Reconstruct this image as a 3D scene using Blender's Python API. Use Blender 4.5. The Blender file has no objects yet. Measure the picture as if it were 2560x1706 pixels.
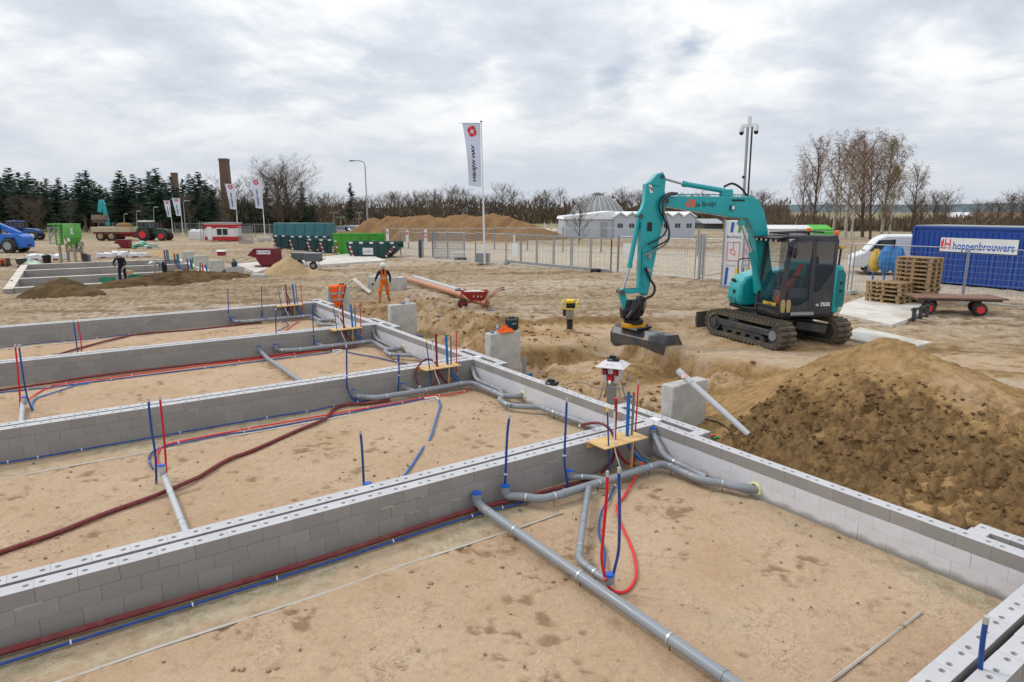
import bpy, bmesh, math, random
import numpy as np
from mathutils import Vector, Matrix
random.seed(7); RNG = np.random.default_rng(11)
R = math.radians
sc = bpy.context.scene
# ------------------------------------------------------------------ camera, sky, sun, exposure
CAMZ = 3.6; PITCH = 0.199944; FPX = 1605.48
cam = bpy.data.cameras.new('camera'); camo = bpy.data.objects.new('camera', cam)
sc.collection.objects.link(camo); sc.camera = camo
cam.sensor_width = 36; cam.lens = FPX / 2560 * 36; cam.clip_start = 0.1; cam.clip_end = 4000
camo.location = (0, 0, CAMZ); camo.rotation_euler = (math.pi / 2 - PITCH, 0, 0)
SUN_EL = R(46); SUN_TO = Vector((-0.86, 0.40, 0)).normalized()
w = bpy.data.worlds.new('World'); sc.world = w; w.use_nodes = True
nt = w.node_tree; nt.nodes.clear()
def N(t, **k):
    n = nt.nodes.new(t)
    for a, v in k.items(): setattr(n, a, v)
    return n
L = lambda a, b: nt.links.new(a, b)
out = N('ShaderNodeOutputWorld'); bg = N('ShaderNodeBackground'); L(bg.outputs[0], out.inputs[0])
sky = N('ShaderNodeTexSky', sky_type='NISHITA', sun_disc=False)
sky.sun_elevation = SUN_EL; sky.sun_rotation = math.atan2(SUN_TO.x, SUN_TO.y)
sky.air_density = 1.0; sky.dust_density = 2.0
tc = N('ShaderNodeTexCoord'); sep = N('ShaderNodeSeparateXYZ'); L(tc.outputs['Generated'], sep.inputs[0])
def MT(op, a, b=None, clamp=False):
    n = N('ShaderNodeMath', operation=op, use_clamp=clamp)
    for i, x in enumerate((a, b)):
        if x is None: continue
        if isinstance(x, (int, float)): n.inputs[i].default_value = x
        else: L(x, n.inputs[i])
    return n.outputs[0]
zc = MT('MAXIMUM', sep.outputs[2], 0.0)
den = MT('ADD', zc, 0.24)
cx = MT('DIVIDE', sep.outputs[0], den); cy = MT('DIVIDE', sep.outputs[1], den)
cmb = N('ShaderNodeCombineXYZ'); L(cx, cmb.inputs[0]); L(MT('MULTIPLY', cy, 1.0), cmb.inputs[1])
def noise(scale, det, rough, dist, off=0.0):
    n = N('ShaderNodeTexNoise'); n.inputs['Scale'].default_value = scale; n.inputs['Detail'].default_value = det
    n.inputs['Roughness'].default_value = rough; n.inputs['Distortion'].default_value = dist
    mp = N('ShaderNodeMapping'); mp.inputs['Location'].default_value = (off, off * .7, off); L(cmb.outputs[0], mp.inputs[0]); L(mp.outputs[0], n.inputs['Vector'])
    return n.outputs[0]
n1 = noise(1.3, 8, 0.54, 0.25, 3.1); n2 = noise(4.2, 7, 0.58, 0.3, 9.4)
mixn = MT('ADD', MT('MULTIPLY', n1, 0.68), MT('MULTIPLY', n2, 0.32))
rmp = N('ShaderNodeValToRGB'); L(mixn, rmp.inputs[0])
e = rmp.color_ramp.elements
e[0].position = 0.38; e[0].color = (0.53, 0.575, 0.65, 1)
e[1].position = 0.62; e[1].color = (1.0, 0.995, 0.975, 1)
m = rmp.color_ramp.elements.new(0.46); m.color = (0.64, 0.68, 0.74, 1)
m = rmp.color_ramp.elements.new(0.53); m.color = (0.82, 0.835, 0.85, 1)
# towards the horizon the cloud layers merge into an even pale grey
hz = MT('MULTIPLY', zc, 5.5, True)
mixh = N('ShaderNodeMix', data_type='RGBA'); L(hz, mixh.inputs[0])
mixh.inputs[6].default_value = (0.61, 0.65, 0.715, 1); L(rmp.outputs[0], mixh.inputs[7])
# overcast skies brighten towards the zenith
gain = MT('ADD', MT('MULTIPLY', zc, 0.55), 1.02)
vm = N('ShaderNodeVectorMath', operation='SCALE'); L(mixh.outputs[2], vm.inputs[0]); L(gain, vm.inputs['Scale'])
skys = N('ShaderNodeVectorMath', operation='SCALE'); L(sky.outputs[0], skys.inputs[0]); skys.inputs['Scale'].default_value = 0.12
gap = N('ShaderNodeMapRange'); L(noise(1.5, 6, 0.55, 0.2, 21.7), gap.inputs[0])
gap.inputs[1].default_value = 0.66; gap.inputs[2].default_value = 0.76; gap.inputs[3].default_value = 1.0; gap.inputs[4].default_value = 0.35
mixs = N('ShaderNodeMix', data_type='RGBA'); L(gap.outputs[0], mixs.inputs[0]); L(skys.outputs[0], mixs.inputs[6]); L(vm.outputs[0], mixs.inputs[7])
L(mixs.outputs[2], bg.inputs[0]); bg.inputs[1].default_value = 1.0
sun = bpy.data.lights.new('sun', 'SUN'); sun.energy = 1.5; sun.angle = R(10); sun.color = (1.0, 0.955, 0.89)
suno = bpy.data.objects.new('sun', sun); sc.collection.objects.link(suno)
to = Vector((SUN_TO.x * math.cos(SUN_EL), SUN_TO.y * math.cos(SUN_EL), math.sin(SUN_EL)))
suno.rotation_euler = to.to_track_quat('Z', 'Y').to_euler(); suno.location = (-40, 20, 60)
sc.view_settings.view_transform = 'Standard'; sc.view_settings.look = 'None'; sc.view_settings.gamma = 1
sc.view_settings.exposure = 0.04; sc.view_settings.use_curve_mapping = False
sc.render.engine = 'CYCLES'; sc.cycles.use_denoising = True; sc.cycles.max_bounces = 6; sc.cycles.diffuse_bounces = 3
sc.cycles.glossy_bounces = 2; sc.cycles.transparent_max_bounces = 12; sc.cycles.caustics_reflective = False; sc.cycles.caustics_refractive = False
# ------------------------------------------------------------------ helpers: surveying
CP, SP = math.cos(PITCH), math.sin(PITCH)
TH = -0.96806; D1 = np.array([math.cos(TH), math.sin(TH)]); D2 = np.array([-D1[1], D1[0]])
def ray(x, y):
    u = (x - 1280) / FPX; v = -(y - 853) / FPX
    return u, CP + v * SP, -SP + v * CP
def G(x, y, z=0.0):            # survey: point of the site at height z seen at photo pixel x, y
    r = ray(x, y); t = (z - CAMZ) / r[2]
    return Vector((r[0] * t, r[1] * t, z))
def AT(x, y, Y):               # the same with a known distance Y
    r = ray(x, y); t = Y / r[1]
    return Vector((r[0] * t, Y, CAMZ + r[2] * t))
def HP(a, b, z=0.0):           # point in the house grid (a along the long wall, b along the cross walls)
    return Vector((a * D1[0] + b * D2[0], a * D1[1] + b * D2[1], z))
def AB(p): return p[0] * D1[0] + p[1] * D1[1], p[0] * D2[0] + p[1] * D2[1]
HROT = TH                      # rotation of the house grid
# ------------------------------------------------------------------ helpers: noise
def _hash(ix, iy, s):
    h = (ix.astype(np.int64) * 374761393 + iy.astype(np.int64) * 668265263 + s * 1274126177) & 0xffffffff
    h = ((h ^ (h >> 13)) * 1274126177) & 0xffffffff
    return ((h ^ (h >> 16)) & 0xffff) / 65535.0
def vn(x, y, s=0):
    ix = np.floor(x); iy = np.floor(y); fx = x - ix; fy = y - iy
    fx = fx * fx * fx * (fx * (fx * 6 - 15) + 10); fy = fy * fy * fy * (fy * (fy * 6 - 15) + 10)
    a = _hash(ix, iy, s); b = _hash(ix + 1, iy, s); c = _hash(ix, iy + 1, s); d = _hash(ix + 1, iy + 1, s)
    return (a + (b - a) * fx) * (1 - fy) + (c + (d - c) * fx) * fy
def fbm(x, y, o=4, s=0, g=0.5):
    r = 0; A = 1; T = 0; f = 1.0
    for i in range(o):
        r = r + A * vn(x * f + 17.3 * i, y * f - 9.1 * i, s + i * 31); T += A; A *= g; f *= 2.03
    return r / T
def ss(e0, e1, x):
    t = np.clip((x - e0) / (e1 - e0), 0, 1); return t * t * (3 - 2 * t)
# ------------------------------------------------------------------ helpers: materials
def lin(h):
    h = h.lstrip('#'); c = [int(h[i:i + 2], 16) / 255 for i in (0, 2, 4)]
    return tuple(((x + .055) / 1.055) ** 2.4 if x > .04045 else x / 12.92 for x in c)
MATS = {}
def M(name, col='#808080', rough=.6, metal=0.0, var=.10, scale=3.0, bump=0.0, bscale=30.0, dirt=None, damt=.5, dscale=2.0, rnd=0.0, spec=.4, alpha=None, trans=0.0, coat=0.0, wet=None):
    if name in MATS: return MATS[name]
    m = bpy.data.materials.new(name); m.use_nodes = True; t = m.node_tree; nd = t.nodes; lk = t.links
    p = nd['Principled BSDF']; c = lin(col) if isinstance(col, str) else col
    p.inputs['Roughness'].default_value = rough; p.inputs['Metallic'].default_value = metal
    p.inputs['Specular IOR Level'].default_value = spec
    if coat: p.inputs['Coat Weight'].default_value = coat
    if trans: p.inputs['Transmission Weight'].default_value = trans
    if alpha is not None: p.inputs['Alpha'].default_value = alpha
    tcn = nd.new('ShaderNodeTexCoord'); nz = nd.new('ShaderNodeTexNoise'); lk.new(tcn.outputs['Object'], nz.inputs['Vector'])
    nz.inputs['Scale'].default_value = scale; nz.inputs['Detail'].default_value = 6; nz.inputs['Roughness'].default_value = .62
    mr = nd.new('ShaderNodeMapRange'); lk.new(nz.outputs[0], mr.inputs[0]); mr.inputs[1].default_value = .3; mr.inputs[2].default_value = .7
    mr.inputs[3].default_value = 1 - var; mr.inputs[4].default_value = 1 + var
    hsv = nd.new('ShaderNodeHueSaturation'); hsv.inputs['Color'].default_value = (*c, 1)
    val = mr.outputs[0]
    if rnd:
        oi = nd.new('ShaderNodeObjectInfo'); m2 = nd.new('ShaderNodeMapRange'); lk.new(oi.outputs['Random'], m2.inputs[0])
        m2.inputs[3].default_value = 1 - rnd; m2.inputs[4].default_value = 1 + rnd
        mu = nd.new('ShaderNodeMath'); mu.operation = 'MULTIPLY'; lk.new(val, mu.inputs[0]); lk.new(m2.outputs[0], mu.inputs[1]); val = mu.outputs[0]
    lk.new(val, hsv.inputs['Value']); colout = hsv.outputs[0]
    if dirt:
        n2 = nd.new('ShaderNodeTexNoise'); lk.new(tcn.outputs['Object'], n2.inputs['Vector']); n2.inputs['Scale'].default_value = dscale
        n2.inputs['Detail'].default_value = 8; n2.inputs['Roughness'].default_value = .68
        r2 = nd.new('ShaderNodeMapRange'); lk.new(n2.outputs[0], r2.inputs[0]); r2.inputs[1].default_value = .46; r2.inputs[2].default_value = .66; r2.inputs[4].default_value = damt
        mx = nd.new('ShaderNodeMix'); mx.data_type = 'RGBA'; lk.new(r2.outputs[0], mx.inputs[0]); lk.new(colout, mx.inputs[6]); mx.inputs[7].default_value = (*lin(dirt), 1)
        colout = mx.outputs[2]
    if wet:
        sx = nd.new('ShaderNodeSeparateXYZ'); lk.new(tcn.outputs['Object'], sx.inputs[0]); ad = nd.new('ShaderNodeMath'); ad.operation = 'MULTIPLY_ADD'; lk.new(nz.outputs[0], ad.inputs[0]); ad.inputs[1].default_value = -.16; lk.new(sx.outputs[2], ad.inputs[2])
        r3 = nd.new('ShaderNodeMapRange'); lk.new(ad.outputs[0], r3.inputs[0]); r3.inputs[1].default_value = wet[0]; r3.inputs[2].default_value = wet[1]; r3.inputs[3].default_value = 1; r3.inputs[4].default_value = 0
        mw = nd.new('ShaderNodeMix'); mw.data_type = 'RGBA'; lk.new(r3.outputs[0], mw.inputs[0]); lk.new(colout, mw.inputs[6]); mw.inputs[7].default_value = (*lin('#8f8c89'), 1); colout = mw.outputs[2]
    lk.new(colout, p.inputs['Base Color'])
    rr = nd.new('ShaderNodeMapRange'); lk.new(nz.outputs[0], rr.inputs[0]); rr.inputs[1].default_value = .3; rr.inputs[2].default_value = .7
    rr.inputs[3].default_value = max(.03, rough - .08); rr.inputs[4].default_value = min(1, rough + .08); lk.new(rr.outputs[0], p.inputs['Roughness'])
    if bump:
        n3 = nd.new('ShaderNodeTexNoise'); lk.new(tcn.outputs['Object'], n3.inputs['Vector']); n3.inputs['Scale'].default_value = bscale; n3.inputs['Detail'].default_value = 5
        bp = nd.new('ShaderNodeBump'); bp.inputs['Strength'].default_value = bump; bp.inputs['Distance'].default_value = .02
        lk.new(n3.outputs[0], bp.inputs['Height']); lk.new(bp.outputs[0], p.inputs['Normal'])
    MATS[name] = m; return m
# ------------------------------------------------------------------ helpers: geometry
class MB:
    def __init__(s): s.v = []; s.f = []
    def add(s, v, f):
        o = len(s.v); s.v += [tuple(x) for x in v]; s.f += [tuple(i + o for i in q) for q in f]; return s
    def box(s, c, d, rz=0, ry=0, rx=0, top=1.0):
        X, Y, Z = d[0] / 2, d[1] / 2, d[2] / 2
        v = [(-X, -Y, -Z), (X, -Y, -Z), (X, Y, -Z), (-X, Y, -Z), (-X * top, -Y * top, Z), (X * top, -Y * top, Z), (X * top, Y * top, Z), (-X * top, Y * top, Z)]
        m = Matrix.Rotation(rz, 3, 'Z') @ Matrix.Rotation(ry, 3, 'Y') @ Matrix.Rotation(rx, 3, 'X')
        return s.add([tuple(m @ Vector(p) + Vector(c)) for p in v], [(0, 3, 2, 1), (4, 5, 6, 7), (0, 1, 5, 4), (1, 2, 6, 5), (2, 3, 7, 6), (3, 0, 4, 7)])
    def bar(s, p0, p1, w, h=None, up=(0, 0, 1)):       # rectangular bar between two points
        h = h or w; p0 = Vector(p0); p1 = Vector(p1); d = (p1 - p0).normalized(); u = Vector(up)
        if abs(d.dot(u)) > .98: u = Vector((1, 0, 0))
        a = d.cross(u).normalized() * w / 2; b = a.cross(d).normalized() * h / 2
        v = [p + q for p in (p0, p1) for q in (-a - b, a - b, a + b, -a + b)]
        return s.add(v, [(3, 2, 1, 0), (4, 5, 6, 7), (0, 1, 5, 4), (1, 2, 6, 5), (2, 3, 7, 6), (3, 0, 4, 7)])
    def cyl(s, p0, p1, r0, r1=None, n=12, cap=True):
        r1 = r0 if r1 is None else r1; p0 = Vector(p0); p1 = Vector(p1); d = (p1 - p0).normalized()
        u = Vector((0, 0, 1)) if abs(d.z) < .95 else Vector((1, 0, 0)); a = d.cross(u).normalized(); b = d.cross(a)
        v = []
        for p, r in ((p0, r0), (p1, r1)):
            for i in range(n): t = 2 * math.pi * i / n; v.append(p + (a * math.cos(t) + b * math.sin(t)) * r)
        f = [(i, (i + 1) % n, n + (i + 1) % n, n + i) for i in range(n)]
        f = [q[::-1] for q in f]
        if cap: f += [tuple(range(n)), tuple(range(2 * n - 1, n - 1, -1))]
        return s.add(v, f)
    def tube(s, pts, r, n=8, cap=True):
        pts = [Vector(p) for p in pts]; k = len(pts); rs = r if hasattr(r, '__len__') else [r] * k
        v = []; a = None
        for i, p in enumerate(pts):
            d = (pts[min(i + 1, k - 1)] - pts[max(i - 1, 0)]).normalized()
            if a is None: u = Vector((0, 0, 1)) if abs(d.z) < .9 else Vector((1, 0, 0)); a = d.cross(u).normalized()
            else: a = (a - d * a.dot(d)).normalized()
            b = d.cross(a)
            for j in range(n): t = 2 * math.pi * j / n; v.append(p + (a * math.cos(t) + b * math.sin(t)) * rs[i])
        f = []
        for i in range(k - 1):
            for j in range(n): f.append((i * n + j, (i + 1) * n + j, (i + 1) * n + (j + 1) % n, i * n + (j + 1) % n))
        if cap: f += [tuple(range(n)), tuple(range(k * n - 1, (k - 1) * n - 1, -1))]
        return s.add(v, [q[::-1] for q in f])
    def prism(s, poly, o, ux, uy, un, h):               # polygon in the plane (ux, uy) pushed along un by h
        o, ux, uy, un = map(Vector, (o, ux, uy, un)); n = len(poly)
        v = [o + ux * x + uy * y for x, y in poly] + [o + ux * x + uy * y + un * h for x, y in poly]
        f = [tuple(range(n - 1, -1, -1)), tuple(range(n, 2 * n))] + [(i, (i + 1) % n, n + (i + 1) % n, n + i) for i in range(n)]
        return s.add(v, f)
    def lathe(s, prof, c=(0, 0, 0), n=16):
        v = []; k = len(prof)
        for r, z in prof:
            for j in range(n): t = 2 * math.pi * j / n; v.append((c[0] + r * math.cos(t), c[1] + r * math.sin(t), c[2] + z))
        f = [(i * n + j, i * n + (j + 1) % n, (i + 1) * n + (j + 1) % n, (i + 1) * n + j) for i in range(k - 1) for j in range(n)]
        f += [tuple(range(n - 1, -1, -1)), tuple(range((k - 1) * n, k * n))]
        return s.add(v, f)
    def ball(s, c, r, nu=12, nv=8, jit=0):
        r = r if hasattr(r, '__len__') else (r, r, r); v = [(c[0], c[1], c[2] - r[2])]
        for i in range(1, nv):
            p = math.pi * i / nv - math.pi / 2
            for j in range(nu):
                t = 2 * math.pi * j / nu; k = 1 + random.uniform(-jit, jit)
                v.append((c[0] + r[0] * k * math.cos(p) * math.cos(t), c[1] + r[1] * k * math.cos(p) * math.sin(t), c[2] + r[2] * k * math.sin(p)))
        v.append((c[0], c[1], c[2] + r[2])); f = [(0, 1 + (j + 1) % nu, 1 + j) for j in range(nu)]
        for i in range(nv - 2):
            for j in range(nu): f.append((1 + i * nu + j, 1 + i * nu + (j + 1) % nu, 1 + (i + 1) * nu + (j + 1) % nu, 1 + (i + 1) * nu + j))
        b = 1 + (nv - 2) * nu; f += [(b + j, b + (j + 1) % nu, len(v) - 1) for j in range(nu)]
        return s.add(v, f)
    def mesh(s, name, mat, ang=38):
        me = bpy.data.meshes.new(name); me.from_pydata(s.v, [], s.f); me.materials.append(mat)
        me.shade_smooth(); me.set_sharp_from_angle(angle=R(ang)); return me
    def build(s, name, mat, parent=None, loc=None, rz=0, bevel=0, ang=38):
        o = bpy.data.objects.new(name, s.mesh(name, mat, ang)); sc.collection.objects.link(o)
        if parent: o.parent = parent
        if loc is not None: o.location = loc
        if rz: o.rotation_euler = (0, 0, rz)
        if bevel:
            b = o.modifiers.new('bevel', 'BEVEL'); b.width = bevel; b.segments = 2; b.limit_method = 'ANGLE'; b.angle_limit = R(40)
        return o
def cr(pts, k=6):                                      # smooth path through points
    P = [Vector(p) for p in pts]; P = [P[0] * 2 - P[1]] + P + [P[-1] * 2 - P[-2]]; o = []
    for i in range(1, len(P) - 2):
        a, b, c, d = P[i - 1:i + 3]
        for j in range(k):
            t = j / k; o.append(.5 * ((2 * b) + (c - a) * t + (2 * a - 5 * b + 4 * c - d) * t * t + (3 * b - a - 3 * c + d) * t ** 3))
    return o + [P[-2]]
def rounded(pts, rad, k=5):                            # polyline with rounded corners
    P = [Vector(p) for p in pts]; o = [P[0]]
    for i in range(1, len(P) - 1):
        a = P[i - 1] - P[i]; b = P[i + 1] - P[i]; r = min(rad, a.length * .48, b.length * .48)
        p = P[i] + a.normalized() * r; q = P[i] + b.normalized() * r
        for j in range(k + 1):
            t = j / k; o.append(p * (1 - t) ** 2 + P[i] * 2 * t * (1 - t) + q * t * t)
    return o + [P[-1]]
def tag(o, label, cat, group=None):
    o['label'] = label; o['category'] = cat
    if group: o['group'] = group
    return o
def T(name, label, cat, loc=(0, 0, 0), rz=0, group=None):
    o = bpy.data.objects.new(name, None); sc.collection.objects.link(o); o.location = loc; o.rotation_euler = (0, 0, rz); o.empty_display_size = .2
    return tag(o, label, cat, group)
def link(name, me, parent=None, loc=(0, 0, 0), rot=(0, 0, 0), scale=None):
    o = bpy.data.objects.new(name, me); sc.collection.objects.link(o); o.location = loc; o.rotation_euler = rot
    if parent: o.parent = parent
    if scale: o.scale = scale
    return o
def dup(root, loc, rz=0, label=None, scale=None, parent=None):
    c = root.copy(); sc.collection.objects.link(c); c.parent = parent
    if loc is not None: c.location = loc; c.rotation_euler = (0, 0, rz)
    if label: c['label'] = label
    if scale: c.scale = scale
    for ch in root.children: dup(ch, None, parent=c)
    return c
# lettering: mesh outlines of the built-in font, made once
TXT = {}
def text_mesh(s, mat, size=1.0, bold=0.0, extr=0.002):
    k = (s, mat.name, size, bold)
    if k in TXT: return TXT[k]
    cu = bpy.data.curves.new('lettering', 'FONT'); cu.body = s; cu.size = size; cu.align_x = 'CENTER'; cu.align_y = 'CENTER'; cu.offset = bold; cu.extrude = extr; cu.resolution_u = 2
    o = bpy.data.objects.new('lettering', cu); sc.collection.objects.link(o)
    me = bpy.data.meshes.new_from_object(o.evaluated_get(bpy.context.evaluated_depsgraph_get()))
    bpy.data.objects.remove(o); me.materials.clear(); me.materials.append(mat); TXT[k] = me; return me
# ------------------------------------------------------------------ common materials
FLOOR = -0.56
WF = {'W1': -7.30, 'W2': -13.30, 'W3': -19.38, 'W4': -25.50}   # face of each cross wall towards the camera
LWB = 7.985                                                    # inner face of the long wall
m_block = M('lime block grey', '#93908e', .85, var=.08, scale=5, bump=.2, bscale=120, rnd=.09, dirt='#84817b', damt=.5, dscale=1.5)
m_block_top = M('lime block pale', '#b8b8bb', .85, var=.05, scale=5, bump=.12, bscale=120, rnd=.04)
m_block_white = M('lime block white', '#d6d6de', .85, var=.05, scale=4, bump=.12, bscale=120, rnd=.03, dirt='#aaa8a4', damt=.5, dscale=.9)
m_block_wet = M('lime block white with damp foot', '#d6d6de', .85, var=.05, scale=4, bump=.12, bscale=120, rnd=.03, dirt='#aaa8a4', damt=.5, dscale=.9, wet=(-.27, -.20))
m_mortar = M('mortar', '#a3a195', .9, var=.15, scale=12, bump=.3, bscale=60)
m_conc = M('cast concrete', '#b6b5b0', .8, var=.10, scale=2.5, bump=.18, bscale=70, dirt='#7f7d78', damt=.4, dscale=3.5)
m_conc_pale = M('pale concrete', '#c9c6bf', .85, var=.10, scale=2, bump=.15, bscale=50, dirt='#a08c70', damt=.6, dscale=.8)
m_pvc = M('grey pvc', '#858b93', .38, var=.05, scale=4, dirt='#8f8574', damt=.25, dscale=5)
m_pvc_lt = M('light grey pvc', '#b4b8bd', .42, var=.05, scale=4, dirt='#a0957f', damt=.3, dscale=4)
m_cupblue = M('blue cap plastic', '#1559b8', .35, var=.05)
m_blue = M('blue conduit', '#123f86', .42, var=.08, dirt='#54688f', damt=.2, dscale=6)
m_lblue = M('light blue conduit', '#1767b5', .42, var=.06)
m_green = M('green conduit', '#2f7d45', .45, var=.06)
m_grey = M('grey conduit', '#75797d', .45, var=.06)
m_white = M('white plastic', '#d9dbdf', .4, var=.04)
m_red = M('red conduit', '#c3182a', .4, var=.08)
m_red2 = M('bright red hose', '#d8252a', .4, var=.06)
m_dred = M('dark red conduit', '#6e2429', .5, var=.10, dirt='#8a6a5a', damt=.25, dscale=8)
m_yellow = M('yellow plastic', '#e4c21e', .45, var=.05)
m_zinc = M('zinc clamp', '#c3c6c8', .35, metal=.7, var=.08)
m_galv = M('galvanised steel', '#9aa0a5', .45, metal=.55, var=.10, scale=6, dirt='#7a7d80', damt=.3)
m_ply = M('plywood', '#d0ae78', .7, var=.14, scale=3.0, bump=.1, bscale=25, dirt='#a87f4a', damt=.5, dscale=7)
m_wood = M('raw timber', '#c09a63', .75, var=.14, scale=6, bump=.15, bscale=30)
m_oldwood = M('weathered pallet wood', '#a58a66', .85, var=.2, scale=5, bump=.25, bscale=30, dirt='#6d5a42', damt=.6, dscale=3, rnd=.12)
m_black = M('black plastic', '#1b1b1e', .45, var=.15)
m_rubber = M('rubber', '#26252a', .8, var=.2, scale=10, bump=.2, bscale=60, dirt='#7a6b55', damt=.45, dscale=4)
m_foam = M('pur foam', '#d5d2a0', .9, var=.15, scale=14, bump=.5, bscale=30)
m_red_paint = M('red paint', '#8e2026', .5, var=.10, dirt='#6b4a38', damt=.35, dscale=3)
m_white_paint = M('white paint', '#d4d6d9', .5, var=.04, dirt='#a9a49a', damt=.25, dscale=1.2)
m_steel_dark = M('dark steel', '#4a4d52', .5, metal=.4, var=.2, scale=6, dirt='#6d5e4c', damt=.5, dscale=3)
m_glass = M('dark window glass', '#2c3238', .12, var=.05, spec=.6)
m_hivis = M('hi-vis orange', '#e8611c', .8, var=.10, scale=8)
m_skin = M('skin', '#b98a72', .6, var=.05)
m_navy = M('dark navy cloth', '#23252f', .9, var=.15, scale=10)
m_ink = M('navy ink', '#1f2847', .6, var=0)
m_logo = M('logo red', '#cf2f37', .6, var=0)
m_greyink = M('grey ink', '#7d8590', .6, var=0)
m_whiteink = M('white ink', '#e6e8ea', .6, var=0)
m_blueink = M('blue ink', '#1f59b0', .6, var=0)
m_blackink = M('black ink', '#22242a', .6, var=0)
# lettering used in the scene, made while the scene is still small
LET = {}
for key, s, mt, b in (('vw', 'VAN WIJNEN', m_ink, .03), ('vwg', 'VAN WIJNEN', m_greyink, .008), ('hop', 'hoppenbrouwers', m_blueink, .018), ('bau', 'BauWatch', m_ink, .006),
                      ('baud', 'bauwatch.nl', m_greyink, 0), ('debr', 'de Bruijn', m_blackink, .01), ('dB', 'dB', M('orange ink', '#e0571f', .6, var=0), .03),
                      ('sk', 'SK', m_whiteink, .02), ('75', '75SR', m_whiteink, .03), ('gea', 'GEA', m_blackink, .0), ('bruil', 'bruil', m_whiteink, .03), ('VW', 'VW', M('chalk', '#b7a58e', .9, var=.2), .0),
                      ('pre', 'pre', m_whiteink, .02), ('zero', 'zero', m_whiteink, .02), ('mak', 'makita', m_whiteink, 0), ('pz', 'pre zero', m_blackink, .01), ('ih', 'IH', m_logo, .02)):
    LET[key] = text_mesh(s, mt, 1.0, b)
# ------------------------------------------------------------------ people: one continuous skinned body each, made while the scene is small
def person_mesh(name, J, rule, mats):
    """J: joint name -> (x, y, z, radius, parent)"""
    names = list(J); idx = {n: i for i, n in enumerate(names)}
    me = bpy.data.meshes.new(name); me.from_pydata([J[n][:3] for n in names], [(idx[J[n][4]], idx[n]) for n in names if J[n][4]], [])
    o = bpy.data.objects.new(name, me); sc.collection.objects.link(o); md = o.modifiers.new('skin', 'SKIN'); md.use_smooth_shade = True; md.branch_smoothing = .4
    for i, n in enumerate(names):
        sv = me.skin_vertices[0].data[i]; r = J[n][3]; sv.radius = r if isinstance(r, tuple) else (r, r); sv.use_root = (i == 0)
    s = o.modifiers.new('sub', 'SUBSURF'); s.levels = 2; s.render_levels = 2
    m = bpy.data.meshes.new_from_object(o.evaluated_get(bpy.context.evaluated_depsgraph_get())); bpy.data.objects.remove(o)
    m.materials.clear()
    for q in mats: m.materials.append(q)
    for p in m.polygons: p.material_index = rule(p.center); p.use_smooth = True
    return m
def hand(J, pre, wrist, h, d):
    """palm plus five fingers; d = pointing direction"""
    d = Vector(d).normalized(); s = d.cross(Vector((0, 0, 1))); s = s.normalized() if s.length > .1 else Vector((1, 0, 0)); w = Vector(h)
    J[pre + 'palm'] = (*w, .032, wrist)
    for i, (o, l) in enumerate(((-.03, .075), (-.01, .09), (.01, .088), (.028, .07))):
        k = w + s * o + d * .035; J[f'{pre}k{i}'] = (*k, .012, pre + 'palm'); J[f'{pre}f{i}'] = (*(k + d * l * .6 + Vector((0, -.012, -.012))), .009, f'{pre}k{i}')
    t = w + s * -.045 + d * .0; J[pre + 't0'] = (*t, .012, pre + 'palm'); J[pre + 't1'] = (*(t + d * .045), .010, pre + 't0')
def body(P):
    J = {'pelvis': (*P['pelvis'], (.155, .12), None), 'waist': (*P['waist'], (.145, .115), 'pelvis'), 'chest': (*P['chest'], (.175, .125), 'waist'), 'neck': (*P['neck'], .065, 'chest'), 'head': (*P['head'], (.082, .095), 'neck'), 'crown': (*P['crown'], (.078, .088), 'head')}
    nv = Vector(P['head']) + Vector(P['face']).normalized() * .10 + Vector((0, 0, -.005)); J['nose'] = (*nv, .014, 'head')
    for s in 'LR':
        J['hip' + s] = (*P['hip' + s], .105, 'pelvis'); J['knee' + s] = (*P['knee' + s], .082, 'hip' + s); J['calf' + s] = (*Vector(P['knee' + s]).lerp(Vector(P['ankle' + s]), .35), .080, 'knee' + s)
        J['ankle' + s] = (*P['ankle' + s], .065, 'calf' + s); J['toe' + s] = (*P['toe' + s], (.045, .035), 'ankle' + s)
        J['sh' + s] = (*P['sh' + s], .078, 'chest'); J['elb' + s] = (*P['elb' + s], .052, 'sh' + s); J['wr' + s] = (*P['wr' + s], .038, 'elb' + s)
        d = Vector(P['wr' + s]) - Vector(P['elb' + s]); hand(J, 'h' + s, 'wr' + s, Vector(P['wr' + s]) + d.normalized() * .06, d)
    return J
PO = dict(pelvis=(0, 0, .93), waist=(0, -.02, 1.08), chest=(0, -.05, 1.28), neck=(0, -.07, 1.45), head=(0, -.12, 1.56), crown=(0, -.13, 1.63), face=(-.2, -1, -.5),
          hipL=(-.10, 0, .88), kneeL=(-.17, -.16, .52), ankleL=(-.19, -.12, .13), toeL=(-.22, -.28, .06), hipR=(.10, .02, .88), kneeR=(.13, .06, .49), ankleR=(.19, .20, .10), toeR=(.21, .04, .045),
          shL=(-.19, -.05, 1.37), elbL=(-.31, -.02, 1.12), wrL=(-.40, -.14, .93), shR=(.19, -.05, 1.37), elbR=(.27, .02, 1.10), wrR=(.26, -.04, .86))
def rule_o(c):
    if c.z > 1.47: return 2
    if c.z < .14: return 3
    if abs(c.x) > .20 and c.z > .72: return 2 if (c.z < .90 and c.x > 0) or (c.x < -.38) else 1
    if c.z < 1.06: return 4 if .30 < c.z < .345 or .22 < c.z < .26 else 0
    if c.z < 1.10: return 4
    if c.y < -.06 and abs(c.x) < .12 and (c.z < 1.30 or .045 < abs(c.x) < .10): return 0
    return 1
m_reflect = M('reflective tape', '#a9aaa6', .35, metal=.3, var=.05)
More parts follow.
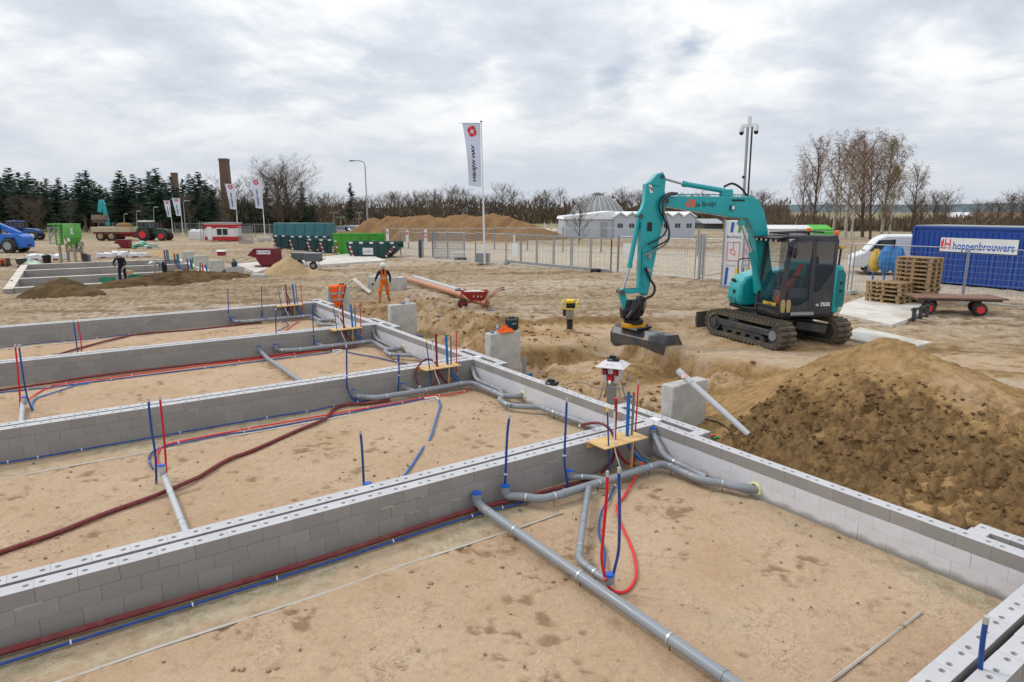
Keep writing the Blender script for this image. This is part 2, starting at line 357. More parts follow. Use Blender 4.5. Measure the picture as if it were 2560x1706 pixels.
ME_ORANGE = person_mesh('body', body(PO), rule_o, [M('orange work cloth', '#d0691a', .85, var=.14, scale=9, dirt='#8f5a2b', damt=.35, dscale=7), m_navy, m_skin, M('work boots', '#6b4a30', .8, var=.2), m_reflect])
PB = dict(pelvis=(0, .10, .92), waist=(0, .0, 1.05), chest=(.02, -.16, 1.22), neck=(.05, -.28, 1.36), head=(.09, -.36, 1.44), crown=(.10, -.38, 1.51), face=(.5, -.6, -.6),
          hipL=(-.10, .10, .88), kneeL=(-.12, .02, .50), ankleL=(-.14, .12, .10), toeL=(-.14, -.05, .045), hipR=(.10, .10, .88), kneeR=(.13, .04, .50), ankleR=(.14, .14, .10), toeR=(.15, -.03, .045),
          shL=(-.18, -.16, 1.33), elbL=(-.33, -.12, 1.10), wrL=(-.25, -.26, .93), shR=(.22, -.20, 1.31), elbR=(.28, -.20, 1.04), wrR=(.20, -.36, .86))
ME_BLACK = person_mesh('body', body(PB), lambda c: 1 if c.z > 1.40 and c.x > .02 and c.y < -.28 or (c.z < .92 and c.y < -.26) else (2 if c.z < .13 else 0), [m_navy, m_skin, m_black])
PG = dict(pelvis=(.25, 0, .86), waist=(.10, 0, .98), chest=(-.16, 0, 1.02), neck=(-.36, 0, .96), head=(-.47, 0, .91), crown=(-.53, 0, .90), face=(-.5, 0, -1),
          hipL=(.25, -.10, .82), kneeL=(.22, -.10, .46), ankleL=(.27, -.11, .09), toeL=(.12, -.11, .045), hipR=(.25, .10, .82), kneeR=(.20, .10, .46), ankleR=(.26, .11, .09), toeR=(.11, .11, .045),
          shL=(-.22, -.17, .97), elbL=(-.20, -.22, .70), wrL=(-.26, -.16, .46), shR=(-.22, .17, .97), elbR=(-.18, .22, .72), wrR=(-.24, .16, .48))
ME_GREY = person_mesh('body', body(PG), lambda c: 3 if c.z < .12 and c.x > .0 else (2 if (c.x < -.36 and c.z > .8) or (c.z < .52 and c.x < -.12) else (0 if c.x < .16 and c.z > .5 else 1)), [M('grey sweater', '#8f939a', .9, var=.1, scale=8), M('black trousers', '#1f2228', .9, var=.12), m_skin, m_black])
def helmet(parent, c, mat, fwd=(0, -1, 0)):
    m = MB(); f = Vector(fwd).normalized(); m.ball((0, 0, 0), (.125, .145, .115), 16, 10); o = m.build('helmet', mat, parent, loc=c, rz=math.atan2(f.y, f.x) + math.pi / 2)
    m = MB(); m.prism([(.13 * math.cos(t), .15 * math.sin(t)) for t in [k * math.pi / 8 for k in range(16)]], (0, 0, -.035), (1, 0, 0), (0, 1, 0), (0, 0, 1), .012)
    m.prism([(-.11, -.10), (.11, -.10), (.08, -.20), (-.08, -.20)], (0, 0, -.036), (1, 0, 0), (0, 1, 0), (0, 0, 1), .013); m.build('brim', mat, o)
# ------------------------------------------------------------------ ground
def base_z(X):
    return np.interp(X, [-300, -60, -38, -9, 0, 10, 200], [-.7, -.5, -.4, -.1, .15, .3, .35])
_l0 = G(1672, 862, .28); _l1 = G(2010, 930, .28)
CONES = [(-5.45, 12.0, 1.47, .60), (-4.95, 11.85, 1.18, .40), (-4.3, 11.75, 1.10, .42), (-3.6, 12.0, .86, .40), (-2.6, 12.4, .62, .34), (-4.6, 10.2, .42, .30), (-2.9, 9.9, .36, .3), (-1.4, 10.1, .48, .3), (0.5, 11, .6, .3), (-7.4, 11.0, .05, .3), (-6.3, 10.1, .02, .28)]
def ground_fields(X, Y):
    X = np.asarray(X, float); Y = np.asarray(Y, float)
    a = X * D1[0] + Y * D1[1]; b = X * D2[0] + Y * D2[1]
    base = base_z(X); r = np.hypot(X, Y)
    n_lo = fbm(X * .35, Y * .35, 4, 1) - .5; n_mid = fbm(X * 1.3, Y * 1.3, 4, 7) - .5; n_hi = fbm(X * 5, Y * 5, 4, 13) - .5
    # wheel and track ruts, running mostly across the view
    wob = 1.2 * (fbm(X * .12, Y * .12, 2, 40) - .5)
    rut = fbm(X * .35 + 3, (Y + wob * 3 + .12 * X) * 2.6, 4, 23) - .5
    rutm = ss(9.5, 12, b + .0 * a) + ss(-26.2, -27.5, a); rutm = np.clip(rutm, 0, 1)
    z = base + .10 * n_lo + .05 * n_mid + rutm * (.16 * rut + .06 * n_hi + .03 * (fbm(X * 11, Y * 11, 3, 15) - .5)) * np.clip(r / 22, .35, 1.6)
    soil = np.zeros_like(X); pale = np.zeros_like(X); mud = np.clip(ss(14, 24, r), 0, 1) * np.ones_like(X)
    trk = np.zeros_like(X)                             # wheel tracks of the site traffic
    for (y0, sl, am, fr, ph) in ((27.5, -.10, .8, .13, 0), (30.5, .04, 1.0, .10, 1), (34, .10, 1.2, .09, 2), (38, -.04, 1.5, .07, 3), (23.6, -.22, .7, .16, 4), (43, .02, 2.0, .06, 5), (21.5, -.30, .5, .2, 2.5), (25.5, .05, .9, .12, 5.2)):
        yc = y0 + sl * X + am * np.sin(X * fr + ph)
        for o_ in (-.95, .95): trk = np.maximum(trk, np.exp(-((Y - yc - o_) / .26) ** 4))
    trk = trk * rutm * ss(.30, .52, fbm(X * .22, Y * .22, 2, 47)); z = z - trk * (.07 + .02 * np.sin(X * 17 + Y * 5)); soil = np.maximum(soil, trk * (.30 + .25 * np.sin(X * 17 + Y * 5)))
    # excavated strip along the outside of the long wall
    along = ss(-27.3, -26.2, a)
    bo = 2.3 * np.exp(-((a + 11.2) / 2.1) ** 4); bank = 1 - ss(9.25 + bo * .9, 11.0 + bo + 1.1 * n_lo * 2, b)
    zt = -.55 + .05 * n_mid
    z = z * (1 - along * bank) + zt * along * bank
    churn = along * np.clip(1 - np.abs(b - 10.2) / 2.6, 0, 1) * (1 - .55 * np.exp(-((a + 11.2) / 2.0) ** 4)) * (.3 + .7 * ss(9.0, 9.9, b))
    ridged = 1 - np.abs(fbm(X * 1.1, Y * 1.1, 4, 51) * 2 - 1)
    bil = np.abs(fbm(X * 2.6, Y * 2.6, 4, 57) - .5) * 2; bil2 = np.abs(fbm(X * 7, Y * 7, 3, 59) - .5) * 2
    z = z + churn * (.55 * (ridged - .62) + .22 * n_mid + .10 * n_hi + .30 * (bil - .25) + .12 * (bil2 - .25))
    soil = np.maximum(soil, churn * (.18 + .62 * ss(.38, .60, fbm(X * .9, Y * .9, 4, 61))))
    mud = mud * (1 - .8 * churn)
    # compacted sand pad with the rammer, and the hollow the bucket works in
    d = np.maximum(np.abs(X - 1.7 - .15 * (Y - 18.6)) / 2.25, np.abs(Y - 18.7) / 1.75)
    pad = 1 - ss(.86, 1.06, d + .25 * n_lo)
    z = z * (1 - pad) + (.02 + .02 * n_mid) * pad
    rim = ss(.80, .98, d) * (1 - ss(1.02, 1.25, d)); soil = np.maximum(soil, rim * .75); z = z + rim * .05 * (n_mid + .4)
    mud = mud * (1 - pad)
    d = np.hypot((X - 3.7 + .0) / 2.3, (Y - 16.3) / 2.1); hol = 1 - ss(.60, 1.05, d + .2 * n_mid); z = z * (1 - hol) + (-.30 + .05 * n_mid) * hol
    # step at the edge of the hard standing under the excavator
    ex, ey = _l1.x - _l0.x, _l1.y - _l0.y; ln = math.hypot(ex, ey); ex /= ln; ey /= ln
    sd = (X - _l0.x) * ey - (Y - _l0.y) * ex; tt = (X - _l0.x) * ex + (Y - _l0.y) * ey
    stp = ss(-.03, .10, sd + .08 * n_mid) * ss(-.6, .2, tt) * (1 - ss(ln - .3, ln + .8, tt)) * (1 - ss(1.6, 3.2, sd))
    z = z - .26 * stp; soil = np.maximum(soil, stp * (1 - ss(.12, .5, sd)) * .7)
    stand = (1 - ss(-.1, .05, sd)) * ss(-3, -.5, tt) * (1 - ss(6, 9, tt)) * (1 - ss(.3, 3.2, -sd)); z = z * (1 - .85 * stand) + .28 * .85 * stand
    mud = mud * (1 - .9 * stand); pale = np.maximum(pale, stand * .25)
    # spoil heap outside the long wall
    h = np.zeros_like(X)
    for (ca, cb, cz, sl) in CONES:
        h = h + np.exp(np.clip((cz - sl * np.sqrt((a - ca) ** 2 + (b - cb) ** 2 + .10)) * 7, -40, 12))
    hp = np.log(h + 1e-9) / 7; hp = hp + .10 * n_lo + .14 * n_mid + .10 * n_hi + .06 * (fbm(X * 13, Y * 13, 3, 71) - .5)
    hp = np.where(b > 13.2, hp - .3 * (b - 13.2), hp)
    hp = np.where(a < -8.2, hp - .5 * (-8.2 - a), hp)
    hm = ss(-.04, .12, hp - z); z = np.maximum(z, np.where(hm > .5, hp - .16, z))
    soil = soil * (1 - hm) + hm * .5; mud = mud * (1 - hm)
    # keep the soil below the top of the long wall where it leans on it
    lim = -.07 + .55 * np.clip(b - 8.15, 0, 9); z = np.where((b < 10.5) & (a > -27), np.minimum(z, lim + .03 * n_hi), z)
    for c_ in (-7.52, -13.52, -19.60, -25.72, -1.645): z = np.where((np.abs(a - c_) < 1.12) & (b < 8.47), np.minimum(z, -.30), z)
    # under the houses the sheet lies deeper than the sand floors
    ins = (b < 8.09) & (a > -25.75); z = np.where(ins, -1.0, z)
    # hollow where the worker stands
    wp = 1 - ss(.5, 1.1, np.hypot((a + 25.6) / 2.4, (b - 11.1) / 1.9)); z = z * (1 - wp) + (-.30 + .10 * n_mid) * wp; soil = np.maximum(soil, wp * .35)
    fi = (a > -58.6) & (a < -40.4) & (b > -2.8) & (b < 7.55); dd = np.maximum(np.maximum(-58.4 - a, a + 40.6), np.maximum(-2.7 - b, b - 7.45)); z = z * ss(.2, 1.8, dd) + (-.55) * (1 - ss(.2, 1.8, dd)); z = np.where(fi, -.78, z)
    # muddy streaks, dry dusty areas, the paved road beyond the fence
    stk = ss(.50, .68, fbm(X * .16 + 5, (Y + wob) * .85, 5, 83, .6)) * (.4 + .6 * ss(.4, .6, fbm(X * 1.7, Y * 3.1, 4, 84))); mk2 = ss(.56, .70, fbm(X * 2.2, Y * 3.4, 4, 86)); soil = np.maximum(soil, rutm * np.maximum(stk * .72, mk2 * .5) * (1 - hm) * (1 - pad) * (1 - .7 * stand))
    dry = ss(.52, .70, fbm(X * .10 + 9, Y * .42, 3, 93)); pale = np.maximum(pale, rutm * dry * .55 * (1 - hm))
    fx, fy = G(1100, 655, .1).x, G(1100, 655, .1).y; gx, gy = G(1725, 700, .3).x, G(1725, 700, .3).y
    u = (X - fx) * (gx - fx) + (Y - fy) * (gy - fy); v = ((Y - fy) * (gx - fx) - (X - fx) * (gy - fy)) / math.hypot(gx - fx, gy - fy)
    road = ss(.4, 1.6, v) * (1 - ss(17, 24, v + 3 * n_lo)) * ss(-14, -4, X + .25 * Y - 12)
    pale = np.maximum(pale, road * .9); soil = soil * (1 - road * .8); z = z * (1 - .6 * road) + base * .6 * road
    far = ss(60, 120, r); mud = np.maximum(mud, far); soil = soil * (1 - far)
    green = ss(95, 135, r + 12 * n_lo)
    # dark mound and bank in front of the far foundation
    return z, np.clip(soil, 0, 1), np.clip(pale, 0, 1), np.clip(mud, 0, 1), np.clip(green, 0, 1)
def gz(x, y): return float(ground_fields(np.array([x]), np.array([y]))[0][0])
def GG(x, y):                  # survey point on the ground sheet itself
    z = .1
    for i in range(12): p = G(x, y, z); z = .5 * z + .5 * gz(p.x, p.y)
    return G(x, y, z)
m_ground = bpy.data.materials.new('sandy building ground'); m_ground.use_nodes = True
def ground_nodes(m, floor=False):
    t = m.node_tree; nd = t.nodes; p = nd['Principled BSDF']; lk = t.links.new; p.inputs['Roughness'].default_value = .95; p.inputs['Specular IOR Level'].default_value = .15
    at = nd.new('ShaderNodeAttribute'); at.attribute_name = 'kind'; sp = nd.new('ShaderNodeSeparateColor'); lk(at.outputs['Color'], sp.inputs[0])
    tcn = nd.new('ShaderNodeTexCoord'); V = tcn.outputs['Object']
    def nz(s, d=6, r=.6, dist=0):
        n = nd.new('ShaderNodeTexNoise'); n.inputs['Scale'].default_value = s; n.inputs['Detail'].default_value = d; n.inputs['Roughness'].default_value = r; n.inputs['Distortion'].default_value = dist; lk(V, n.inputs['Vector']); return n.outputs[0]
    def mr(x, a, b, c, d):
        n = nd.new('ShaderNodeMapRange'); lk(x, n.inputs[0])
        for i, q in enumerate((a, b, c, d)): n.inputs[i + 1].default_value = q
        return n.outputs[0]
    def mix(f, a, b, mode='MIX'):
        n = nd.new('ShaderNodeMix'); n.data_type = 'RGBA'; n.blend_type = mode
        for i, x in ((0, f), (6, a), (7, b)):
            if isinstance(x, (int, float)): n.inputs[i].default_value = x
            elif isinstance(x, tuple): n.inputs[i].default_value = (*x, 1)
            else: lk(x, n.inputs[i])
        return n.outputs[2]
    n1 = nz(.7, 6); n2 = nz(5, 7, .65, .4); n3 = nz(34, 6, .7)
    sand = mix(mr(n1, .35, .65, 0, 1), lin('#b0957a'), lin('#bca58a')); sand = mix(mr(n2, .55, .72, 0, .55), sand, lin('#8a7055'))
    if not floor:
        mudc = mix(mr(n2, .40, .62, 0, 1), lin('#ab9a82'), lin('#8a7861')); sand = mix(sp.outputs[2], sand, mudc)
        palec = mix(mr(n2, .4, .65, 0, 1), lin('#bdb3a5'), lin('#a0937f')); sand = mix(sp.outputs[1], sand, palec)
        soilc = mix(mr(n2, .42, .64, 0, 1), lin('#7f6544'), lin('#5f4a32')); lt = mix(mr(n2, .42, .64, 0, 1), lin('#a88a5f'), lin('#8a6e4a'))
        lt = mix(sp.outputs[2], lt, mix(mr(n2, .42, .64, 0, 1), lin('#94806a'), lin('#77654f')))
        s1 = nd.new('ShaderNodeMath'); s1.operation = 'MULTIPLY'; s1.inputs[1].default_value = 2.2; s1.use_clamp = True; lk(sp.outputs[0], s1.inputs[0])
        sand = mix(s1.outputs[0], sand, lt)
        sand = mix(mr(sp.outputs[0], .40, .95, 0, 1), sand, soilc)
        sand = mix(at.outputs['Alpha'], sand, mix(mr(n1, .4, .6, 0, 1), lin('#7c7658'), lin('#8f8268')))
    else:
        wet = sp.outputs[0]; sand = mix(wet, sand, lin('#7a6146'))
        sand = mix(sp.outputs[1], sand, mix(mr(n2, .4, .64, 0, 1), lin('#b5a88f'), lin('#998a70')))
    n4 = nz(6.5 if floor else 4.0, 5, .6, 1.6); sb = nd.new('ShaderNodeMath'); sb.operation = 'SUBTRACT'; lk(n4, sb.inputs[0]); sb.inputs[1].default_value = .5; ab = nd.new('ShaderNodeMath'); ab.operation = 'ABSOLUTE'; lk(sb.outputs[0], ab.inputs[0])
    crk = mr(ab.outputs[0], .0, .022, 1, 0); pm = mr(nz(1.4, 4, .6, .3), .52, .62, 0, .75 if floor else .6); cm = nd.new('ShaderNodeMath'); cm.operation = 'MULTIPLY'; lk(crk, cm.inputs[0]); lk(pm, cm.inputs[1])
    sand = mix(cm.outputs[0], sand, lin('#6b543c'))
    sand = mix(1.0, sand, mix(mr(n3, .3, .7, 0, 1), (.88, .88, .88), (1.12, 1.12, 1.12)), 'MULTIPLY')
    n5 = nz(15, 7, .68, .5); sand = mix(1.0, sand, mix(mr(n5, .32, .68, 0, 1), (.92, .915, .91), (1.08, 1.08, 1.08)), 'MULTIPLY')
    lk(sand, p.inputs['Base Color'])
    bp = nd.new('ShaderNodeBump'); bp.inputs['Strength'].default_value = .6 if not floor else .55; bp.inputs['Distance'].default_value = .05
    ad = nd.new('ShaderNodeMath'); ad.operation = 'ADD'; lk(n2, ad.inputs[0]); lk(mr(n3, 0, 1, 0, .7), ad.inputs[1]); ad2 = nd.new('ShaderNodeMath'); ad2.operation = 'ADD'; lk(ad.outputs[0], ad2.inputs[0]); lk(n5, ad2.inputs[1]); lk(ad2.outputs[0], bp.inputs['Height']); lk(bp.outputs[0], p.inputs['Normal'])
ground_nodes(m_ground)
m_floor = bpy.data.materials.new('house sand floor'); m_floor.use_nodes = True; ground_nodes(m_floor, True)
def grid_object(name, P, cols, rows, mat, kind):
    me = bpy.data.meshes.new(name); n = len(P); me.vertices.add(n); me.vertices.foreach_set('co', P.astype(np.float32).ravel())
    i = np.arange(rows - 1)[:, None] * cols + np.arange(cols - 1)[None, :]; q = np.stack([i, i + 1, i + cols + 1, i + cols], -1).reshape(-1, 4)
    me.loops.add(q.size); me.loops.foreach_set('vertex_index', q.ravel().astype(np.int32)); me.polygons.add(len(q))
    me.polygons.foreach_set('loop_start', np.arange(0, q.size, 4, dtype=np.int32)); me.polygons.foreach_set('loop_total', np.full(len(q), 4, np.int32))
    me.update(calc_edges=True); me.materials.append(mat); me.shade_smooth()
    at = me.attributes.new('kind', 'FLOAT_COLOR', 'POINT'); at.data.foreach_set('color', kind.astype(np.float32).ravel())
    o = bpy.data.objects.new(name, me); sc.collection.objects.link(o); return o
nc = 700; rad = np.concatenate([np.geomspace(2.2, 7, 40)[:-1], np.geomspace(7, 34, 360)[:-1], np.geomspace(34, 120, 150)[:-1], np.geomspace(120, 1600, 60)]); nr = len(rad)
ang = np.linspace(R(-52), R(52), nc)
RR, AA = np.meshgrid(rad, ang, indexing='ij'); GX = (RR * np.sin(AA)).ravel(); GY = (RR * np.cos(AA)).ravel()
z, soil, pale, mud, green = ground_fields(GX, GY)
ground = grid_object('ground', np.stack([GX, GY, z], 1), nc, nr, m_ground, np.stack([soil, pale, mud, green], 1)); ground['kind'] = 'structure'
# spoil heap: a fine sheet of its own with clods
def spoil():
    na, nb = 420, 250; A, B = np.meshgrid(np.linspace(-9.2, 1.6, na), np.linspace(8.19, 14.4, nb), indexing='ij'); A = A.ravel(); B = B.ravel(); X = A * D1[0] + B * D2[0]; Y = A * D1[1] + B * D2[1]
    zg = ground_fields(X, Y)[0]; h = np.zeros_like(A)
    for (ca, cb, cz, sl) in CONES: h = h + np.exp(np.clip((cz - sl * np.sqrt((A - ca) ** 2 + (B - cb) ** 2 + .03)) * 12, -60, 30))
    hp = np.log(h + 1e-12) / 12 + .03; n_lo = fbm(X * .5, Y * .5, 3, 1) - .5; n_mid = fbm(X * 1.5, Y * 1.5, 4, 7) - .5
    crest = ss(10.35 + 1.5 * n_mid, 11.0 + 1.5 * n_mid, B - .16 * np.abs(A + 5.2)); rg = 1 - .82 * crest
    bil = lambda f, s: np.abs(fbm(X * f, Y * f, 3, s) - .5) * 2
    hp = hp + .12 * n_lo + .16 * n_mid + rg * (.22 * (bil(2.0, 5) - .28) + .18 * (bil(4.5, 15) - .28) + .13 * (bil(10, 25) - .28) + .06 * (bil(21, 28) - .28)) + .035 * (fbm(X * 22, Y * 22, 2, 35) - .5)
    hp = np.where(B > 13.0, hp - .45 * (B - 13.0), hp); hp = hp - .55 * ss(-6.5, -7.3, A) * (1 - ss(10.2, 11.6, B)); hp = np.where(A < -8.0, hp - .55 * (-8.0 - A), hp)
    lim = -.05 + .75 * np.clip(B - 8.19, 0, 9); hp = np.minimum(hp, lim + .05 * (bil(9, 45) - .3) * ss(8.25, 8.6, B))
    for c_ in (-7.52, -1.645): hp = np.where((np.abs(A - c_) < 1.10) & (B < 8.52), np.minimum(hp, -.30), hp)
    z = np.maximum(hp, zg - .06)
    soil = np.clip(.97 - .40 * crest + .5 * n_mid + .25 * (bil(3, 65) - .3), 0, 1)
    pan = np.exp(-((A + 3.4) / 1.0) ** 2 - ((B - 11.1) / .5) ** 2); soil = np.clip(soil - .6 * pan, 0, 1)
    o = grid_object('spoil_heap', np.stack([X, Y, z], 1), nb, na, m_ground, np.stack([soil, soil * 0, soil * 0, soil * 0], 1)); tag(o, 'large heap of brown spoil and sand outside the long block wall', 'soil heap')
    return A, B, z, hp > zg + .02
SPL = spoil()
def clods(label, name, A, B, Z, n, r0, r1, mat, seed):
    rng = np.random.default_rng(seed); idx = rng.choice(len(A), n); m = MB(); random.seed(seed)
    for i in idx:
        r = r0 + (r1 - r0) * rng.random() ** 3; p = HP(A[i] + rng.normal(0, .02), B[i] + rng.normal(0, .02), Z[i] + r * .3); m.ball(p, (r * rng.uniform(.7, 1.5), r * rng.uniform(.7, 1.5), r * rng.uniform(.5, .9)), 6, 4, .38)
    o = m.build(name, mat, ang=180); o['kind'] = 'stuff'; o['label'] = label; o['category'] = name
m_clod = M('clod soil', '#6b543a', .95, var=.35, scale=6, bump=.6, bscale=20, spec=.1)
ok_ = SPL[3] & (SPL[1] < 11.0) & (SPL[1] > 8.75); clods('loose clods of soil scattered over the spoil heap', 'clods', SPL[0][ok_], SPL[1][ok_], SPL[2][ok_], 1800, .010, .048, m_clod, 4)
# sand floors of the houses, one sheet per house
def floor_sheet(a0, a1, b0, b1, step, s):
    na, nb = int((a1 - a0) / step) + 1, int((b1 - b0) / step) + 1
    A, B = np.meshgrid(np.linspace(a0, a1, na), np.linspace(b0, b1, nb), indexing='ij'); A = A.ravel(); B = B.ravel()
    n_lo = fbm(A * .8, B * .8, 4, s) - .5; n_mid = fbm(A * 3, B * 3, 4, s + 5) - .5; n_hi = fbm(A * 11, B * 11, 3, s + 9) - .5
    foot = ss(.58, .70, fbm(A * 1.9, B * 1.9, 3, s + 17)) * ss(.40, .60, fbm(A * 6.5, B * 6.5, 2, s + 19)); ft = foot * (fbm(A * 9, B * 9, 3, s + 21) - .55)
    z = FLOOR + .035 * n_lo + .022 * n_mid + .012 * n_hi + .07 * ft
    scr = np.clip(foot * ss(.52, .40, fbm(A * 9, B * 9, 3, s + 21)) * 1.1, 0, 1)
    strip = (1 - ss(.70, .80, A - a0)) + (1 - ss(.30, .45, LWB - B)); strip = np.clip(strip, 0, 1)
    z = z * (1 - .8 * strip) + (FLOOR - .012) * .8 * strip
    P = np.stack([A * D1[0] + B * D2[0], A * D1[1] + B * D2[1], z], 1)
    pal = strip * (.35 + .65 * ss(.42, .60, fbm(A * 1.7, B * 1.1, 4, s + 33)))
    o = grid_object('sand_floor', P, nb, na, m_floor, np.stack([scr * (1 - strip) * .7, pal, scr * 0, scr * 0], 1)); o['kind'] = 'structure'
for (a0, a1, st) in ((-7.30, -1.80, .03), (-13.30, -7.70, .035), (-19.38, -13.70, .045), (-25.50, -19.78, .05), (-1.45, 4.0, .08)):
    floor_sheet(a0, a1, -5.0, LWB + .03, st, int(-a0 * 10))
rg_ = np.random.default_rng(77); ga = rg_.uniform(-13.2, -1.9, 4000); gb = rg_.uniform(-3, 7.9, 4000); okg = ~((ga > -7.75) & (ga < -7.28)); ga, gb = ga[okg], gb[okg]
clods('small stones and crumbs lying on the sand floors', 'pebbles', ga, gb, np.full(len(ga), FLOOR + .004), 900, .005, .024, M('pebble', '#8f7d66', .9, var=.4, scale=1.5), 8)
ga = rg_.uniform(-26, -8.5, 9000); gb = rg_.uniform(8.6, 12.5, 9000); gx_ = ga * D1[0] + gb * D2[0]; gy_ = ga * D1[1] + gb * D2[1]
clods('loose clods on the churned bank outside the long wall', 'clods', ga, gb, ground_fields(gx_, gy_)[0], 900, .015, .07, M('bank clod', '#8a6f4e', .95, var=.3, scale=3, bump=.5, bscale=20, spec=.1), 12)
# ------------------------------------------------------------------ block walls
BL, LEAF, CAV = .357, .187, .060
HC = (.165, .175, .225)                                # course heights from the top
def block_mesh(name, ln, wd, ht, mat_side, mat_top, holes=True):
    bm = bmesh.new(); x, y = ln / 2 - .0012, wd / 2
    if holes:
        hs = [(-.113, 0), (.113, 0)] if ln > .3 else [(0, 0)]; n = 12; r = .025
        c = [bm.verts.new((sx * x, sy * y, 0)) for sx, sy in ((-1, -1), (1, -1), (1, 1), (-1, 1))]
        es = [bm.edges.new((c[i], c[(i + 1) % 4])) for i in range(4)]; rings = []
        for hx, hy in hs:
            rg = [bm.verts.new((hx + r * 1.15 * math.cos(2 * math.pi * i / n), hy + r * math.sin(2 * math.pi * i / n), 0)) for i in range(n)]; rings.append(rg)
            es += [bm.edges.new((rg[i], rg[(i + 1) % n])) for i in range(n)]
        f = bmesh.ops.triangle_fill(bm, edges=es, use_beauty=True, normal=(0, 0, 1))
        for q in f['geom']:
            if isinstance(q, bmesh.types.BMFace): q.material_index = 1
        lo = [bm.verts.new((v.co.x, v.co.y, -ht + .0015)) for v in c]
        for i in range(4): bm.faces.new((c[(i + 1) % 4], c[i], lo[i], lo[(i + 1) % 4]))
        for rg in rings:
            dn = [bm.verts.new((v.co.x, v.co.y, -.035)) for v in rg]
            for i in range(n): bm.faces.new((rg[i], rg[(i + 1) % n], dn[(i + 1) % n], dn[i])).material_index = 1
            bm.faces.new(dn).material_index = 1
        bm.faces.ensure_lookup_table(); bmesh.ops.recalc_face_normals(bm, faces=bm.faces[:])
    else:
        bmesh.ops.create_cube(bm, size=1); bmesh.ops.scale(bm, vec=(ln - .0024, wd, ht - .0015), verts=bm.verts); bmesh.ops.translate(bm, vec=(0, 0, -ht / 2), verts=bm.verts)
    me = bpy.data.meshes.new(name); bm.to_mesh(me); bm.free(); me.materials.append(mat_side)
    if holes: me.materials.append(mat_top)
    return me
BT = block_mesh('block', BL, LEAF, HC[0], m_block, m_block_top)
BM = [block_mesh('block', BL, LEAF, h, m_block, None, False) for h in HC]
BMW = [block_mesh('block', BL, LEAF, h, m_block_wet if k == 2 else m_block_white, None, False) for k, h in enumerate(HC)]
def run_blocks(parent, x0, x1, y, turn=0, white=False, phase=0.0, courses=3):
    """blocks of one leaf along local x, bonded; top course carries the dowel holes"""
    zt = 0
    for k in range(courses):
        off = (phase + (.5 * BL if k % 2 else 0)) % BL; x = x0 + off - (BL if off > .05 else 0); first = True
        while x < x1 - .02:
            s0 = max(x, x0); s1 = min(x + BL, x1); ln = s1 - s0
            if ln > .05:
                me = BT if k == 0 else (BMW if white else BM)[k]
                o = link('block', me, parent, ((s0 + s1) / 2, y + random.uniform(-.0025, .0025), zt - (.0015 if k else 0)), (0, 0, 0), (ln / BL, 1, 1) if ln < BL - .01 else None)
            x += BL
        zt -= HC[k]
def wall_root(label, a, b, group=None): return T('block_wall', label, 'wall', HP(a, b), HROT + math.pi / 2, group)   # local x = +b, local y = -a
def cross_wall(label, af, b0, b1, sgn=1):
    r = wall_root(label, af, 0)
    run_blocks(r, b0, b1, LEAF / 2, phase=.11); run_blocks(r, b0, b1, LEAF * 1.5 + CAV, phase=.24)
    m = MB(); m.box(((b0 + b1) / 2, LEAF + CAV / 2, -.33), (b1 - b0, CAV - .006, .44)); m.build('cavity_dark_strip', m_steel_dark, r)  # dark strip standing low in the gap between the two leaves
    for i in range(9):                                # glue smears on the joints
        x = random.uniform(b0, b1); zc = -random.choice((HC[0], HC[0] + HC[1])); mm = MB()
        n = random.randint(5, 8); wv = random.uniform(.03, .12); pl = [(-wv + 2 * wv * k / n, random.uniform(-.03, -.002)) for k in range(n + 1)] + [(wv, .004), (-wv, .004)]
        mm.prism(pl, (x, -.0045, zc), (1, 0, 0), (0, 0, 1), (0, 1, 0), .004); mm.build('mortar_smear', m_mortar, r)
    return r
BX1 = LWB
W_lab = {'W1': 'double block cross wall with drain cups and blue risers along its near face', 'W2': 'double block cross wall with a dark red hose coiling up to the plywood shelf', 'W3': 'double block cross wall under the plywood shelf nearest the blue cup on concrete', 'W4': 'outermost double block cross wall beside the concrete slab with the orange jacket'}
walls = {k: cross_wall(W_lab[k], WF[k], -3.6, BX1) for k in WF}
walls['W5'] = cross_wall('double block cross wall with a single blue riser standing behind it', -1.425, 2.0, BX1)
# long wall: inner leaf all along, boxed returns of an outer leaf around every cross wall
rl = T('block_wall', 'long block wall with boxed returns joining all the cross walls', 'wall', HP(0, LWB), HROT)      # local x = +a, local y = +b
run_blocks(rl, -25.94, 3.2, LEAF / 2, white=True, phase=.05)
OUT0 = .320                                            # outer leaf starts this far behind the inner face
for k, af in list(WF.items()) + [('W5', -1.425)]:
    c = af - .22; e0 = max(c - 1.0, -26.5); e1 = c + 1.02
    run_blocks(rl, e0, e1, OUT0 + LEAF / 2, phase=.02)
    for x, ln in ((e0 + LEAF / 2, LEAF), (c + .02, .20), (e1 - LEAF / 2, LEAF)):   # closing pieces between the leaves
        m = MB(); m.box((x, (OUT0 + LEAF) / 2, -.2835), (ln - .004, OUT0 - LEAF - .003, .565)); m.build('closing_block', m_block_top if ln < .19 else m_white, rl)
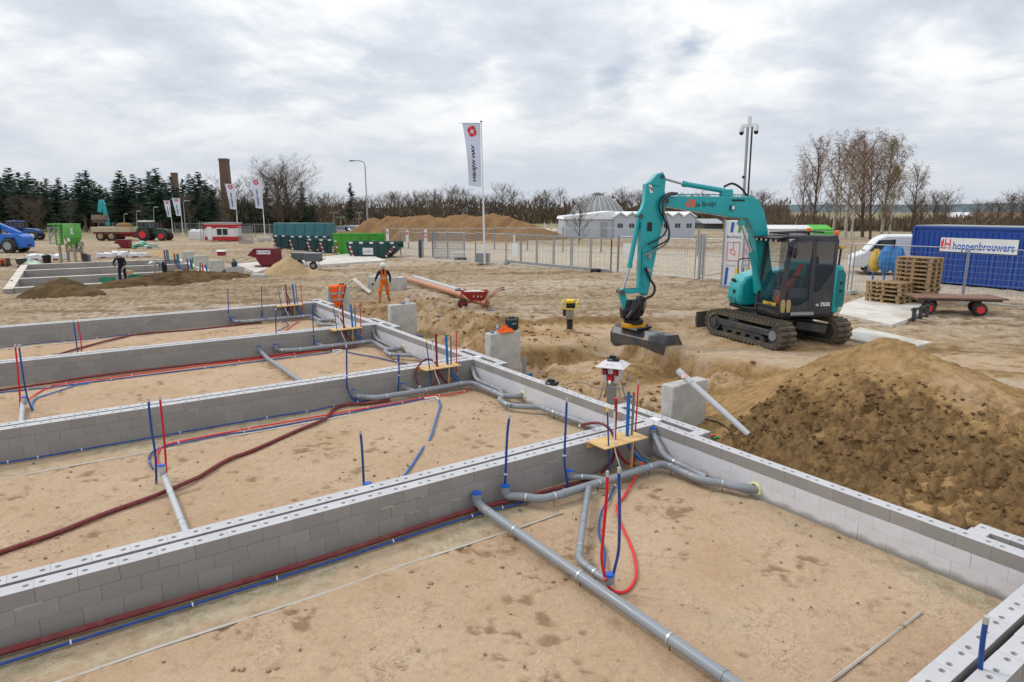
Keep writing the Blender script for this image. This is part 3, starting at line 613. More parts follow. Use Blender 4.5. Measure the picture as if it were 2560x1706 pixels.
# concrete edging laths of the footings, lying in the sand in front of each cross wall
def lath(label, a, b0, b1):
    m = MB(); n = int((b1 - b0) / .8)
    m.tube([HP(a + .008 * math.sin(i * 1.7), b0 + (b1 - b0) * i / n, FLOOR + .004 + .006 * math.sin(i * 2.3)) for i in range(n + 1)], .016, 4)
    tag(m.build('edging_strip', m_conc_pale), label, 'edging strip')
lath('pale edging strip in the sand under the long grey drain pipe', -6.49, -2.2, 5.33)
lath('pale edging strip in the sand beside the red and blue hoses of the second house', -12.42, -3.0, 6.6)
lath('pale edging strip along the taped blue hoses of the third house', -18.55, -3.0, 6.6)
lath('thin edging strip in the sand of the outermost house', -24.7, -3.0, 4.5)
lath('pale edging strip beside the wall with the single blue riser', -2.55, 4.6, 7.02)
# ------------------------------------------------------------------ drains, conduits and hoses in the houses
def sheet(x0, y0, s): return lambda x, y: (x0 + x / s, y0 + y / s)     # survey sheets (enlargements of the photo)
C, C2, C7, C4, C3 = sheet(1180, 1080, 5.6), sheet(1500, 1080, 5.6), sheet(1480, 1000, 7.84), sheet(1380, 1240, 6.03), sheet(800, 1050, 2.39)
E_, F_, GS, K_, H_, Q_ = sheet(840, 850, 7.84), sheet(1000, 850, 7.84), sheet(960, 750, 3.136), sheet(540, 650, 3.677), sheet(780, 720, 7.84), sheet(540, 700, 7.843)
L3, L2, L0, L8, NN = sheet(340, 960, 3.92), sheet(0, 1150, 2.82), sheet(0, 1020, 7.84), sheet(0, 840, 6.533), sheet(1480, 900, 7.84)
L9, L7 = sheet(0, 800, 7.84), sheet(0, 750, 3.136)
ID = lambda x, y: (x, y)
def SV(sh, pts, z=-.43):
    o = []
    for p in pts: o.append(G(*sh(p[0], p[1]), p[2] if len(p) > 2 else z))
    return o
def clamp(parent, p, d, r, floor=FLOOR):
    d = Vector(d).normalized(); m = MB(); m.cyl(p - d * .011, p + d * .011, r + .006, n=14); q = m.build('clamp', m_zinc, parent)
    s = d.cross(Vector((0, 0, 1))).normalized()
    m = MB(); m.cyl((p.x, p.y, floor - .03), (p.x, p.y, p.z - r + .004), .007, n=5); m.build('pin', m_steel_dark, q)
def drain(label, runs, cups=(), clamps=(), foam=None, rough=None):
    """runs: (points, radius); the first run is the main pipe, the others branch from it"""
    o0 = runs[0][0][0]; root = T('drain_pipe', label, 'drain pipe', (o0.x, o0.y, FLOOR)); off = Vector((o0.x, o0.y, FLOOR))
    for i, (pts, r) in enumerate(runs):
        pts = [Vector(p) - off for p in pts]; path = rounded(pts, .11, 6); m = MB(); m.tube(path, r, 16); m.build('pipe', m_pvc, root)
        acc = 0                                        # thicker sockets where the fittings join
        for j in range(1, len(pts) - 1):
            d0 = (pts[j] - pts[j - 1]); d1 = (pts[j + 1] - pts[j])
            if d0.length > .3:
                q = pts[j] - d0.normalized() * .15; m = MB(); m.cyl(q - d0.normalized() * .035, q + d0.normalized() * .035, r * 1.09, n=16); m.build('socket', m_pvc, root)
            if d1.length > .3:
                q = pts[j] + d1.normalized() * .15; m = MB(); m.cyl(q - d1.normalized() * .035, q + d1.normalized() * .035, r * 1.09, n=16); m.build('socket', m_pvc, root)
    for p, r in cups:
        p = Vector(p) - off; m = MB(); m.cyl((p.x, p.y, p.z - .10), p, r * 1.13, r * 1.17, n=18); s = m.build('pipe_end', m_pvc, root)
        m = MB(); m.cyl((p.x, p.y, p.z - .004), (p.x, p.y, p.z + .006), r * 1.19, n=18); m.cyl((p.x, p.y, p.z + .006), (p.x, p.y, p.z + .012), r * .95, n=18); m.build('cap', m_cupblue, s)
    for p, d, r in clamps: clamp(root, Vector(p) - off, d, r, 0)
    if foam is not None:
        m = MB(); p = Vector(foam) - off; ax = Vector((D1[0], D1[1], 0))
        m.tube([p + (ax * math.cos(t) + Vector((0, 0, 1)) * math.sin(t)) * (.085 + random.uniform(-.008, .008)) for t in [k * math.pi / 10 - .6 for k in range(15)]], [.022 + random.uniform(-.006, .008) for k in range(15)], 7); m.build('foam_ring', m_foam, root)
    return root
def cl_on(pts, r, at):
    return [(Vector(pts[i]).lerp(Vector(pts[i + 1]), t), Vector(pts[i + 1]) - Vector(pts[i]), r) for i, t in at]
def dn(p, z): return Vector((p.x, p.y, z))
RP = .060
# first house
s = G(*C(465, 757), -.27)
main = [s, dn(s, -.43)] + SV(C, [(680, 905), (960, 945), (1180, 895)]) + SV(C2, [(690, 495), (860, 445), (990, 490), (1330, 640), (1500, 690), (1740, 722), (1900, 772)]) + [HP(-5.24, 8.02, -.43)]
s2 = G(*C7(1200, 550), -.05); sub = [s2, dn(s2, -.14)] + SV(C2, [(905, 345, -.38), (1040, 420, -.41), (1490, 640, -.42)])
s3 = G(*C(1370, 545), -.28); br = [s3, dn(s3, -.40)] + SV(C, [(1430, 628, -.41), (1700, 637, -.42), (1850, 672, -.42)])
tee = SV(C, [(1640, 745), (1618, 880)]) + SV(C4, [(480, 320), (398, 970), (740, 1225), (862, 1290)]); cup4 = dn(tee[-1], -.35)
drain('grey branched drain pipe with three blue capped ends under the shelf beside the power box', [(main, RP), (sub, .052), (br, .042), (tee + [cup4], .045)],
      [(s, RP), (s2, .056), (s3, .045), (cup4, .05)], cl_on(main, RP, [(2, .3), (3, .85), (4, .42), (5, .0), (7, .02), (9, .9)]) + cl_on(tee, .045, [(0, .9), (2, .02), (2, .72), (3, .75)]) + cl_on(sub, .052, [(3, .02)]) + cl_on(br, .042, [(2, .4)]), HP(-5.26, 7.975, -.42))
s = G(*C(65, 858), -.28); long1 = [s, dn(s, -.41)] + SV(C, [(150, 1065, -.43)]) + [G(1840, 1712, -.43), G(2010, 1830, -.43)]
drain('long straight grey drain pipe running across the sand from a blue capped end', [(long1, RP)], [(s, RP)], cl_on(long1, RP, [(2, .0), (2, .19), (2, .50), (2, .82)]))
# second house
s = G(*E_(322, 968), -.28); main = [s, dn(s, -.43)] + SV(E_, [(450, 1110), (760, 1140), (980, 1110)]) + SV(F_, [(480, 990), (1190, 862), (1380, 842), (1500, 880), (1880, 1040), (2010, 1100), (2240, 1110)]) + [HP(AB(G(*F_(2300, 1120), -.43))[0], 8.02, -.43)]
loop = SV(F_, [(2040, 1105), (1930, 1170), (2080, 1265), (2330, 1310)]) + SV(GS, [(1230, 842), (1335, 885), (1560, 962), (1760, 1040)])
s2 = G(*F_(1388, 402), -.05); sub = [s2, dn(s2, -.14)] + SV(F_, [(1480, 745, -.37), (1540, 805, -.41), (1830, 930, -.42), (1960, 985, -.42), (2010, 1070, -.42)])
s3 = G(*E_(1310, 858), -.28); br = [s3, dn(s3, -.39)] + SV(E_, [(1375, 955, -.41), (1540, 1000, -.42)])
drain('grey branched drain pipe looping back on itself behind the first cross wall', [(main, RP), (loop, .055), (sub, .05), (br, .042)], [(s, RP), (s2, .056), (s3, .045)],
      cl_on(main, RP, [(2, .05), (4, .0), (5, .02), (6, .0), (8, .0), (9, .0)]) + cl_on(loop, .055, [(2, .05), (5, .0), (6, .95)]) + cl_on(sub, .05, [(3, .05), (4, .0)]), HP(AB(G(*F_(2300, 1120), -.43))[0], 7.975, -.42))
s = G(*L3(248, 800), -.26); l2 = [s, dn(s, -.40)] + SV(L3, [(275, 900, -.43), (480, 1430, -.43), (520, 1530, -.43)])
rt = drain('short light grey drain pipe beside a red and a blue riser in the second house', [(l2, .045)], [(s, .05)], cl_on(l2, .045, [(2, .02), (2, .40), (2, .86)]))
for c in rt.children:
    if c.name.startswith(('pipe', 'socket')): c.data.materials[0] = m_pvc_lt
s = G(*C3(285, 380), -.30); drain('blue capped drain end peeping over the first cross wall', [([s, dn(s, -.42), dn(s, -.42) + Vector((.5, .1, 0))], .055)], [(s, .055)])
# third house
s = G(*K_(548, 778), -.28); main = [s, dn(s, -.43)] + SV(K_, [(610, 835), (770, 826), (1060, 792), (1350, 757), (1425, 748), (1475, 772), (1560, 822), (1600, 828)]) + [HP(AB(G(*K_(1690, 815), -.43))[0], 8.02, -.43)]
loop = SV(K_, [(1620, 815), (1545, 842), (1605, 872), (1830, 880), (1920, 925), (2060, 985)])
s2 = G(*K_(1440, 608), -.05); sub = [s2, dn(s2, -.14)] + SV(K_, [(1462, 710, -.38), (1500, 745, -.41), (1590, 785, -.42), (1640, 812, -.42)])
s3 = G(*K_(928, 748), -.30); br = [s3, dn(s3, -.39)] + SV(K_, [(1000, 795, -.42)])
drain('grey branched drain pipe of the third house, in front of its shelf', [(main, RP), (loop, .055), (sub, .05), (br, .042)], [(s, RP), (s2, .056), (s3, .045)],
      cl_on(main, RP, [(2, .0), (3, .0), (4, .02), (5, .0), (7, .3)]) + cl_on(loop, .055, [(2, .0), (3, .9)]) + cl_on(sub, .05, [(2, .9), (3, .6)]), HP(AB(G(*K_(1690, 815), -.43))[0], 7.975, -.42))
s = G(*K_(388, 792), -.28); l3 = [s, dn(s, -.41)] + SV(K_, [(415, 845, -.43), (480, 912, -.43), (600, 992, -.43), (790, 1125, -.43)])
drain('straight grey drain pipe crossing the red and blue hoses of the third house', [(l3, .055)], [(s, .055)], cl_on(l3, .055, [(2, .0), (3, .0), (4, .03), (4, .8)]))
s = G(*L8(392, 1000), -.26); l4 = [s, dn(s, -.40)] + SV(L8, [(375, 1085, -.43), (345, 1400, -.43), (335, 1500, -.43)])
rt = drain('light grey drain pipe between red and blue risers of the third house', [(l4, .045)], [(s, .048)], cl_on(l4, .045, [(2, .0), (2, .65)]))
for c in rt.children:
    if c.name.startswith(('pipe', 'socket')): c.data.materials[0] = m_pvc_lt
# fourth house
s = G(*Q_(322, 738), -.30); main = [s, dn(s, -.43)] + SV(Q_, [(400, 815), (560, 818), (960, 785), (1210, 762), (1710, 716), (1850, 706), (1930, 742), (2030, 792), (2080, 795)]) + [HP(AB(G(*Q_(2250, 800), -.43))[0], 8.02, -.43)]
loop = SV(Q_, [(2090, 795), (1970, 835), (2060, 875), (2320, 885), (2500, 950)])
s2 = G(*Q_(1905, 470), -.05); sub = [s2, dn(s2, -.14)] + SV(Q_, [(1940, 620, -.38), (2000, 690, -.42), (2070, 735, -.42), (2120, 780, -.42)])
s3 = G(*Q_(975, 735), -.33); br = [s3, dn(s3, -.40)] + SV(Q_, [(1040, 770, -.42)])
drain('grey branched drain pipe in the outermost house beside the orange jacket', [(main, RP), (loop, .055), (sub, .05), (br, .042)], [(s, RP), (s2, .056), (s3, .045)],
      cl_on(main, RP, [(2, .0), (3, .3), (5, .0), (6, .0)]), HP(AB(G(*Q_(2250, 800), -.43))[0], 7.975, -.42))
# hoses lying on the sand floors -------------------------------------------------------------
def hose(name, label, mat, r, pts, cat='hose', clips=0, tip=None, ribs=False, k=7, n=8, group=None):
    o0 = pts[0]; root = T(name, label, cat, (o0.x, o0.y, o0.z), 0, group); P = cr([p - o0 for p in pts], k)
    m = MB()
    if ribs:
        ln = sum((P[i + 1] - P[i]).length for i in range(len(P) - 1)); st = int(min(900, ln / .016)); Q = []; RS = []
        cum = [0]
        for i in range(len(P) - 1): cum.append(cum[-1] + (P[i + 1] - P[i]).length)
        j = 0
        for i in range(st + 1):
            d = ln * i / st
            while j < len(P) - 2 and cum[j + 1] < d: j += 1
            Q.append(P[j].lerp(P[j + 1], (d - cum[j]) / max(1e-6, cum[j + 1] - cum[j]))); RS.append(r * (1.07 if i % 2 else .93))
        m.tube(Q, RS, 8)
    else: m.tube(P, r, n)
    m.build('tube', mat, root)
    if clips:
        for i in range(clips):
            j = int((i + .5) / clips * (len(P) - 2)); d = (P[j + 1] - P[j]).normalized(); q = P[j]
            m = MB(); m.cyl(q - d * .007, q + d * .007, r + .0035, n=8); m.box((q.x, q.y, q.z + r + .008), (.012, .006, .02)); m.build('clip', m_white, root)
    if tip:
        d = (P[-1] - P[-2]).normalized(); m = MB(); m.cyl(P[-1] - d * .01, P[-1] + d * .05, r * 1.15, r * 1.0, n=8); m.build('end_cap', tip, root)
    return root
fz = FLOOR
hose('ribbed_hose', 'dark red ribbed hose lying tight along the first cross wall', m_dred, .034, [G(-250, 1705, -.50), G(0, 1632, -.50)] + SV(L2, [(1200, 1010, -.50), (2256, 697, -.50)]) + SV(C, [(0, 1095, -.5), (700, 925, -.51), (1370, 745, -.51), (1800, 640, -.51)]), ribs=True)
hose('water_hose', 'blue water hose with white clips along the first cross wall', m_blue, .0165, [G(-250, 1735, -.53), G(0, 1661, -.53)] + SV(L2, [(1200, 1070, -.53), (2256, 742, -.53)]) + SV(C, [(0, 1180, -.53), (650, 1005, -.53), (1370, 790, -.53), (1800, 690, -.53)]), clips=11)
P = SV(C4, [(800, 1245, -.36), (835, 1345, -.52), (980, 1452, -.54), (1150, 1412, -.54), (1268, 1210, -.54), (1250, 950, -.54), (1170, 700, -.54), (1040, 420, -.54), (985, 225, -.53), (1000, 105, -.53)]) + SV(C2, [(330, 920, -.53), (420, 760, -.52), (490, 645, -.5), (590, 420, -.35)])
hose('heating_hose', 'bright red hose looping over the sand to the capped end beside the tee branch', m_red2, .017, P, clips=0)
P = SV(C4, [(772, 1175, -.42), (795, 1040, -.50), (785, 800, -.53), (722, 620, -.53), (708, 430, -.53), (760, 210, -.52), (865, 40, -.52)]) + SV(C2, [(205, 760, -.52)])
hose('water_hose', 'blue hose bowing over the sand beside the red loop', m_blue, .015, P, tip=m_white)
def riser(label, mat, r, pts, tip=m_zinc, name='riser_pipe', clipz=None):
    """pts: survey pixels from the foot upwards; all stand over the foot point"""
    f = pts[0]; P = [f] + [AT(x, y, f.y + dy) for (x, y, dy) in pts[1:]]
    t = hose(name, label, mat, r, P, 'riser pipe', tip=tip, k=5)
    if clipz is not None:
        m = MB(); p = P[clipz] - P[0]; d = (P[clipz + (1 if clipz < len(P) - 1 else 0)] - P[clipz - 1]).normalized(); m.cyl(p - d * .008, p + d * .008, r * 1.5, n=10); m.build('clip', m_white, t)
    return t
def PX(sh, x, y, dy=0.0): return (*sh(x, y), dy)
riser('red riser bending out of the small capped end, grey tip', m_red, .017, [G(*C4(800, 1240), -.38), PX(C4, 750, 960), PX(C4, 765, 690), PX(C, 1885, 900), PX(C, 1895, 610)])
riser('blue riser bending out of the small capped end beside the red riser', m_blue, .017, [G(*C4(925, 1180), -.36), PX(C4, 1000, 850), PX(C4, 1015, 560), PX(C, 2065, 1050), PX(C, 2056, 560)])
riser('tall blue riser standing in the blue drain end nearest the tee branch', m_blue, .018, [G(*C(462, 742), -.28), PX(C, 470, 590), PX(C, 480, 300), PX(C, 497, 0), PX(ID, 1273, 1045)], clipz=1)
riser('tall blue riser with its white foot beside the small side branch', m_blue, .017, [G(*C(1345, 770), -.50), PX(C, 1300, 480), PX(C, 1296, 330), PX(C, 1305, 60), PX(ID, 1417, 1004)], clipz=2)
riser('blue riser standing alone behind the first cross wall, silver tip', m_blue, .018, [G(*C3(262, 405), -.40), PX(C3, 258, 300), PX(C3, 250, 160), PX(C3, 242, 80)])
riser('blue riser with crimped silver tip behind the nearest cross wall corner', m_blue, .020, [G(2452, 1740, -.25), PX(ID, 2450, 1680), PX(ID, 2457, 1600), PX(ID, 2464, 1556)])
# second house
hose('ribbed_hose', 'dark red ribbed hose wandering over the open sand of the second house', m_dred, .034, [G(-200, 1452, -.52), G(0, 1381, -.52)] + SV(L2, [(380, 522, -.52), (760, 372, -.52), (1100, 250, -.52), (1400, 122, -.52)]) + SV(L3, [(640, 900, -.52), (900, 745, -.52), (1176, 640, -.52)]) + [G(745, 1076, -.52)] + SV(K_, [(1000, 1462, -.52), (1085, 1372, -.52), (1190, 1332, -.52), (1400, 1318, -.52), (1600, 1290, -.52)]), ribs=True)
hose('water_hose', 'blue water hose with white clips along the second cross wall', m_blue, .0165, [G(-200, 1190, -.53), G(0, 1159, -.53)] + SV(L0, [(900, 945, -.53), (2352, 692, -.53)]) + SV(K_, [(360, 1470, -.53), (890, 1385, -.53), (1160, 1330, -.53), (1500, 1280, -.53)]), clips=9)
hose('heating_hose', 'red hose taped beside a blue one from the paired risers to the second shelf', m_red2, .0165, SV(L3, [(225, 800, -.44), (205, 700, -.53), (270, 612, -.53), (450, 560, -.53), (900, 475, -.53), (1176, 425, -.53)]) + SV(E_, [(0, 1440, -.53), (700, 1320, -.53), (1100, 1252, -.53), (1700, 1132, -.53), (1900, 1086, -.52), (2050, 1092, -.53)]) + SV(F_, [(1050, 1048, -.53), (1280, 1008, -.52), (1370, 925, -.5)]), clips=7)
hose('water_hose', 'blue hose taped beside the red one from the paired risers', m_blue, .0165, SV(L3, [(165, 835, -.46), (125, 745, -.53), (170, 662, -.53), (260, 622, -.53), (420, 585, -.53), (900, 492, -.53), (1176, 455, -.53)]) + SV(E_, [(0, 1482, -.53), (700, 1345, -.53), (1300, 1235, -.53), (1740, 1145, -.53)]), clips=6, tip=m_white)
hose('water_hose', 'short blue hose dipping under a mound of sand in the second house', m_lblue, .018, SV(E_, [(2010, 1172, -.53), (2052, 1300, -.53)]) + SV(GS, [(435, 850, -.53), (400, 965, -.53), (362, 1085, -.54), (335, 1130, -.62), (298, 1172, -.55), (230, 1280, -.54), (150, 1390, -.54)]))
hose('tee_piece', 'white elbow joint ending the taped blue hose', m_white, .014, SV(E_, [(1735, 1150, -.52), (1945, 1116, -.52), (1990, 1150, -.52), (2012, 1175, -.52)]), 'pipe joint')
riser('blue riser with squashed grey tip in the second house', m_blue, .017, [G(*L3(200, 960), -.54), PX(L3, 190, 700), PX(L3, 150, 430), PX(L3, 122, 170)])
riser('red riser with squashed grey tip in the second house', m_red, .017, [G(*L3(298, 870), -.50), PX(L3, 285, 650), PX(L3, 262, 400), PX(L3, 236, 150)])
riser('blue riser curving up beside the large blue capped end of the second house', m_blue, .018, [G(*E_(420, 1205), -.53), PX(E_, 320, 1150, -.06), PX(E_, 225, 950, -.08), PX(E_, 212, 700, -.08), PX(E_, 208, 200, -.08), (866, 868, -.08)], clipz=3)
riser('straight blue riser beside the small capped branch of the second house', m_blue, .017, [G(*E_(1215, 1010), -.45), PX(E_, 1235, 690), PX(E_, 1228, 300), (995, 905, 0)], clipz=1)
# third house
hose('ribbed_hose', 'dark red ribbed hose tight along the third cross wall', m_dred, .034, [G(-200, 1005, -.51), G(0, 976, -.51)] + SV(L9, [(1000, 1232, -.51), (2352, 1040, -.51)]) + SV(K_, [(300, 905, -.51), (800, 845, -.51), (1300, 795, -.51)]), ribs=True)
hose('water_hose', 'blue water hose running beside the dark red hose of the third house', m_blue, .016, [G(-200, 1012, -.53), G(0, 982, -.53)] + SV(L9, [(900, 1332, -.53), (1700, 1232, -.53), (2352, 1150, -.53)]) + SV(K_, [(0, 982, -.53), (350, 937, -.53), (680, 896, -.53), (1000, 858, -.53), (1070, 838, -.53)]), clips=8, tip=m_white)
hose('heating_hose', 'red hose sweeping away from the paired risers of the third house', m_red2, .0165, SV(L8, [(465, 1045, -.46), (600, 940, -.53), (800, 842, -.53), (920, 802, -.53), (1260, 757, -.53)]) + SV(L9, [(2352, 1112, -.53)]) + SV(K_, [(0, 957, -.53), (340, 915, -.53), (720, 866, -.53), (960, 835, -.53)]), clips=6)
hose('water_hose', 'blue hose sweeping away from the paired risers of the third house', m_lblue, .0165, SV(L8, [(535, 1215, -.54), (528, 1110, -.53), (600, 1020, -.53), (800, 950, -.53), (1050, 870, -.53), (1250, 805, -.53), (1450, 775, -.53)]))
hose('water_hose', 'blue hose crossing the sand towards the second cross wall', m_blue, .018, SV(H_, [(700, 1257, -.53), (900, 1300, -.53), (1300, 1372, -.53), (1680, 1462, -.53), (1950, 1510, -.53), (2200, 1570, -.54)]))
hose('tee_piece', 'white bent joint beside the blue hose of the third house', m_white, .014, SV(H_, [(400, 1222, -.52), (560, 1212, -.52), (575, 1245, -.52), (470, 1275, -.52)]), 'pipe joint')
riser('red riser with silver tip in the third house', m_red, .017, [G(*L8(332, 1170), -.54), PX(L8, 325, 1000), PX(L8, 290, 560), PX(L8, 250, 175)])
riser('blue riser with silver tip in the third house', m_blue, .017, [G(*L8(530, 1215), -.54), PX(L8, 440, 980), PX(L8, 370, 600), PX(L8, 312, 180)])
riser('blue riser standing in the large capped end of the third house', m_blue, .017, [G(*K_(560, 770), -.30), PX(K_, 554, 700), PX(K_, 550, 600), PX(K_, 550, 460)], clipz=1)
riser('straight blue riser beside the small branch of the third house', m_blue, .017, [G(*K_(903, 785), -.42), PX(K_, 897, 680), PX(K_, 890, 550), PX(K_, 886, 400)], clipz=1)
# fourth house
hose('ribbed_hose', 'dark red ribbed hose cutting across the sand of the outermost house', m_dred, .032, [G(100, 900, -.52)] + SV(L9, [(1150, 677, -.52), (1600, 542, -.52), (2352, 352, -.52)]) + SV(L7, [(1150, 262, -.52), (1500, 236, -.52), (1850, 197, -.52)]) + SV(Q_, [(400, 878, -.52), (900, 830, -.52)]), ribs=True)
hose('water_hose', 'blue water hose along the outermost cross wall', m_blue, .016, [G(-150, 885, -.53), G(0, 869, -.53)] + SV(L9, [(900, 442, -.53), (1700, 376, -.53), (2352, 306, -.53)]) + SV(L7, [(1200, 258, -.53)]), clips=5)
hose('heating_hose', 'short red hose lying in front of the outermost shelf', m_red2, .017, SV(Q_, [(1660, 785, -.50), (1500, 890, -.53), (1350, 1005, -.53)]))
hose('water_hose', 'short blue hose curling from a white joint in the outermost house', m_blue, .016, SV(Q_, [(1200, 995, -.53), (1330, 945, -.53), (1415, 895, -.53), (1390, 850, -.53), (1350, 820, -.52), (1270, 830, -.52)]), tip=m_white)
riser('blue riser of the outermost house standing next to a red one', m_blue, .016, [G(*L9(1522, 640), -.40), PX(L9, 1490, 400), PX(L9, 1440, 40)])
riser('red riser of the outermost house standing next to a blue one', m_red, .016, [G(*L9(1606, 635), -.40), PX(L9, 1580, 380), PX(L9, 1525, 40)])
riser('tall blue riser curving up from the capped end of the outermost house', m_blue, .017, [G(*Q_(400, 865), -.53), PX(Q_, 300, 790), PX(Q_, 250, 680), PX(Q_, 242, 500), PX(Q_, 230, 165)], clipz=2)
riser('straight blue riser at the middle of the outermost cross wall', m_blue, .017, [G(*Q_(900, 745), -.42), PX(Q_, 903, 575), PX(Q_, 895, 300), PX(Q_, 893, 118)], clipz=1)
# ------------------------------------------------------------------ plywood shelves with the service conduits
where = {'W1': 'beside the power box', 'W2': 'beside the slab with the radio', 'W3': 'beside the slab with the white cup', 'W4': 'beside the slab with the orange jacket'}
def services(w, jx, lean, tops):
    af = WF[w]; loc = HP(af, 0); wh = where[w]
    def lp(da, b, z): return (b, -da, z)              # local x = b, local y = -a
    rz = HROT + math.pi / 2
    b0, b1 = 6.46 + jx, 7.40 + jx
    r = T('plywood_shelf', f'plywood shelf on a batten holding upright conduits {wh}', 'shelf', loc, rz)
    m = MB(); m.box(((b0 + b1) / 2, -.218, .012), (b1 - b0, .425, .018)); m.build('board', m_ply, r, bevel=.002)
    m = MB(); m.box(((b0 + b1) / 2, -.022, -.045), (b1 - b0, .04, .09)); m.build('ledger', m_ply, r)
    m = MB(); m.bar((b0 + .60, -.40, FLOOR - .02), (b0 + .62, -.40, .003), .035, .022); m.build('leg', m_wood, r)
    def cond(label, mat, rr, da, b, top, down, tip=None, dl=(0, 0), ribs=False, cap=None):
        x, y = b + jx, -da; P = [Vector((x + d[0], y + d[1], d[2])) for d in down] + [Vector((x, y, .0)), Vector((x + dl[0] * .5, y + dl[1] * .5, top * .5)), Vector((x + dl[0], y + dl[1], top))]
        o = T('conduit', f'{label} through the shelf {wh}', 'conduit', loc, rz); m = MB()
        m.tube(cr(P, 6), rr, 10); m.build('tube', mat, o)
        if tip:
            q = P[-1]; m = MB(); m.cyl((q.x, q.y, q.z - .015), (q.x, q.y, q.z + cap[0]), rr * cap[1], rr * cap[2], n=10); m.build('end_cap', tip, o)
        return o
    lx = lean
    cond('blue conduit with yellow cap', m_blue, .0125, .36, b0 - jx + .14, tops[0], [(-.06, 0, -.52), (.01, -.02, -.36), (.02, 0, -.16)], m_yellow, (-.05 + lx, .0), cap=(.06, 1.5, 1.3))
    cond('thin white conduit', m_white, .012, .36, b0 - jx + .26, tops[0] + (-.02 if w == 'W1' else .0), [(.16, -.02, -.46), (.06, -.01, -.22)], m_grey, (-.02 + lx, 0), cap=(.03, 1.3, 1.2))
    cond('thick red conduit', m_dred if w != 'W1' else M('red service conduit', '#8d2326', .45, var=.06), .026, .20, b0 - jx + .42, tops[1], [(.42, -.06, -.50), (.25, -.02, -.42), (.05, 0, -.18)], m_red, (.0 + lx, 0), cap=(.006, 1.08, 1.08))
    cond('thick light blue conduit', m_lblue, .030, .20, b0 - jx + .70, tops[2], [(.40, -.05, -.5), (.22, -.02, -.38), (.05, 0, -.16)], m_green, (-.01 + lx, 0), cap=(.03, .98, .98))
    cond('green conduit', m_green, .020, .17, b0 - jx + .715, tops[2] + .03, [(.36, -.09, -.5), (.20, -.05, -.38), (.04, -.01, -.16)], None, (.0 + lx, 0))
    cond('grey conduit', m_grey, .022, .20, b0 - jx + .80, tops[2] - .01, [(.44, -.03, -.5), (.26, -.01, -.40), (.06, 0, -.16)], m_red, (.01 + lx, 0), cap=(.006, 1.1, 1.1))
    cond('thin red conduit', m_red, .013, .06, b0 - jx + 1.02, tops[3], [(-.05, -.05, -.54), (-.02, -.01, -.3)], m_zinc, (.03 + lx, 0), cap=(.05, 1.2, 1.2))
services('W1', 0, 0.0, (.60, .70, .74, .82)); services('W2', .0, -.02, (.66, .80, .72, .80)); services('W3', -.03, -.02, (.72, .78, .72, .80)); services('W4', -.04, -.04, (.78, .82, .80, .82))
# dark red hoses bending at the shelves
hose('ribbed_hose', 'dark red hose arching over the first cross wall from the shelf, clear end cap', m_dred, .024, [G(*C7(190, 1430), -.5), G(*C7(390, 1200), -.42), G(*C7(450, 980), -.2), G(*C7(425, 720), .03), AT(*C7(310, 540), G(*C7(425, 720), .03).y + .08), AT(*C7(130, 455), G(*C7(425, 720), .03).y + .3), AT(*C7(-120, 470), G(*C7(425, 720), .03).y + .5), AT(*GS(1545, 985), G(*C7(425, 720), .03).y + .62)], tip=m_white)
y2 = G(*F_(700, 500), .02).y - .12
hose('ribbed_hose', 'dark red hose coiled in a ring around the shelf of the second house', m_dred, .026, [AT(*F_(640, 890), y2 - .15), AT(*F_(730, 760), y2 - .1), AT(*F_(755, 600), y2 - .05), AT(*F_(715, 480), y2), AT(*F_(600, 390), y2 + .1), AT(*F_(470, 400), y2 + .05), AT(*F_(345, 530), y2 - .1), AT(*F_(300, 680), y2 - .15), AT(*F_(330, 820), y2 - .2), AT(*F_(375, 900), y2 - .2)], tip=m_white)
y3 = G(*H_(640, 780), .02).y
hose('ribbed_hose', 'dark red hose bent over at the shelf of the third house', m_dred, .024, [AT(*H_(645, 1050), y3 - .1), AT(*H_(660, 900), y3 - .05), AT(*H_(640, 770), y3), AT(*H_(580, 640), y3), AT(*H_(510, 560), y3 + .05), AT(*H_(455, 545), y3 + .1)], tip=m_grey)
y4 = G(*Q_(1435, 480), .02).y
hose('ribbed_hose', 'dark red hose bent over at the outermost shelf', m_dred, .024, [AT(*Q_(1320, 690), y4 - .1), AT(*Q_(1400, 600), y4), AT(*Q_(1437, 470), y4), AT(*Q_(1425, 350), y4), AT(*Q_(1355, 245), y4)], tip=m_white)
# ------------------------------------------------------------------ around the houses: slabs, tools, people
PIL = {}
for w, lb in (('W1', 'upright concrete slab with a grey pipe leaning on its top'), ('W2', 'upright concrete slab carrying a radio and an orange cloth'), ('W3', 'upright concrete slab with a white cup on top'), ('W4', 'upright concrete slab draped with an orange jacket')):
    c = WF[w] - (.26 if w != 'W4' else .35); o = T('concrete_slab', lb, 'concrete slab', HP(c, 9.05, -.75), HROT + math.pi / 2, 'upright concrete slabs along the long wall')
    m = MB(); m.box((0, 0, .65), (.95, .27, 1.30)); m.build('body', m_conc, o, bevel=.025); PIL[w] = HP(c, 9.05, .55)
    m = MB(); m.tube([(-.04, 0, 1.29), (-.04, 0, 1.325), (.04, 0, 1.325), (.04, 0, 1.29)], .006, 5); m.build('lifting_loop', m_steel_dark, o)
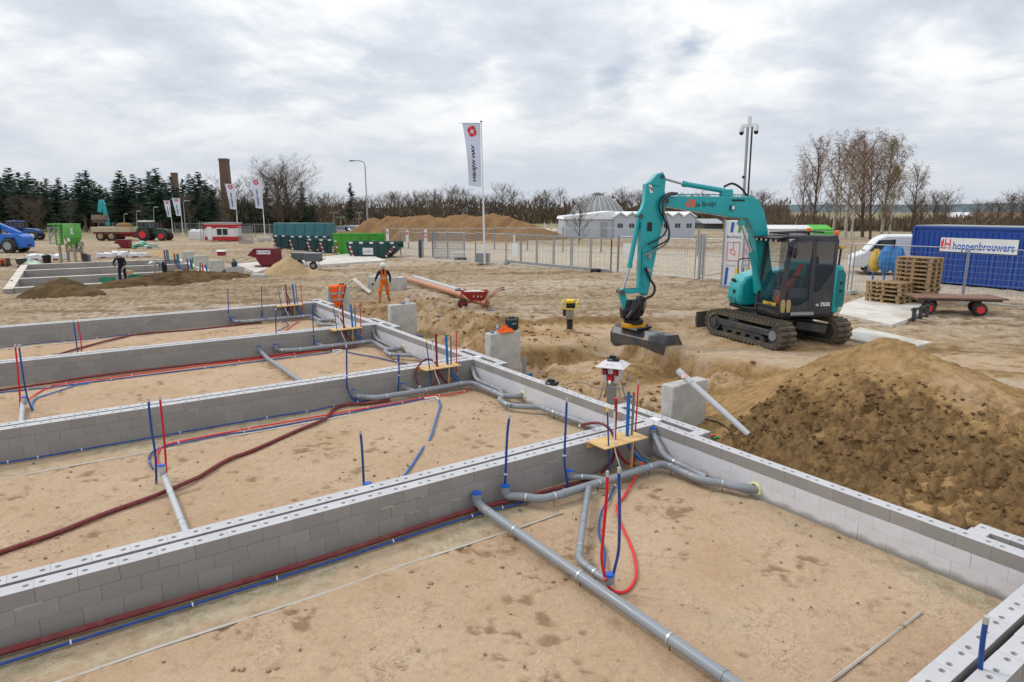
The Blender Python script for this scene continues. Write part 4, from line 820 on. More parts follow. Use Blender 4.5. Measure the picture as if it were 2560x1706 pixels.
# leaning downpipe
pt = AT(*NN(1690, 215), PIL['W1'].y - .10); pb = GG(1877, 1100); pb.z += .05
o = T('grey_pipe', 'light grey plastic pipe with a no-entry sticker leaning on a concrete slab', 'pipe', pb); d = (pt - pb); dn_ = d.normalized()
m = MB(); m.cyl(dn_ * .05, d * .80, .052, n=18); m.build('pipe', m_pvc_lt, o); m = MB(); m.cyl(d * .80, d, .060, .060, n=18); m.build('collar', m_pvc_lt, o)
m = MB(); m.cyl(-dn_ * .14, dn_ * .05, .018, n=8); m.build('spike', m_steel_dark, o)
side = (Vector((0, 0, CAMZ)) - pt).normalized(); side = (side - dn_ * side.dot(dn_)).normalized(); q = d * .90 + side * .0575
def disc(parent, name, p, n, r, mat, t=.004, nseg=20): m = MB(); m.cyl(p, p + n * t, r, n=nseg); return m.build(name, mat, parent)
st = disc(o, 'sticker', q, side, .048, m_logo); disc(st, 'sticker_face', q + side * .001, side, .038, m_whiteink, .005)
ex_ = dn_.cross(side); m = MB(); m.bar(q + side * .007 - (dn_ + ex_) * .028, q + side * .007 + (dn_ + ex_) * .028, .008, .003, side); m.build('sticker_bar', m_logo, st)
m = MB(); m.bar(q + side * .007 - dn_ * .02, q + side * .007 + dn_ * .018 + ex_ * .012, .012, .003, side); m.build('sticker_figure', m_blackink, st)
# power distribution box on legs
f = GG(1530, 1008); f.z = gz(f.x, f.y)
o = T('power_box', 'white power distribution box with red sockets standing on splayed legs behind the wall', 'power box', f, R(-24)); o.scale = (1.1, 1.1, 1.1)
m = MB(); m.box((0, 0, .63), (.40, .40, .34)); bd = m.build('housing', M('dirty white plastic', '#cfc9d0', .5, var=.05, dirt='#b6aeb0', damt=.3), o, bevel=.015)
for i, v in enumerate(bd.data.vertices):
    if v.co.z < .6: v.co.x *= .78; v.co.y *= .78
m = MB(); m.box((0, 0, .845), (.58, .58, .09), top=.52); m.box((0, 0, .797), (.585, .585, .018)); m.build('lid', M('dirty white plastic'), o, bevel=.008)
m = MB(); m.box((0, -.215, .855), (.19, .004, .045), rx=R(-38)); s = m.build('sign_plate', m_whiteink, o)
t = link('lettering', LET['vw'], s, (.02, -.222, .857), (R(52), 0, 0), (.02, .02, .02)); disc(s, 'emblem', Vector((-.07, -.222, .856)), Vector((0, -.6, .8)), .014, m_logo, .003, 8)
for x in (-.11, .11):
    m = MB(); m.box((x, -.198, .70), (.10, .03, .12), rx=R(6)); s = m.build('socket', m_black, o); m = MB(); m.box((x, -.218, .70), (.05, .02, .09), rx=R(6)); m.build('socket_cover', m_red, s)
m = MB(); m.box((-.205, 0, .70), (.02, .22, .16), ry=R(-6)); m.build('side_hatch', m_black, o)
m = MB(); m.cyl((0, -.18, .58), (.02, -.30, .54), .055, .05, n=12); s = m.build('red_plug', m_red, o); m = MB(); m.box((0, -.19, .585), (.14, .04, .14)); m.build('socket', m_dred, o); m = MB(); m.cyl((.02, -.30, .54), (.03, -.35, .50), .03, .02, n=10); m.build('cable_gland', m_white, s)
for x, y in ((-.24, -.24), (.26, -.22), (.24, .24), (-.24, .24)): m = MB(); m.tube([(x * .55, y * .55, .48), (x, y, 0)], .014, 8); m.build('leg', m_galv, o)
m = MB(); m.box((0, -.05, .23), (.16, .14, .46)); m.build('post', m_galv, o)
m = MB(); m.tube(cr([(.06, -.38, .46), (.26, -.34, .42), (.34, -.1, .55), (.30, .05, .66)], 5), .012, 7); m.build('cable', m_grey, o)
hose('power_cable', 'grey and black power cable lying in loops behind the wall by the power box', m_grey, .011, [f + Vector(v) for v in ((.05, -.2, .42), (-.25, -.25, .40), (-.75, .1, .46), (-1.05, .4, .28), (-1.1, .3, .06), (-.9, .5, .12), (-1.2, 1.2, .10), (-1.6, 2.2, .22), (-1.65, 2.6, .3))], 'cable')
# batteries and chargers
def charger(label, p, rz):
    o = T('battery_charger', label, 'charger', p, rz); m = MB(); m.box((0, 0, .035), (.26, .15, .07)); m.build('base', m_black, o, bevel=.012)
    m = MB(); m.box((-.02, .0, .095), (.13, .11, .06)); m.build('battery', m_black, o, bevel=.01); m = MB(); m.box((.02, -.01, .129), (.07, .06, .012)); m.build('label_plate', m_grey, o); m = MB(); m.box((-.06, -.076, .04), (.10, .004, .03)); m.build('badge', m_greyink, o)
charger('black battery charger sitting on top of the long block wall', HP(*AB(G(1380, 962, .0)), .001), R(-30))
charger('black battery charger lying on the lid of the power box', f + Vector((.0, .0, .98)), R(-20))
# radio, cloth, bottle on the second slab
p = PIL['W2']; rz = HROT + math.pi / 2
o = T('site_radio', 'dark teal site radio with a round speaker on a concrete slab', 'radio', p + Vector((.28 * math.cos(rz), .28 * math.sin(rz), 0)), rz + R(6))
m = MB(); m.box((0, 0, .16), (.27, .16, .26)); m.build('case', M('dark teal plastic', '#123f4a', .5, var=.08), o, bevel=.02)
m = MB(); m.tube(rounded([(-.15, -.06, .02), (-.15, -.06, .33), (.15, -.06, .33), (.15, -.06, .02), (-.15, -.06, .02)], .04), .014, 7); m.build('guard_frame', m_black, o); m = MB(); m.tube(rounded([(-.15, .07, .02), (-.15, .07, .33), (.15, .07, .33), (.15, .07, .02), (-.15, .07, .02)], .04), .014, 7); m.build('guard_frame', m_black, o)
disc(o, 'speaker', Vector((.02, -.081, .10)), Vector((0, -1, 0)), .055, m_black, .008); m = MB(); m.box((0, -.083, .235), (.19, .006, .06)); m.build('display', m_glass, o); link('lettering', LET['mak'], o, (0, -.083, .185), (R(90), 0, 0), (.05, .05, .05))
def crumple(name, label, cat, p, dims, mat, s=3, rz=0):
    n = 26; X, Y = np.meshgrid(np.linspace(-1, 1, n), np.linspace(-1, 1, n)); r = np.hypot(X, Y); h = np.clip(1 - r ** 1.6, 0, 1) * (.35 + 1.3 * np.abs(fbm(X * s + 5, Y * s, 4, 5) - .5) * 2)
    x = X * (1 + .3 * (fbm(X * 2, Y * 2, 2, 9) - .5)); y = Y * (1 + .3 * (fbm(X * 2, Y * 2, 2, 19) - .5)); k = np.where(r > 1, 1 / r, 1); x = x * k; y = y * k
    m = MB(); m.add([(a * dims[0], b * dims[1], c * dims[2]) for a, b, c in zip(x.ravel(), y.ravel(), h.ravel())], [(i * n + j, i * n + j + 1, (i + 1) * n + j + 1, (i + 1) * n + j) for i in range(n - 1) for j in range(n - 1)])
    o = m.build(name, mat, loc=p, rz=rz, ang=60); sd = o.modifiers.new('solid', 'SOLIDIFY'); sd.thickness = .006; sd.offset = 0; return tag(o, label, cat)
crumple('orange_cloth', 'crumpled orange cloth on the slab beside the radio', 'cloth', p + Vector((.02 * math.cos(rz) + .05, .02 * math.sin(rz) - .05, .004)), (.26, .15, .17), m_hivis, 3.2, rz)
o = T('plastic_bottle', 'clear plastic bottle standing beside the orange cloth', 'bottle', p + Vector((-.17 * math.cos(rz), -.17 * math.sin(rz) - .02, 0))); m = MB(); m.lathe([(.03, 0), (.033, .02), (.033, .15), (.012, .2), (.012, .21)], n=12); m.build('bottle_body', M('pale clear plastic', '#c9d3dd', .2, var=.05, alpha=.7), o); m = MB(); m.lathe([(.014, .21), (.014, .235)], n=10); m.build('screw_cap', m_blueink, o); m = MB(); m.lathe([(.0336, .06), (.0336, .12)], n=12); m.build('paper_label', M('label purple', '#8f8aa8', .5, var=.1), o)
def roll(label, p, mat=m_lblue, r=.05): m = MB(); m.lathe([(r * .6, 0), (r, 0), (r, .04), (r * .6, .04)], n=16); return tag(m.build('tape_roll', mat, loc=p), label, 'tape roll')
roll('blue tape roll lying on the slab edge before the bottle', p + Vector((-.33 * math.cos(rz), -.33 * math.sin(rz) - .03, 0)))
p = PIL['W3']; roll('blue tape roll beside the white cup', p + Vector((.03, .0, 0)), m_lblue, .06)
o = T('white_cup', 'white plastic cup with a brush handle on a concrete slab', 'cup', p + Vector((.17, .10, 0))); m = MB(); m.lathe([(.055, 0), (.06, .01), (.075, .17), (.07, .17), (.055, .02)], n=16); m.build('cup_body', m_white, o); m = MB(); m.cyl((.02, 0, .05), (.07, 0, .27), .010, n=6); m.build('brush_handle', m_black, o)
# jacket over the fourth slab
p = PIL['W4']
def jacket():
    n, k = 30, 34; U, V = np.meshgrid(np.linspace(0, 1, n), np.linspace(0, 1, k)); x = (U - .5) * (.70 - .74 * np.clip(V - .24, 0, 1)) - .07 - .10 * np.clip(V - .24, 0, 1)
    s = V * 1.45; y = np.where(s < .32, .16 - s, -.165 - .015 * np.sin(U * 17 + V * 4) - .02 * fbm(U * 5, V * 5, 3, 3)); zt = np.where(s < .32, .02 + .03 * fbm(U * 6, V * 6, 3, 8) + .04 * np.exp(-((U - .7) / .2) ** 2), .03 - (s - .32))
    o = T('orange_jacket', 'orange hi-vis jacket with dark lining hung over a concrete slab', 'jacket', p, rz); m = MB()
    m.add([tuple(q) for q in np.stack([x.ravel(), y.ravel(), zt.ravel()], 1)], [(i * n + j, i * n + j + 1, (i + 1) * n + j + 1, (i + 1) * n + j) for i in range(k - 1) for j in range(n - 1)]); b = m.build('cloth', m_hivis, o, ang=70); sd = b.modifiers.new('solid', 'SOLIDIFY'); sd.thickness = .02; sd.offset = 1
    for v0, v1, u0, u1 in ((.42, .46, 0, 1), (.60, .64, 0, 1), (.25, .60, .62, .70)):
        m = MB(); i0, i1 = int(v0 * (k - 1)), max(int(v1 * (k - 1)), int(v0 * (k - 1)) + 1); j0, j1 = int(u0 * (n - 1)), int(u1 * (n - 1)); w_ = j1 - j0 + 1
        m.add([(x[i, j], y[i, j] - .024, zt[i, j]) for i in range(i0, i1 + 1) for j in range(j0, j1 + 1)], [(i * w_ + j, i * w_ + j + 1, (i + 1) * w_ + j + 1, (i + 1) * w_ + j) for i in range(i1 - i0) for j in range(w_ - 1)]); m.build('reflective_band', m_reflect, b)
    m = MB(); m.tube([(x[i, n - 1] + .01, y[i, n - 1] - .01, zt[i, n - 1]) for i in range(6, k)], .02, 6); m.build('dark_lining', m_navy, b)
    m = MB(); m.ball((.16, -.02, .075), (.13, .09, .045), 12, 8); m.build('collar', m_navy, b)
jacket()
# grey stub pipe, cable ends and scraps outside the wall
q = GG(1311, 938); o = T('grey_pipe', 'short grey pipe standing upright in the soil beside the slab with the radio', 'pipe', q - Vector((0, 0, .05))); m = MB(); m.lathe([(.055, 0), (.055, .52), (.048, .52), (.048, .44)], n=16); m.build('pipe', m_pvc, o); m = MB(); m.cyl((.08, -.05, .06), (.20, -.06, .09), .035, n=10); m.build('blue_joint', m_lblue, o)
for x, y, mt, c in ((1780, 1096, m_red, 'red'), (1789, 1101, m_green, 'green'), (1812, 1101, m_lblue, 'blue')):
    q = GG(x, y); m = MB(); m.cyl((-.05, 0, .03), (.045, .02, .035), .026, .022, n=10); m.ball((.05, .02, .035), .025, 8, 6); tag(m.build('sealing_plug', mt, loc=q), f'small {c} conduit cap on the soil beside the wall return', 'cap')
hose('power_cable', 'black cable running over the soil below the leaning pipe', m_black, .013, [GG(x, y) + Vector((0, 0, .012)) for x, y in ((1764, 1050), (1800, 1060), (1830, 1085), (1846, 1112), (1862, 1128), (1885, 1143))], 'cable')
def scrap(label, x, y, mt, d): m = MB(); m.tube(cr([(-d, 0, .02), (0, .03, .03), (d, -.02, .02)], 4), .02, 6); tag(m.build('plastic_scrap', mt, loc=GG(x, y)), label, 'scrap')
scrap('blue plastic scrap on the sand below the shovel', 1048, 842, m_lblue, .16); scrap('blue plastic scrap on the sand in front of the wheelbarrow', 1226, 778, m_lblue, .12); scrap('green plastic scrap beside the blue one on the sand', 1080, 846, m_green, .08)
# shovel and hammer
q = [GG(x, y) + Vector((0, 0, .04)) for x, y in ((1036, 795), (1062, 793), (1087, 791))]; o = T('shovel', 'wooden handled shovel lying on the churned sand', 'shovel', q[0]); m = MB(); m.tube([v - q[0] for v in q], .018, 8); m.build('handle', m_wood, o)
bl = q[2] - q[0]; m = MB(); m.prism([(0, -.05), (.18, -.11), (.30, -.02), (.30, .02), (.18, .11), (0, .05)], bl + Vector((0, 0, .0)), (1, 0, .05), (0, 1, 0), (0, 0, 1), .006); m.build('blade', m_galv, o)
q = GG(1214, 826); o = T('hammer', 'hammer standing on its handle in the sand', 'hammer', q - Vector((0, 0, .03))); m = MB(); m.cyl((0, 0, 0), (0, 0, .42), .016, n=8); m.build('handle', m_wood, o); m = MB(); m.box((0, 0, .43), (.14, .04, .045)); m.build('head', m_oldwood, o)
# worker in orange
q = GG(962, 758); o = T('person', 'person in orange bib trousers, black jacket and white helmet walking', 'person', q, R(8)); link('body', ME_ORANGE, o); helmet(o, (0, -.135, 1.645), m_white_paint, (-.1, -1, -.35)).__class__
m = MB(); m.ball((-.46, -.21, .84), (.05, .05, .055), 10, 7); m.build('work_glove', m_navy, o)
# big concrete block with rubble, angle plates
q = GG(962, 726); o = T('concrete_block', 'long concrete block with rubble lying on top', 'concrete block', q, R(-14)); m = MB(); m.box((0, .3, .30), (1.75, .62, .62)); m.build('body', m_conc, o, bevel=.02)
for i in range(16): m = MB(); m.ball((random.uniform(-.75, .55), random.uniform(.1, .5), .62), (random.uniform(.04, .10),) * 2 + (random.uniform(.03, .07),), 7, 5, .25); m.build('rubble', m_conc_pale, o)
for i, (x, y) in enumerate(((984, 714), (1003, 724))): pass
pa, pb_, pc = GG(864, 716), GG(886, 722), GG(925, 733); o = T('angle_plate', 'pale folded plate standing like a small roof beside the jacket', 'plate', pb_); tp = AT(884, 699, pb_.y) - pb_
m = MB(); m.prism([(0, 0), (1, 0), (1, 1), (0, 1)], pa - pb_ + Vector((0, -.25, .02)), tp - (pa - pb_) + Vector((0, 0, 0)), (0, .55, 0), (0, 0, 1), .05); m.build('plate_half', m_conc_pale, o); m = MB(); m.prism([(0, 0), (1, 0), (1, 1), (0, 1)], tp + Vector((0, -.25, 0)), pc - pb_ - tp, (0, .55, 0), (0, 0, 1), .05); m.build('plate_half', m_conc_pale, o)
# long pipes and wheelbarrow
m_terra = M('terracotta pvc', '#b87f62', .45, var=.08, dirt='#9b8468', damt=.35, dscale=3)
def lpipe(label, a_, b_, r, mat):
    p0, p1 = GG(*a_), GG(*b_); z0 = max(gz(*(p0.lerp(p1, t))[:2]) - (p0.lerp(p1, t)).z for t in (0, .25, .5, .75, 1)); z0 = max(0, z0) + r + .03; p0.z += z0; p1.z += z0
    o = T('long_pipe', label, 'pipe', p0); m = MB(); d = p1 - p0; u = d.normalized(); m.cyl((0, 0, 0), d, r, n=18, cap=False); m.cyl(d - u * .001, d - u * .5, r * .9, n=18); m.cyl(u * .001, u * .5, r * .9, n=18); m.build('pipe', mat, o); m = MB(); m.cyl(-u * .03, u * .16, r * 1.13, n=18, cap=False); m.build('socket', mat, o)
lpipe('long terracotta sewer pipe lying on the ground behind the worker', (1009, 706), (1158, 753), .125, m_terra); lpipe('terracotta sewer pipe end sticking out under the wheelbarrow', (1118, 735), (1218, 768), .11, m_terra); lpipe('long light grey pipe lying beside the terracotta pipes', (1036, 702), (1190, 751), .10, m_pvc_lt)
q = GG(1180, 772); o = T('wheelbarrow', 'red wheelbarrow with VW chalked on its tray', 'wheelbarrow', q, R(4))
m = MB(); pts_t = [(-.42, -.30), (.60, -.33), (.60, .33), (-.42, .30)]; pts_b = [(-.05, -.17), (.42, -.2), (.42, .2), (-.05, .17)]; v = [(x, y, .66) for x, y in pts_t] + [(x, y, .34) for x, y in pts_b]; m.add(v, [(0, 1, 5, 4), (1, 2, 6, 5), (2, 3, 7, 6), (3, 0, 4, 7), (4, 5, 6, 7)]); b = m.build('tray', m_red_paint, o); sd = b.modifiers.new('s', 'SOLIDIFY'); sd.thickness = .012
m = MB(); m.ball((.1, 0, .60), (.42, .24, .09), 12, 8, .1); m.build('sand_load', m_conc_pale, b)
for s in (-1, 1):
    m = MB(); m.tube(rounded([(-.34, s * .06, .18), (.10, s * .2, .30), (.62, s * .25, .36), (.95, s * .27, .70), (1.12, s * .27, .72)], .12), .016, 8); m.build('handle', m_red_paint, o); m = MB(); m.cyl((1.06, s * .27, .715), (1.20, s * .27, .725), .022, n=8); m.build('grip', m_black, o)
    m = MB(); m.tube(rounded([(.30, s * .2, .33), (.36, s * .22, .0), (.56, s * .22, .0), (.52, s * .22, .35)], .06), .013, 7); m.build('leg', m_red_paint, o)
m = MB(); m.cyl((-.34, -.045, .18), (-.34, .045, .18), .185, n=22); wh = m.build('wheel', m_rubber, o, bevel=.02); m = MB(); m.cyl((-.34, -.05, .18), (-.34, .05, .18), .09, n=14); m.build('rim', m_red_paint, wh)
link('lettering', LET['VW'], b, (.2, -.275, .50), (R(65), 0, 0), (.26, .26, .26)); m = MB(); m.cyl((-.60, 0, .69), (-.40, .02, .71), .05, .06, n=10); m.build('rag', m_grey, o)
# vibrating rammer
q = GG(1424, 829); q.z -= .01; o = T('rammer', 'yellow and grey vibrating rammer standing on the compacted sand', 'rammer', q, R(-12))
m = MB(); m.box((0, 0, .045), (.36, .28, .09), top=.75); m.build('foot_plate', m_oldwood, o, bevel=.012)
m = MB(); m.lathe([(.085, .08), (.10, .12), (.085, .15), (.10, .19), (.085, .22), (.10, .26), (.085, .29), (.10, .33), (.09, .37), (.10, .40)], n=16); m.build('bellows', m_rubber, o)
m = MB(); m.box((0, 0, .56), (.22, .24, .34)); m.build('crankcase', M('dusty grey metal', '#8d8878', .7, var=.15, dirt='#a5967c', damt=.5), o, bevel=.03); m = MB(); m.box((.02, .02, .80), (.26, .22, .18)); m.build('engine', m_black, o, bevel=.03); m = MB(); m.box((0, .0, .93), (.24, .26, .10)); m.build('fuel_tank', m_yellow, o, bevel=.03)
m = MB(); m.tube(rounded([(-.20, -.18, .72), (-.22, -.2, .93), (-.22, .28, .95), (.22, .28, .95), (.22, -.2, .93), (.20, -.18, .72), (-.20, -.18, .72)], .06), .017, 7); m.build('guide_handle', m_yellow, o); m = MB(); m.box((-.16, 0, .6), (.08, .16, .22)); m.build('air_filter', m_black, o)
# marker post beside the fence
q = GG(1752, 724); o = T('marker_post', 'small red and white marker post on a steel foot', 'marker post', q); m = MB(); m.box((0, 0, .012), (.42, .42, .024)); m.build('foot', m_galv, o); m = MB(); m.cyl((0, 0, .02), (0, 0, .35), .012, n=6); m.build('rod', m_galv, o)
for i in range(4): m = MB(); m.box((0, 0, .38 + i * .07), (.06, .03, .068)); m.build('band', m_logo if i % 2 == 0 else m_whiteink, o)
# ------------------------------------------------------------------ hard standing, pallets, trolley
def slab_poly(label, px, z, t, mat, cat='concrete plate', rnd=0):
    P = [G(x, y, z) for x, y in px]; o = P[0]; m = MB(); n = len(P); m.prism([((p - o).x, (p - o).y) for p in P], (0, 0, -t), (1, 0, 0), (0, 1, 0), (0, 0, 1), t); return tag(m.build('concrete_plate', mat, loc=o, bevel=.01), label, cat)
slab_poly('thick concrete plate with a sawn edge under the pallet stacks', [(2098, 784), (2229, 812), (2276, 796), (2330, 762), (2160, 742), (2110, 760)], .40, .16, m_conc_pale)
slab_poly('flush concrete plate behind the excavator tracks', [(2090, 840), (2150, 818), (2330, 856), (2262, 872)], .345, .2, m_conc_pale)
slab_poly('pale concrete plate on the ground behind the skips', [(745, 650), (905, 630), (965, 651), (800, 662)], .02, .2, m_conc_pale)
def pallet_proto():
    o = T('pallet', 'x', 'pallet'); o['group'] = 'stacked wooden pallets'
    bx = lambda nm, c, d: link(nm, PM(d), o, c)
    for y in np.linspace(-.35, .35, 5): bx('deck_board', (0, float(y), .133), (1.2, .10 if abs(y) < .3 else .13, .022))
    for x in (-.55, 0, .55):
        bx('stringer_board', (x, 0, .111), (.10, .8, .020))
        for y in (-.35, 0, .35): bx('block', (x, y, .061), (.10, .10 if y else .14, .078))
    for y in (-.35, 0, .35): bx('skid', (0, y, .011), (1.2, .10, .022))
    return o
PMC = {}
def PM(d):
    if d not in PMC: m = MB(); m.box((0, 0, 0), d); PMC[d] = m.mesh('pallet_wood', m_oldwood)
    return PMC[d]
pp = pallet_proto(); A0 = G(2162, 752, .40); A1 = G(2246, 762, .40); ang_p = math.atan2((A1 - A0).y, (A1 - A0).x); u = Vector((math.cos(ang_p), math.sin(ang_p), 0)); vv = Vector((-u.y, u.x, 0))
cA = A0 + u * .6 + vv * .4; cB = A0 + u * 1.08 + vv * 1.28; first = True
ordn = ['bottom', 'second', 'third', 'fourth', 'fifth', 'sixth', 'seventh', 'eighth', 'ninth', 'tenth', 'topmost']
for st_, c_, n_ in (('low', cA, 5), ('tall', cB, 11)):
    for i in range(n_):
        lb = f'weathered wooden pallet, {ordn[i] if i < n_ - 1 else "topmost"} one of the {st_} stack'; p = c_ + Vector((random.uniform(-.03, .03), random.uniform(-.03, .03), i * .1455)); r_ = ang_p + random.uniform(-.02, .02)
        if first: pp.location = p; pp.rotation_euler = (0, 0, r_); pp['label'] = lb; first = False
        else: dup(pp, p, r_, lb)
q = G(2449, 792, .33); o = T('flat_trolley', 'flat trolley with a brown plywood deck and pneumatic wheels', 'trolley', (q.x, q.y, .33), R(-10)); ql = AT(2308, 738, q.y + .9) - q
m = MB(); m.box((-.55, .55, .55), (2.6, 1.15, .05)); m.build('deck', M('brown film plywood', '#6f4b3c', .6, var=.12, dirt='#9a8468', damt=.4), o, bevel=.004); m = MB(); m.box((-.55, .55, .49), (2.4, .9, .06)); m.build('chassis', m_steel_dark, o)
def wheel(parent, c, r, w, hub, axis=(0, 1, 0), n=24, name='wheel'):
    a = Vector(axis).normalized(); c = Vector(c); m = MB(); m.cyl(c - a * w * .5, c - a * w * .35, r * .86, r, n=n, cap=True); m.cyl(c - a * w * .35, c + a * w * .35, r, n=n, cap=False); m.cyl(c + a * w * .35, c + a * w * .5, r, r * .86, n=n, cap=True); t = m.build(name, m_rubber, parent); m = MB(); m.cyl(c - a * w * .52, c + a * w * .52, r * .55, n=16); h = m.build('rim', hub, t); return t
for x, y in ((.0, .05), (.30, .95), (-1.45, .15), (-1.05, 1.0)): wheel(o, (x, y, .21), .21, .13, m_logo); m = MB(); m.bar((x, y, .21), (x, y, .50), .05); m.build('fork', m_steel_dark, o)
q = G(2300, 798, .34); o = T('fork_carriage', 'dark steel fork carriage lying between the plate and the trolley', 'fork carriage', q, R(38))
for x in (-.5, 0, .5): m = MB(); m.box((x, 0, .2), (.07, .10, .40)); m.build('upright', m_steel_dark, o)
for z_ in (.06, .34): m = MB(); m.box((0, .02, z_), (1.3, .05, .07)); m.build('crossbar', m_steel_dark, o)
m = MB(); m.bar((.5, .1, .3), (1.5, .5, .12), .08, .06); m.build('drawbar', m_steel_dark, o)
# ------------------------------------------------------------------ excavator
m_teal = M('teal machine paint', '#0c9aa0', .30, var=.05, scale=2, dirt='#3f8f8c', damt=.18, dscale=2.2, coat=.3)
m_cabgrey = M('charcoal cab paint', '#34363d', .38, var=.06, dirt='#6d6558', damt=.25, dscale=2)
m_rod = M('chrome rod', '#b9bcc4', .2, metal=.9, var=.03)
m_trackr = M('muddy track', '#4c4842', .85, var=.2, scale=8, bump=.3, bscale=40, dirt='#8a7658', damt=.75, dscale=3.5)
m_bucket = M('worn bucket steel', '#50545a', .45, metal=.35, var=.2, scale=4, dirt='#7b6a56', damt=.5, dscale=3)
m_amber = M('amber lens', '#e07a1a', .3, var=.04); m_rotyel = M('machine yellow', '#cf9a1a', .5, var=.08, dirt='#6b5530', damt=.4)
m_cabglass = M('tinted cab glass', '#1d2730', .06, var=0, spec=.7, alpha=.36)
EXO = Vector((7.0, 16.85, .30)); EXA = R(-172.3)
ex = T('excavator', 'teal tracked excavator with dark grey cab, raised boom and grading bucket', 'excavator', EXO, EXA)
def rot(m, a, o=(0, 0)):
    c, s = math.cos(a), math.sin(a); m.v = [(x * c - y * s + o[0], x * s + y * c + o[1], z) for x, y, z in m.v]; return m
UA = R(110.9) - EXA
TL, TR_, TW = 2.86, .305, .45
def track_path(n):
    st = TL - 2 * TR_; per = 2 * st + 2 * math.pi * TR_; o = []
    for i in range(n):
        d = per * i / n
        if d < st: o.append((-st / 2 + d, 0.0, -math.pi / 2))
        elif d < st + math.pi * TR_: t = (d - st) / TR_ - math.pi / 2; o.append((st / 2 + TR_ * math.cos(t), TR_ + TR_ * math.sin(t), t))
        elif d < 2 * st + math.pi * TR_: o.append((st / 2 - (d - st - math.pi * TR_), 2 * TR_, math.pi / 2))
        else: t = (d - 2 * st - math.pi * TR_) / TR_ + math.pi / 2; o.append((-st / 2 + TR_ * math.cos(t), TR_ + TR_ * math.sin(t), t))
    return o
m = MB(); m.box((0, 0, 0), (.118, TW, .04)); m.box((0, 0, .030), (.04, TW, .03)); SHOE = m.mesh('track_shoe', m_trackr)
for s in (-1, 1):
    y = s * .90
    m = MB(); pth = track_path(48); m.prism([(x, z) for x, z, t in [(p[0] * .985, .012 + p[1] * .965, 0) for p in pth]], (0, y - TW * .40, 0), (1, 0, 0), (0, 0, 1), (0, 1, 0), TW * .8)
    inner = [(p[0] * .90, TR_ + (p[1] - TR_) * .74) for p in pth]
    mm = MB(); n = len(pth); outer = [(p[0] * .985, TR_ + (p[1] - TR_) * .965) for p in pth]
    v = []
    for yy in (y - TW * .46, y + TW * .46): v += [(x, yy, z) for x, z in outer] + [(x, yy, z) for x, z in inner]
    f = []
    for i in range(n):
        j = (i + 1) % n; f += [(i, j, n + j, n + i)[::-1], (2 * n + i, 2 * n + j, 3 * n + j, 3 * n + i), (i, 2 * n + i, 2 * n + j, j)[::-1], (n + i, n + j, 3 * n + j, 3 * n + i)[::-1]]
    mm.add(v, f); band = rot(mm, UA).build('track_band', m_trackr, ex)
    for (x, z, t) in track_path(46):
        c, sn = math.cos(UA), math.sin(UA); mt = Matrix.Rotation(UA, 4, 'Z') @ Matrix.Translation((x, y, z)) @ Matrix.Rotation(math.pi / 2 - t, 4, 'Y')
        o = link('track_shoe', SHOE, band); o.matrix_local = mt
    m = MB(); m.box((0, y + s * .02, .34), (1.9, .30, .16)); m.box((.1, y + s * .02, .22), (1.5, .24, .12)); rot(m, UA).build('track_frame', m_steel_dark, ex, bevel=.02)
    for x, r in ((-TL / 2 + TR_, .20), (TL / 2 - TR_, .22)): m = MB(); m.cyl((x, y - .17, TR_), (x, y + .17, TR_), r, n=24); k = rot(m, UA).build('drive_sprocket' if x < 0 else 'idler_wheel', m_steel_dark, ex); m = MB(); m.cyl((x, y + s * .16, TR_), (x, y + s * .215, TR_), .125, n=20); rot(m, UA).build('hub', m_galv if x < 0 else m_steel_dark, k)
    for x in (-.7, -.35, 0, .35, .7): m = MB(); m.cyl((x, y - .14, .13), (x, y + .14, .13), .085, n=14); rot(m, UA).build('roller', m_steel_dark, ex)
m = MB(); m.box((0, 0, .42), (1.1, 1.5, .26)); m.bar((-.5, .2, .42), (-1.0, .75, .34), .3, .22); m.bar((-.5, -.2, .42), (-1.0, -.75, .34), .3, .22); rot(m, UA).build('carbody', m_steel_dark, ex, bevel=.02)
m = MB(); m.cyl((0, 0, .52), (0, 0, .72), .48, n=32); m.build('slew_ring', m_black, ex)
m = MB(); m.prism([(0, 0), (.05, .02), (.10, .20), (.06, .44), (0, .46), (.03, .22)], (1.82, -1.12, .02), (1, 0, 0), (0, 0, 1), (0, 1, 0), 2.24); bl = rot(m, UA).build('blade', m_bucket, ex)
for s in (-1, 1): m = MB(); m.bar((.6, s * .4, .40), (1.83, s * .45, .25), .12, .16); rot(m, UA).build('blade_arm', m_steel_dark, bl)
# upper structure
m = MB(); m.prism([(.78, -1.1), (.78, -.25), (.60, .05), (.55, 1.06), (-.9, 1.06), (-1.2, .7), (-1.28, 0), (-1.2, -.7), (-.9, -1.1)], (0, 0, .70), (1, 0, 0), (0, 1, 0), (0, 0, 1), .09); m.build('deck', m_black, ex, bevel=.01)
m = MB(); cw = [(-.86, 1.10), (-1.02, 1.09), (-1.16, .95), (-1.27, .5), (-1.30, 0), (-1.27, -.5), (-1.16, -.95), (-1.0, -1.10), (-.75, -1.12), (-.75, .02), (-.86, .02)]; m.prism(cw, (0, 0, .79), (1, 0, 0), (0, 1, 0), (0, 0, 1), 1.19); cwo = m.build('counterweight', m_teal, ex, bevel=.05)
m = MB(); m.prism([(0, 0), (.20, 0), (.22, .12), (.22, .80), (.15, .92), (0, .92)], (-.92, 1.105, .95), (-1, -.02, 0), (0, 0, 1), (0, 1, 0), .006); m.build('side_recess', M('dark teal panel', '#0f6f74', .4, var=.05), cwo, bevel=.003)
for z_ in (1.35, 1.55): m = MB(); m.box((-1.03, 1.115, z_), (.07, .01, .06)); m.build('vent', m_black, cwo)
